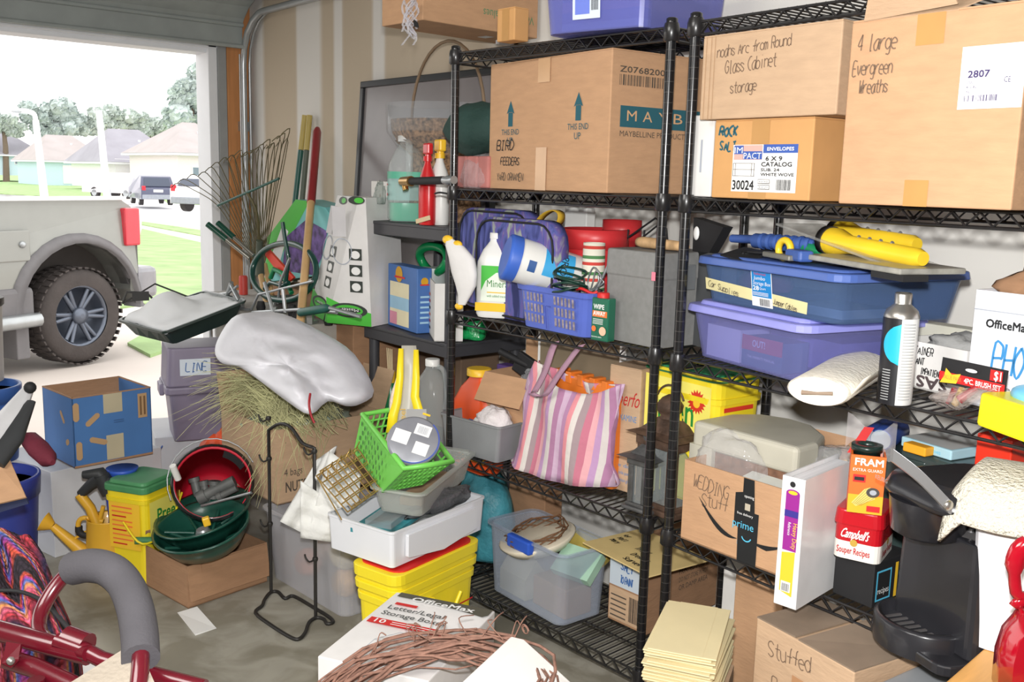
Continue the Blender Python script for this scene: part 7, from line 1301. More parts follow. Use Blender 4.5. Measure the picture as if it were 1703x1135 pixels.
# large carton with dried grass
def fity(z,N,yaw,Rx,Lx,h):
    n=P(*N,z=z); yw=R_(yaw); return (Vector((n.x,n.y,z-h)),yw,abs(along(n,yw,*Rx)[0]),abs(along(n,yw+PI/2,*Lx)[0]),h)
zN=.545; N=(460,716); F=fity(zN,N,94,(632,640),(368,677),.272); F=(F[0],F[1],.46,.40,.272); w,d,h=F[2:]
t=open_box('nut_carton','big tan open carton with small print, dried grass and a white bag on top','box',F,CARD2,flaps=((2,.14,12),(1,.16,18))); NM=hold(t)
dc=FR(F); dc.text('4 bags',w*.06,h*.36,h*.10,PEN,width=w*.16); dc.text('NUTS & BOLTS',w*.07,h*.14,h*.14,PEN,width=w*.5,bold=.001); dc.build('printing',t)
t=thing('dried_grass','arching dried grass plumes spilling left out of the big tan carton','grass',NM@Vector((w*.05,d*.4,h*.92))); t['kind']='stuff'; A_=Vector(t.location); rnd=random.Random(21); g=G()
for k in range(420):
    s0=Vector((rnd.uniform(-.02,.22),rnd.uniform(-.02,.26),rnd.uniform(-.02,.06)))
    if k<270: tgt=DP(rnd.gauss(385,38),rnd.gauss(665,32),rnd.uniform(3.42,3.65))-A_
    elif k<360: tgt=DP(rnd.uniform(440,560),rnd.uniform(660,720),rnd.uniform(3.3,3.45))-A_
    else: tgt=DP(rnd.uniform(395,540),rnd.uniform(720,850),rnd.uniform(3.38,3.46))-A_
    mid=s0.lerp(tgt,.5)+Vector((rnd.uniform(-.03,.03),rnd.uniform(-.03,.03),rnd.uniform(.05,.13))); g.tube(smooth_path([s0,mid,tgt],4),[.0011]*6+[.0008]*2+[.0004],3,cap=False,smooth=False)
o=g.build('stems',mat('dry_grass',S(190,188,140),.9,var=.25,vs=8),t); o['kind']='stuff'
o=crumple('clear_bag_filling','clear film and greenery filling the big tan carton','plastic bag',NM@Vector((w*.45,d*.5,h*.66)),F[1],w*.40,d*.42,.09,mat('film_green',S(150,164,150),.3,var=.35,vs=18,bump=.6,bs=20),8,.25)
# white plastic bag: pillow shaped, drawn from edge to edge
PB_=mat('bag_white_film',S(222,222,228),.35,var=.05,vs=5,bump=.5,bs=9); outl=[(358,590,2.95),(362,565,3.0),(385,530,3.05),(415,520,3.1),(470,522,3.12),(540,555,3.08),(590,590,3.02),(622,650,2.92),(600,672,2.86),(575,676,2.84),(545,668,2.82),(516,690,2.70),(480,670,2.76),(440,640,2.82),(400,612,2.9),(372,606,2.93)]
cb=DP(490,600,3.35); t=thing('white_bag','big white translucent plastic sack slumped across the tan carton, red tie at its corner','bag',(cb.x,cb.y,cb.z)); ol=[DP(p[0],p[1],p[2]+.42) for p in outl]; ol=smooth_path(ol,3,closed=True); n=len(ol); cn=sum(ol,Vector())/n; toc=(Vector(CAM)-cn).normalized()
def bagp(u,v,s):
    k=u*n; i=int(k)%n; f=k-int(k); p=ol[i].lerp(ol[(i+1)%n],f); q_=cn.lerp(p,v); rr=math.sqrt(max(0,1-v*v)); q_=q_+toc*(s*.10*rr)+toc*s*(1-v)*.02*0
    q_=q_+toc*(.016*noise.noise(q_*14)+.008*noise.noise(q_*40+Vector((3,0,0))))*rr*2+Vector((0,0,.0)); return q_-cb
g=G(); g.grid(lambda u,v:bagp(u,v*.999+.001,1),48,16,cu=True); g.grid(lambda u,v:bagp(u,v*.999+.001,-.7),48,10,cu=True); g.build('sack',PB_,t)
G().tube(smooth_path([DP(516,655,3.10)-cb,DP(514,672,3.08)-cb,DP(517,690,3.08)-cb,DP(523,704,3.08)-cb],4),.004,6).build('red_tie',pl('tie_red',160,36,44,.5),t)
# clear tote on the floor under it
a=P(572,1030,z=0); b=P(452,958,z=0); yw=math.atan2(a.y-b.y,a.x-b.x); hh=zat(585,905,a)
F=(Vector((b.x,b.y,.001)),yw,(a-b).length,.34,hh); w,d,h=F[2:]; t=tote('clear_tote','cloudy clear tote full of decorations on the floor, under the hanging paper','tote',F,clear('cloudy_tote',(.82,.82,.85),.50,.3),taper=.9,r=.035); FM2=hold(t)
for k,(x,y,z,cr,rr) in enumerate(((.30,.2,.30,(200,120,90),.055),(.8,.2,.70,(226,210,170),.06),(.75,.25,.25,(206,160,100),.055),(.5,.3,.6,(190,160,140),.055),(.2,.4,.7,(214,150,110),.055),(.5,.7,.3,(200,170,150),.06),(.85,.7,.4,(190,150,130),.06),(.2,.8,.3,(200,150,130),.055))): G().ball((w*x,d*y,max(rr+.01,h*z)),rr,14,1,.9,.9).build('stored_ornament',pl('orn_%d'%k,*cr,.7,var=.4,vs=18),t)
# yellow bucket with ribs
F=fitn(.372,(672,970),(802,895),(620,932),.372); TY_=fitn(.478,(653,888),(803,828),(568,848),.10)[1]; F=(Vector((F[0].x,F[0].y,.001)),TY_,F[2]*.90,.17,.37); F[0].x+=.03*math.cos(TY_)-.05*math.sin(TY_); F[0].y+=.03*math.sin(TY_)+.05*math.cos(TY_); w,d,h=F[2:]; YL=pl('bucket_lemon',244,222,44,.35,var=.02); t=root('yellow_bucket','square lemon yellow bucket with stepped rim under the white tray','bucket',F)
G().fr(w*.88,d*.88,w*.97,d*.97,0,h*.72,w/2,d/2,.035).build('body',YL,t); g=G(); 
for z0,z1,k in ((.70,.76,1.0),(.76,.80,.98),(.80,.86,1.04),(.86,.90,1.01),(.90,.985,1.06)): g.fr(w*k,d*k,w*(k+.01),d*(k+.01),h*z0,h*z1,w/2,d/2,.035)
g.build('stepped_rim',YL,t,bevel=.002); G().fr(w*.94,d*.94,w*.94,d*.94,h*.985,h*.998,w/2,d/2,.035).build('red_gasket',RED,t); G().box((w*.05,-.015,h*.60),(w*.42,.02,h*.70)).build('handle_lug',YL,t,bevel=.008); G().tube([(w*.35,-.02,h*.2),(w*.70,-.02,h*.66)],.006,8).build('bail',YL,t)
dc=Decal((0,-.001,0)); 
for k in range(3): dc.rect(w*.72,h*(.20+.16*k),w*.2,h*.012,RED)
dc.rect(w*.66,h*.36,w*.03,h*.14,RED); dc.rect(w*.40,h*.22,w*.18,h*.08,INK); dc.text('KITTY LITTER',w*.42,h*.23,h*.03,YL,width=w*.14) if 0 else None; dc.build('label',t); G().box((0,d*.35,h*.15),(.012,d*.6,h*.30)).build('green_mark',pl('preen_green',0,0,0),t)
# white tray (fridge drawer) on it
zw=.378; F=fitn(zw+.10,(653,888),(803,828),(568,848),.10); F=(Vector((F[0].x,F[0].y,zw)),F[1],F[2],F[3],.10); w,d,h=F[2:]; WT_=pl('drawer_white',224,226,230,.3,var=.01); t=tote('plastic_tray','white open plastic fridge tray with a wavy lower edge, on the yellow bucket','tray',F,WT_,WT_,taper=.97,r=.012,rim=.003); WDm=hold(t)
g=G(); g.loft([[(x,-.004-.012*(1 if k%2 else 0),z) for x,z in [(w*.12,.02),(w*.5,.0),(w*.88,.02),(w*.88,.085),(w*.12,.085)]] for k in (0,1)][::-1],smooth=False); g.build('front_grip',WT_,t,bevel=.004)
t2=thing('teal_papers','teal and grey leaflets lying in the white drawer','papers',WDm@Vector((w*.08,d*.12,.07)),F[1]+.3); G().box((0,0,0),(.20,.13,.012)).build('leaflets',pl('teal_leaflet',60,140,150,.5,var=.5,vs=14),t2); G().box((.03,.02,.012),(.17,.10,.03)).build('clear_case',clear('case_clear',(.75,.8,.82),.45),t2)
t2=thing('grey_bag_roll','dark grey plastic film bundle between the clear tray and the white drawer','bag',WDm@Vector((w*.55,d*.3,.085)),F[1]); crumple('film','','',(.06,0,.0),0,.13,.04,.03,mat('grey_film',S(90,92,94),.3,var=.3,bump=.6),4,.3,parent=t2)
# clear tray, slightly tipped
zc=.56; F=fitn(zc,(700,818),(776,757),(613,822),.075); w,d=F[2]*1.0,F[3]; F=(F[0],F[1],w,d,.075); t=tote('clear_tray','shallow cloudy clear tray resting askew in the white drawer','tray',F,clear('cloudy_tray',(.80,.82,.78),.5,.25),taper=.86,r=.02); t.rotation_euler=(R_(2),R_(0),F[1]); CTm=hold(t); G().box((w*.15,d*.15,.005),(w*.85,d*.7,.03)).build('brown_odds',pl('brown_odds',170,140,110,.7,var=.4),t)
# green slotted basket, tipped toward the camera
GRB=mat('basket_green',S(118,206,88),.4,var=.02); t=thing('green_basket','bright green perforated basket tipped toward the camera, holding packages','basket',DP(665,760,2.72)); A_=Vector(t.location)
rim=[(603,690,2.90),(673,780,2.60),(752,768,2.66),(684,676,2.98)]; bot=[(590,752,2.95),(636,818,2.72),(703,805,2.78),(660,745,3.02)]
R4=[DP(*p)-A_ for p in rim]; B4=[DP(*p)-A_ for p in bot]
def quadg(g,a,b,c_,d_,nu,nv,r):
    for i in range(nu+1): g.tube([a.lerp(b,i/nu),d_.lerp(c_,i/nu)],r,5,cap=False)
    for j in range(nv+1): g.tube([a.lerp(d_,j/nv),b.lerp(c_,j/nv)],r,5,cap=False)
g=G(); quadg(g,B4[1],B4[2],R4[2],R4[1],9,5,.0035); quadg(g,B4[2],B4[3],R4[3],R4[2],9,5,.0035); quadg(g,B4[3],B4[0],R4[0],R4[3],8,5,.0035); quadg(g,B4[0],B4[1],B4[2],B4[3],8,8,.003); g.build('lattice_sides',GRB,t)
g=G().add([B4[0],B4[1],R4[1],R4[0]],[(0,1,2,3)]); g.build('solid_side',GRB,t,solid=.004); g=G().add([B4[1],B4[1].lerp(B4[2],.28),R4[1].lerp(R4[2],.18),R4[1]],[(0,1,2,3)]); g.build('corner_panel',GRB,t,solid=.004)
nrm=(B4[1]-B4[0]).cross(R4[0]-B4[0]).normalized(); u_=(B4[1]-B4[0]); v_=(R4[0]-B4[0]); dc=Decal(B4[0]+nrm*(.003 if nrm.dot(Vector(CAM)-A_)>0 else -.003),u_,v_-u_.normalized()*v_.dot(u_.normalized())); 
if dc.n.dot(Vector(CAM)-A_)<0: dc.n=-dc.n
HD=pl('hole_green',70,130,60,.6,var=.3,vs=50); LU=u_.length; LV=v_.length
for i in range(7):
    for j in range(5): dc.disc(LU*(.14+.13*i)+ (LU*.06 if j%2 else 0)+.1*LV*j/5*0,LV*(.14+.17*j),.0055,HD,ry=.0075,n=10)
dc.build('holes',t); g=G(); g.tube(smooth_path(R4,5,closed=True) if 0 else [R4[0],R4[0].lerp(R4[1],.5),R4[1],R4[1].lerp(R4[2],.5),R4[2],R4[2].lerp(R4[3],.5),R4[3],R4[3].lerp(R4[0],.5)],.008,8,closed=True); g.build('rim',GRB,t)
ccd=DP(688,735,2.70); t=thing('disc_pack','round grey cutting disc in clear packaging with white labels, in the green basket','package',ccd); tn=(Vector(CAM)-ccd).normalized(); tn=(tn+Vector((.0,.0,.55))).normalized(); t.rotation_euler=tn.to_track_quat('Z','Y').to_euler(); rd=44/1621*2.7
G().lathe([(rd,0),(rd,.008),(rd*.9,.012),(.01,.012)],40).build('disc',mat('disc_grey',S(150,152,160),.35,metal=.2,var=.15),t); G().box((-.02,rd*.7,.0),(.035,rd*1.35,.004)).build('hang_tab',pl('tab_grey',160,160,158,.5),t); dc=Decal((0,0,.0125),(1,0,0),(0,1,0),rot=-20); dc.rect(-rd*.80,-rd*.30,rd*.62,rd*.55,WHT); dc.rect(rd*.10,-rd*.52,rd*.55,rd*.50,WHT); dc.rect(-rd*.10,rd*.25,rd*.60,rd*.45,WHT); dc.bars(rd*0,rd*.32,rd*.4,rd*.3,pl('label_grey',0,0,0),4); dc.ring(0,0,rd*.98,rd*.05,pl('ring_blue',70,90,170,.4),a0=-100,a1=60); dc.rect(-.004,rd*1.10,.022,.006,YEL); dc.build('labels',t)
t=thing('trowel_package','tall yellow and clear package marked Steel standing in the green basket','package',DP(678,705,2.88)); A_=Vector(t.location); 
def ribbon(pts,name,m,hw,dd): 
    g=G(); vs=[]
    for (px,py),h_ in zip(pts,hw): vs+=[DP(px-h_,py,dd)-A_,DP(px+h_,py,dd)-A_]
    g.add(vs,[(2*i,2*i+1,2*i+3,2*i+2) for i in range(len(pts)-1)],True); return g.build(name,m,t,solid=.006)
ribbon([(680,575),(682,610),(680,650),(676,690),(672,722)],'grey_card',pl('film_grey',186,182,170,.4),[12,14,14,16,18],2.885); ribbon([(667,580),(665,630),(660,670),(654,690),(650,720)],'yellow_edge',pl('pack_yellow',248,222,40,.4),[4,6,7,8,8],2.88); ribbon([(692,582),(692,630),(690,660),(698,690),(705,700)],'yellow_edge',pl('pack_yellow',0,0,0),[4,6,7,8,6],2.88)
tn=(Vector(CAM)-A_).normalized(); rt=Vector(RW[:,0] if 0 else RW@np.array([1,0,0])); upv=tn.cross(rt).normalized(); dc=Decal(DP(674,712,2.872)-A_,upv,-rt); 
if dc.n.dot(tn)<0: dc.n=-dc.n
dc.text('Steel',0,0,.016,pl('gold_ink',190,150,30,.5),width=.055,bold=.0006); dc.build('lettering',t)
t=thing('crumpled_wrapper','peach and white crumpled wrapper left of the yellow package','wrapper',DP(650,690,2.93)); A_=Vector(t.location); g=G(); g.grid(lambda u,v:DP(640+14*u+22*v+3*math.sin(9*v),735-(735-600)*v+6*math.sin(7*u),2.93+.01*math.sin(12*u+5*v))-A_,6,16); g.build('film',pl('peach_film',226,206,190,.4,bump=.4),t,solid=.003)
# gold wire racks
GW=mat('gold_wire',S(196,160,96),.35,metal=.7,var=.1); t=thing('gold_wire_rack','stack of gold wire racks leaning left of the green basket','rack',DP(575,800,2.7)); A_=Vector(t.location)
for lay in range(2):
    a,b,c_,d_=[DP(px+6*lay,py-8*lay,dd+.03*lay)-A_ for px,py,dd in ((526,792,2.78),(596,748,2.90),(640,808,2.74),(578,852,2.62))]
    g=G()
    for i in range(9): g.tube([a.lerp(b,i/8),d_.lerp(c_,i/8)],.0022,5)
    for j in range(6): g.tube([a.lerp(d_,j/5),b.lerp(c_,j/5)],.0022,5)
    g.build('wire_grid',GW,t)
g=G(); a=DP(526,792,2.72)-A_; zz=[]
for i in range(9): f=i/8; p=DP(530+60*f,795-45*f,2.72+.13*f)-A_; zz+= [p,DP(538+60*f,(806-45*f) if i%2 else (780-45*f),2.70+.13*f)-A_]
g.tube(zz,.0018,4); g.tube([DP(528,795,2.7)-A_,DP(568,865,2.6)-A_],.002,5); g.build('zigzag_edge',GW,t)
# white paper / cloth sheets hanging
t=thing('white_paper_sheet','crumpled white paper towel sheets hanging between the tan carton and the white drawer','paper',DP(525,830,2.66)); A_=Vector(t.location); PW=mat('sheet_white',S(226,226,222),.95,var=.03,bump=.4,bs=40)
def hang(poly,dd,sd,name):
    g=G(); (x0,y0),(x1,y1),(x2,y2),(x3,y3)=poly
    g.grid(lambda u,v:DP((x0*(1-u)+x1*u)*(1-v)+(x3*(1-u)+x2*u)*v,(y0*(1-u)+y1*u)*(1-v)+(y3*(1-u)+y2*u)*v,dd+.012*math.sin(7*u+4*v+sd)+.006*math.sin(17*v+sd))-A_,14,14); g.build(name,PW,t,solid=.004)
hang([(528,765),(560,742),(512,892),(466,868)],3.12,0,'sheet'); hang([(548,750),(600,790),(590,905),(512,890)],3.02,2,'sheet'); hang([(500,800),(560,840),(575,905),(500,895)],3.00,4,'sheet')
# clear jugs and orange jug behind
c=P(718,690,y=1.96); zf=.455; t=jug('gallon_jug','empty clear grey jug with white cap below the plastic shelf, beside the orange jug',Vector((P(719,640,y=1.96).x,1.96,zf)),R_(20),.125,.12,zat(719,597,Vector((P(719,640,y=1.96).x,1.96,0)))-zf,CJ,WPL)
dc=Decal((-.05,-.062,.03)); dc.rect(0,0,.05,.09,pl('label_yellow_mix',230,190,70,.5,var=.5,vs=40)); dc.rect(0,.02,.05,.02,RED); dc.build('label',t)
oc=Vector((P(775,640,y=1.93).x,1.985,.455)); OJ=pl('jug_orange',226,84,36,.35); hh=zat(775,612,oc)-.455; t=jug('weed_killer_jug','orange jug with a yellow label behind the rack post',oc,R_(0),.20,.10,hh,OJ,YEL); Decal((-.03,-.0505,hh*.12)).rect(0,0,.13,hh*.16,YEL).rect(.02,hh*.03,.1,hh*.05,INK).build('label',t)
t=thing('green_bottle','green bottle with yellow collar under the plastic shelf',"bottle",Vector((P(650,640,y=2.06).x,2.06,.455))); hh=zat(650,618,Vector(t.location))-.455; G().lathe([(.035,0),(.036,hh*.6),(.02,hh*.8)],18).build('body',pl('bottle_green',40,130,80,.3),t); G().lathe([(.02,hh*.8),(.02,hh)],14).build('yellow_collar',YEL,t); 
g=G()
for k in range(4): g.tube([(.01*k-.02,0,hh),(.012*k-.03,0.0,hh+.09)],.003,5)
g.build('straws',pl('pale_wood',0,0,0),t)
c=Vector((P(792,585,y=2.02).x,2.08,.86)); t=thing('green_bag','crinkled bright green plastic pack on the middle plastic shelf behind the post','bag',(c.x,c.y,.862)); t.location=(P(790,560,y=2.1).x-.02,2.1,.865); crumple('film','','',(0,0,0),0,.07,.04,.06,mat('green_film',S(30,150,84),.2,var=.2,bump=.6,coat=.5),3,.25,parent=t)
c=Vector((P(810,605,y=2.05).x,2.12,.455)); t=thing('purple_pack','purple printed pack with yellow cap at the back under the plastic shelf','package',(c.x-.06,2.14,.455)); G().box((0,0,0),(.16,.05,.33)).build('pack',pl('pack_purple',92,66,130,.5),t,bevel=.006)
# ================================================================ garden corner by the door
# seeder carton
F=fit((608,530),L=(545,520),R=(640,530),T=(588,320),y=1.93,yaw=-3); 
A=P(575,533,y=1.90); 
t=thing('spreader_carton','tall white and lime green printed carton standing upside-down beside the plastic shelf','box',(P(517,525,y=1.95).x,1.95,.76),0); A_=Vector(t.location); q=px_local(A_,0,[(517,525),(618,530),(600,320),(550,308)]); zc=q[0][2]; 
t.rotation_euler=(0,0,0); q=px_local(A_,0,[(514,512),(578,532),(618,527),(545,318),(600,345),(622,322)])
bl,bn,br,tl,tn_,tr_=[Vector(p) for p in q]; bn+=Vector((0,-.09,0)); U_=Vector((tl.x-bl.x-.01,.05,tl.z-bl.z)); U_.z=tl.z-bl.z
bm_=(bl.z+bn.z+br.z)/3; bl.z=bn.z=br.z=bm_-.02
WC=pl('seed_white',226,224,222,.6); bq=br+Vector((-.08,.2,0)); kk=min(.9,U_.x/max(.01,(br.x-bn.x))); sh=(bn-br)*kk; v=[bl,bn,br,bq,bl+U_,bn+U_,br+U_+sh,bq+U_+sh]
g=G().add(v,[(3,2,1,0),(4,5,6,7),(0,1,5,4),(1,2,6,5),(2,3,7,6),(3,0,4,7)]); g.build('body',WC,t)
LG=pl('seed_lime',80,190,66,.5,var=0); DGR=pl('seed_dark',56,62,58,.5,var=0)
for (a,b,c_,d_) in ((bl,bn,v[5],v[4]),(bn,br,v[6],v[5])):
    u_=(b-a); vv=(d_-a); dc=Decal(a,u_,vv-u_.normalized()*vv.dot(u_.normalized())); W_=u_.length; H_=vv.length
    if dc.n.y>0: dc.n=-dc.n
    dc.poly([(0,0),(W_,0),(W_,H_*.10),(W_*.5,H_*.13),(0,H_*.20)],LG); dc.disc(W_*.5,H_*.11,W_*.42,DGR,ry=H_*.055); dc.ring(W_*.5,H_*.11,W_*.32,W_*.05,LG,ry=H_*.04); dc.text('Master',W_*.72,H_*.125,H_*.022,WHT,width=W_*.4,rot=180)
    for k in range(3): dc.rect(W_*.55,H_*(.25+.12*k),W_*.28,H_*.085,DGR); dc.disc(W_*.69,H_*(.29+.12*k),W_*.10,WHT,ry=H_*.03)
    dc.ring(W_*.4,H_*.55,W_*.22,W_*.02,pl('label_grey',0,0,0),ry=H_*.10); dc.rect(W_*.2,H_*.66,W_*.3,H_*.22,pl('drawing_grey',206,204,206,.6)); dc.disc(W_*.75,H_*.93,W_*.18,DGR,ry=H_*.03); dc.disc(W_*.8,H_*.93,W_*.1,LG,ry=H_*.02); dc.build('printing',t)
s_=closed_box('under_carton','brown carton hidden low under the lime green printed one','box',(Vector((A_.x+.04,A_.y,0)),0,.30,.24,min(bl.z,bn.z,br.z)+.76-.002),CARD3,seam=False)
# colourful seed carton
cc=P(490,400,y=2.14); t=thing('colourful_carton','lime, teal and purple printed carton leaning against the wall behind the tools','box',(P(455,450,y=2.12).x,2.10,.70)); A_=Vector(t.location)
q=[Vector(p) for p in px_local(A_,0,[(440,470),(520,460),(575,395),(540,345),(492,332),(445,395)])]
g=G(); fr=[Vector((p.x,0,p.z)) for p in (q[0],q[1],q[2],q[3],q[4],q[5])]; bk=[p+Vector((0,.14,0)) for p in fr]; n=6; g.add(fr+bk,[tuple(range(n))[::-1] if 0 else tuple(range(n)),tuple(range(2*n-1,n-1,-1))]+[(i,n+i,n+(i+1)%n,(i+1)%n) for i in range(n)]); g.build('body',pl('seed_teal',120,196,196,.5,var=.05),t,bevel=.003)
dc=Decal((0,0,0)); X=lambda px,py:(lambda p:(p[0],p[2]))(px_local(A_,0,[(px,py)])[0]); dc.poly([X(440,470),X(460,440),X(515,335),X(492,332),X(445,395)],LG); dc.poly([X(470,450),X(475,395),X(510,365),X(545,385),X(535,430),X(520,458)],mat('floral_purple',S(110,84,150),.6,var=.6,vs=22)); dc.poly([X(450,430),X(470,375),X(480,385),X(465,440)],WHT); dc.build('printing',t)
t2=thing('stacked_bin','dark carton under the colourful printed one','box',(A_.x-.02,2.10,0)); G().box((0,0,0),(.42,.2,.70+min(p.z for p in q)-.002)).build('body',CARD3,t2)
# long handled tools leaning on the wall
def pole(name,label,cat,top,bot,segs,r=.014):
    a=P(*top,y=WY-.03); b=P(bot[0],bot[1],y=WY-.10); u=(b-a); f=(0-a.z)/u.z; e=a+u*f; t=thing(name,label,cat,(e.x,e.y,0)); o=Vector((e.x,e.y,0))
    for s0,s1,m,nm in segs: G().tube([e.lerp(a,s0)-o+Vector((0,0,.002)),e.lerp(a,s1)-o],r,10).build(nm,m,t)
    return t
TGR=pl('handle_green',24,84,74,.4); OLV=pl('handle_olive',84,92,80,.5); TW_=pl('handle_wood',204,166,116,.5,var=.1); PKW=pl('handle_gold',180,160,90,.5); MRN=pl('handle_maroon',150,44,48,.4)
pole('garden_tool','tool with teal green handle and gold tip, left of the pair against the wall','garden tool',(507,192),(488,360),((0,.5,TW_,'shaft'),(.5,.90,TGR,'green_sleeve'),(.90,1,PKW,'gold_tip')))
pole('garden_tool','tool with dull olive handle, right of the pair against the wall','garden tool',(515,192),(500,360),((0,.5,TW_,'shaft'),(.5,.90,OLV,'olive_sleeve'),(.90,1,PKW,'gold_tip')))
a=P(528,214,y=2.28); b=P(495,590,y=1.74); t=thing('garden_tool','shovel handle of pale wood with a maroon grip standing nearest the printed carton','garden tool',(b.x,b.y,0)); f=(b.z-.45)/(a.z-b.z); e=b+(b-a)*f; t.location=(e.x,e.y,e.z); o=Vector(e); G().tube([Vector((0,0,.002)),e.lerp(a,.72)-o],.017,12).build('shaft',TW_,t); G().tube([e.lerp(a,.72)-o,e.lerp(a,.985)-o,a-o],[.019,.019,.012],12).build('maroon_grip',MRN,t)
# spring rake
RK=mat('rake_tine',S(98,90,62),.5,metal=.3,var=.15); piv=P(432,450,y=2.02); ctop=P(395,285,y=1.93)
t=thing('spring_rake','wire leaf rake, tines fanned upward, green cross bar and wooden handle','rake',(0,0,0)); b=P(447,520,y=2.0); f=b.z/(piv.z-b.z); e=b+(b-piv)*f; t.location=(e.x,e.y,0); o=Vector((e.x,e.y,0))
G().tube([Vector((0,0,.002)),piv-o],.014,10).build('handle',TW_,t); G().tube([piv-o-Vector((.0,0,.02)),P(432,400,y=1.99)-o],[.022,.016],10).build('ferrule',OLV,t)
tips=[(296,305),(306,298),(322,290),(340,286),(352,278),(362,270),(376,262),(388,258),(402,250),(412,253),(420,250),(430,246),(438,240),(449,232),(456,238),(466,226),(474,222),(482,214)]
bar0,bar1=P(362,342,y=1.90),P(464,297,y=1.97); g=G(); n=len(tips)
for i,(tx,ty) in enumerate(tips):
    m_=bar0.lerp(bar1,i/(n-1)); tp=P(tx,ty,y=1.86+.004*i); dr=(tp-m_).normalized(); bend=tp+Vector((-.0,-.02,-.012))-dr*.005
    g=G(); g.tube([p-o for p in smooth_path([piv,piv.lerp(m_,.5),m_,m_.lerp(tp,.6)+Vector((0,0,.01)),tp,bend+Vector((-.015,-.01,-.008))],3)],.0022,5); g.build('tine',RK,t)
G().tube([bar0-o,bar1-o],.006,8).build('cross_bar',TGR,t); g=G(); g.tube([p-o for p in smooth_path([bar0.lerp(bar1,.5),P(428,360,y=1.97),piv],4)],.007,6); g.build('brace',RK,t)
# second older rake
t=thing('spring_rake','second older rake fan, darker, right behind the first','rake',(e.x+.05,e.y+.03,0)); o=Vector(t.location); piv2=P(440,440,y=2.06); G().tube([Vector((0,0,.002)),piv2-o],.013,8).build('handle',TW_,t)
for i in range(10): tp=P(380+11*i,268-3.5*i,y=2.02); g=G(); g.tube([p-o for p in smooth_path([piv2,piv2.lerp(tp,.5)+Vector((.0,0,-.0)),tp,tp+Vector((-.012,-.02,-.01))],3)],.002,5); g.build('tine',RK,t)
# loppers pointing left with green grips
for k,(a,b,lab) in enumerate((((345,373),(415,430),'lower of two loppers handles with dark green grip, pointing to the lawn'),((362,371),(422,425),'upper of two loppers handles with dark green grip, pointing to the lawn'))):
    A1,B1=P(*a,x=-4.3),P(*b,x=-4.15); t=thing('lopper',lab,'loppers',B1); o=Vector(B1); G().tube([A1-o,A1.lerp(B1,.45)-o],.014,10).build('grip',pl('grip_dark_green',18,74,58,.3,coat=.3),t); G().tube([A1.lerp(B1,.45)-o,Vector()],.010,8).build('arm',mat('steel_arm',S(150,148,140),.3,metal=.7,var=.1),t)
# green wheel (hose reel hand-wheel)
c=P(470,452,y=1.93); t=thing('hose_reel','dark green ring wheel with spokes among the garden tools','reel',(c.x,c.y,c.z)); rx=(P(522,452,y=1.93)-P(420,452,y=1.93)).length/2; rz=(P(470,402,y=1.93)-P(470,487,y=1.93)).length/2*1.08; RGN=pl('reel_green',20,66,58,.3,coat=.3)
G().tube([(rx*math.cos(a),.04*math.sin(a),rz*math.sin(a)) for a in [2*PI*i/36 for i in range(36)]],.013,10,closed=True).build('ring',RGN,t); g=G()
for pp in (((474,478),(480,430),(474,398),(470,370)),((440,480),(450,470),(470,476),(480,470))): g.tube([P(*q,y=1.91)-c for q in pp],.009,8)
g.build('spoke',RGN,t); g=G(); g.tube([P(*q,y=1.89)-c for q in ((462,505),(466,470),(482,430))],.006,8); g.build('steel_lever',GAL,t)
G().box((-.05,-.02,-c.z),(.05,.06,-rz*.9)).build('stand',pl('stand_dark',70,66,62,.7),t)
# red blade piece, red tube, frame and clutter
t=thing('red_shears','orange-red plastic tool guard crossing behind the green ring','tool',P(463,440,y=1.98)); o=Vector(t.location); poly_sheet([P(*q,y=1.98)-o for q in ((445,412),(490,462),(478,472),(443,425))],'guard',pl('guard_red',226,66,44,.4),t,.012)
t=thing('green_watering_tool','bright green plastic tool head below the green ring centre','tool',P(475,470,y=1.96)); o=Vector(t.location); g=G(); g.tube([P(*q,y=1.96)-o for q in ((450,462),(456,448),(470,455),(485,488))],.011,8); g.build('head',pl('tool_green',0,0,0),t)
t=thing('red_tube','short red plastic tube standing by the door track','tube',P(405,490,x=-4.6)); G().lathe([(.022,0),(.022,.085),(.018,.095)],14).build('tube',MRN if 0 else pl('tube_red',190,60,50,.5),t); t2=thing('low_shelf','low grey wire shelf by the door holding small tools','shelf',(P(405,492,x=-4.6).x-.2,P(405,492,x=-4.6).y-.12,0)); zz=P(405,490,x=-4.6).z; G().box((0,0,zz-.02),(.55,.32,zz-.001)).build('deck',pl('deck_grey',170,168,164,.6,var=.1),t2)
for x,y in ((.02,.02),(.53,.02),(.53,.30),(.02,.30)): G().tube([(x,y,0),(x,y,zz-.02)],.01,8).build('leg',GAL,t2)
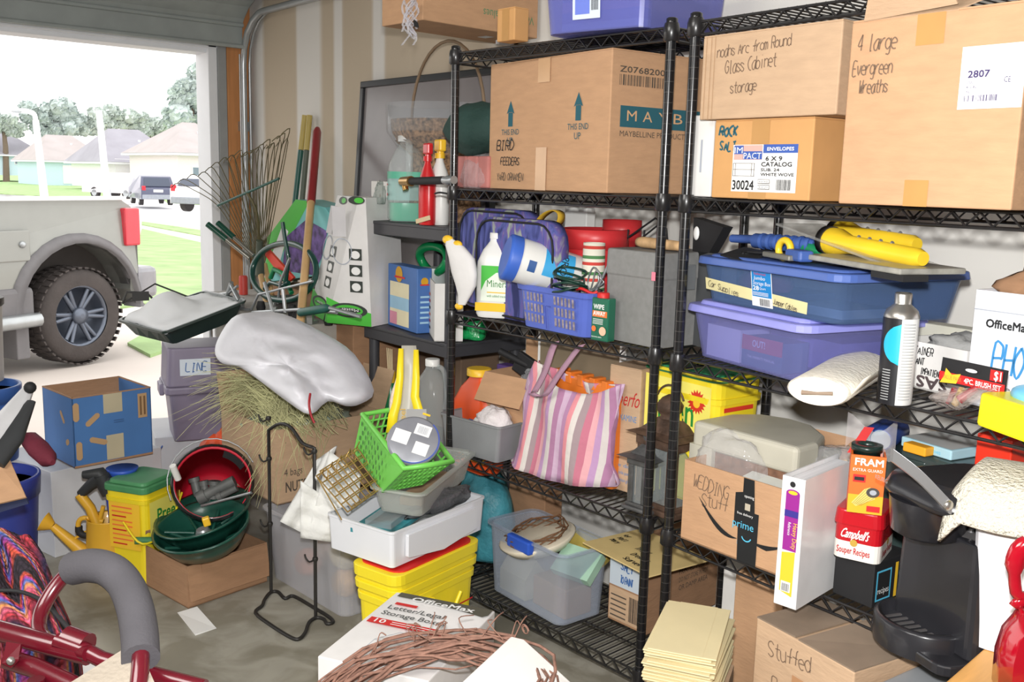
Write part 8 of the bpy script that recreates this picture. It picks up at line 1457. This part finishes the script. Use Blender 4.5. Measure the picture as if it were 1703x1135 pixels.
# folding grey metal frame with clutter
c=P(400,500,y=1.75); t=thing('tool_stand','tangled grey metal tool frame behind the white sack','frame',(c.x,c.y,0)); o=Vector((c.x,c.y,0)); g=G()
for pp,r in ((((385,470),(372,510)),.010),(((385,475),(398,500)),.010),(((345,492),(380,488),(395,476)),.006),(((418,515),(430,490),(520,468)),.005),(((420,520),(500,515),(560,520)),.007),(((470,480),(475,520)),.008),(((440,470),(455,520)),.008)): g.tube([P(*q,y=1.78)-o for q in pp],r,8)
g.build('frame',GAL,t); g=G(); g.box((-.3,.02,0),(.45,.25,P(450,530,y=1.78).z)); g.build('crate_below',pl('crate_grey',160,156,148,.8,var=.15),t)
zc_=P(450,530,y=1.78).z; rnd=random.Random(14); kinds=(('metal_clamp','small grey metal clamp lying among the tools'),('hose_fitting','dark hose fitting lying among the tools'))
for k in range(8):
    px=430+15*k; q=P(px,522,y=1.86); t=thing(kinds[k%2][0],('grey metal bracket lying in the clutter above the white sack' if k%2==0 else 'dark rubber fitting lying in the clutter above the white sack'),'hardware',(q.x,1.80+.03*(k%4),zc_+.001),rnd.uniform(0,3),'metal brackets in the clutter' if k%2==0 else 'rubber fittings in the clutter')
    if k%2==0: g=G(); g.box((-.03,-.012,0),(.03,.012,.01)); g.box((-.03,-.012,.01),(-.018,.012,.05)); g.build('bracket',GAL,t)
    else: G().lathe([(.016,0),(.02,.02),(.014,.045)],12).build('fitting',INK,t)
# red folding handle: green shear handle
a,b=P(500,520,y=1.72),P(548,512,y=1.72); t=thing('shear_handle','dark green padded tool handle below the white and green carton','handle',a); G().tube([Vector(),(b-a)*.9,(b-a)],[.016,.016,.008],12).build('grip',TGR,t); G().tube([(b-a),(P(600,527,y=1.76)-a)],.007,8).build('steel_arm',GAL,t)
# foil gift bag
t=thing('gift_bag','printed cream gift bag with shiny red foil, behind the white sack','bag',P(565,590,y=2.0)); o=Vector(t.location); g=G(); q=[P(*p,y=2.0)-o for p in ((535,545),(548,533),(585,560),(565,600),(545,585))]; g.add(q+[p+Vector((0,.05,0)) for p in q],[tuple(range(5)),tuple(range(9,4,-1))]+[(i,5+i,5+(i+1)%5,(i+1)%5) for i in range(5)]); g.build('bag',pl('bag_cream',222,216,200,.6,var=.2,vs=30),t); crumple('red_foil','','',tuple(P(588,582,y=1.99)-o),0,.05,.03,.04,mat('red_foil',S(216,40,66),.12,metal=.5,bump=.9,bs=30),3,.4,parent=t); dc=Decal(P(542,575,y=1.995)-o,(1,0,0),(0,0,1)); dc.disc(.01,.01,.014,pl('print_leaf',60,100,60,.6)); dc.build('print',t)
G().tube([P(565,558,y=1.98)-o,P(583,538,y=1.98)-o],.012,10).build('silver_tube',GAL,t)
c=P(560,640,y=2.0); t=thing('grey_crate','grey plastic crate behind the tan carton, under the gift bag','crate',(P(500,640,y=2.0).x,1.995,0)); zg=P(570,600,y=2.0).z; G().box((0,0,0),(.42,.22,zg-.02)).build('body',pl('crate_mid_grey',136,138,142,.6),t,bevel=.006)
# ================================================================ folding chair and blanket, near left
CH=mat('chair_maroon',S(88,14,27),.25,var=.05,coat=.6); FO=mat('foam_grey',S(74,72,76),.9,var=.08,bump=.10,bs=220)
t=thing('folding_chair','maroon tubular folding chair with a grey foam-wrapped arm, bottom left','chair',(DP(120,1100,1.5).x,DP(120,1100,1.5).y,0)); o=Vector(t.location)
D=lambda pts:[DP(*p)-o for p in pts]
G().tube(smooth_path(D([(126,945,1.56),(108,958,1.56),(86,985,1.55),(68,1020,1.53),(66,1050,1.50),(80,1068,1.47),(108,1078,1.45),(148,1088,1.42)]),4),.0115,12).build('arm_tube',CH,t)
G().tube(smooth_path(D([(122,946,1.56),(150,941,1.54),(182,948,1.52),(208,972,1.50),(224,1010,1.46),(232,1055,1.42),(234,1096,1.38)]),5),.0265,16).build('foam_grip',FO,t)
G().tube(D([(234,1090,1.38),(233,1115,1.36),(228,1165,1.34)]),.0125,12).build('arm_tube',CH,t)
G().tube(D([(-60,1035,1.5),(0,1050,1.48),(80,1072,1.45),(148,1090,1.43)]),.0155,14).build('side_rail',CH,t); G().tube(D([(95,1066,1.44),(140,1082,1.43),(170,1098,1.42),(250,1122,1.40),(340,1145,1.38)]),.012,12).build('inner_rail',CH,t); G().tube(D([(110,1063,1.45),(145,1076,1.44)]),.020,14).build('rail_sleeve',CH,t)
G().tube(D([(15,1098,1.44),(60,1112,1.42),(140,1150,1.38)]),.0145,12).build('lower_rail',CH,t); g=G(); q=D([(12,1068,1.42),(36,1072,1.42),(32,1100,1.41),(20,1112,1.41),(5,1104,1.41)]); g.add(q,[(0,1,2,3,4)]); g.build('hinge_plate',CH,t,solid=.006); G().ball(DP(18,1100,1.40)-o,.006,10).build('rivet',STL,t)
q=D([(208,1080,1.40),(110,1142,1.34),(180,1300,1.24),(330,1300,1.24),(248,1116,1.37)]); G().add(q,[(0,1,2,3,4)]).build('fabric_seat',mat('seat_cream',S(150,140,126),.9,bump=.3,bs=120),t,solid=.004)
G().tube(smooth_path(D([(-20,983,1.75),(30,984,1.75),(70,1000,1.72),(100,1030,1.68),(126,1060,1.62)]),4),.004,6).build('elastic_cord',INK,t)
for k,(px,py) in enumerate(((60,1130),(230,1160))): b=DP(px,py,1.38)-o; G().tube([b,Vector((b.x+.02,b.y,-o.z+.0))],.012,10).build('leg',CH,t)
# blanket: crochet colour bands
def croch():
    m=mat('crochet_wool',(.5,.2,.3),.95,var=0); n=m.node_tree.nodes; l=m.node_tree.links; b=n['Principled BSDF']; tc=n.new('ShaderNodeTexCoord'); mp=n.new('ShaderNodeMapping'); l.new(tc.outputs['UV'] if 0 else tc.outputs['Object'],mp.inputs[0]); mp.inputs['Rotation'].default_value=(.3,.2,.9)
    w=n.new('ShaderNodeTexWave'); w.inputs['Scale'].default_value=2.6; w.inputs['Distortion'].default_value=5; w.inputs['Detail'].default_value=2; w.inputs['Detail Scale'].default_value=1.2; l.new(mp.outputs[0],w.inputs[0]); r=n.new('ShaderNodeValToRGB'); cs=[S(40,30,60),S(200,60,70),S(226,110,140),S(240,160,80),S(70,120,200),S(150,60,150),S(230,90,60),S(50,40,50)]
    for i,c in enumerate(cs):
        e=r.color_ramp.elements[i] if i<2 else r.color_ramp.elements.new(i/8)
        e.position=i/8; e.color=(*c,1)
    l.new(w.outputs['Color'],r.inputs[0]); v=n.new('ShaderNodeTexVoronoi'); v.inputs['Scale'].default_value=90; l.new(tc.outputs['Object'],v.inputs[0]); mx=n.new('ShaderNodeMixRGB'); mx.blend_type='MULTIPLY'; mx.inputs[0].default_value=.55; l.new(r.outputs[0],mx.inputs[1]); rr=n.new('ShaderNodeValToRGB'); rr.color_ramp.elements[0].color=(1,1,1,1); rr.color_ramp.elements[1].color=(.2,.2,.25,1); rr.color_ramp.elements[1].position=.7; l.new(v.outputs['Distance'],rr.inputs[0]); l.new(rr.outputs[0],mx.inputs[2]); l.new(mx.outputs[0],b.inputs['Base Color'])
    bp=n.new('ShaderNodeBump'); bp.inputs['Strength'].default_value=1; bp.inputs['Distance'].default_value=.01; bp.invert=True; l.new(v.outputs['Distance'],bp.inputs['Height']); l.new(bp.outputs[0],b.inputs['Normal']); return m
CRO=croch(); t=thing('crochet_blanket','multicoloured crochet blanket slumped behind the maroon chair at bottom left','blanket',(DP(10,1050,1.95).x,DP(10,1050,1.95).y,0)); o=Vector(t.location)
def bl_(u,v):
    ex=[(45,885),(75,925),(90,985),(110,1030),(130,1090),(140,1200)]; k=v*(len(ex)-1); i=min(int(k),len(ex)-2); f=k-i; rx_=ex[i][0]*(1-f)+ex[i+1][0]*f; ry_=ex[i][1]*(1-f)+ex[i+1][1]*f
    px=-140+(rx_+140)*u; py=ry_-12*math.sin(PI*u)*(1-v)+(10*math.sin(9*u))*(1-v); dd=1.98-.22*v*1.0-.10*math.sin(PI*min(1,u*1.0))*1.0+.035*math.sin(11*u+3*v)+.02*math.sin(23*u-5*v)
    return DP(px,py,dd)-o
G().grid(bl_,40,30).build('wool',CRO,t,solid=.012)
t2=thing('black_stool','dark stool carrying the crochet blanket','stool',(o.x-.10,o.y-.18,0)); G().box((-.15,-.15,.0),(.1,.1,.62)).build('body',INK,t2,bevel=.02)
t=thing('white_board','white card lying under the chair rail near the floor','board',(P(150,1110,z=.05).x,P(150,1110,z=.05).y,.001),R_(40)); G().box((-.15,-.1,0),(.12,.1,.02)).build('board',WHT,t);
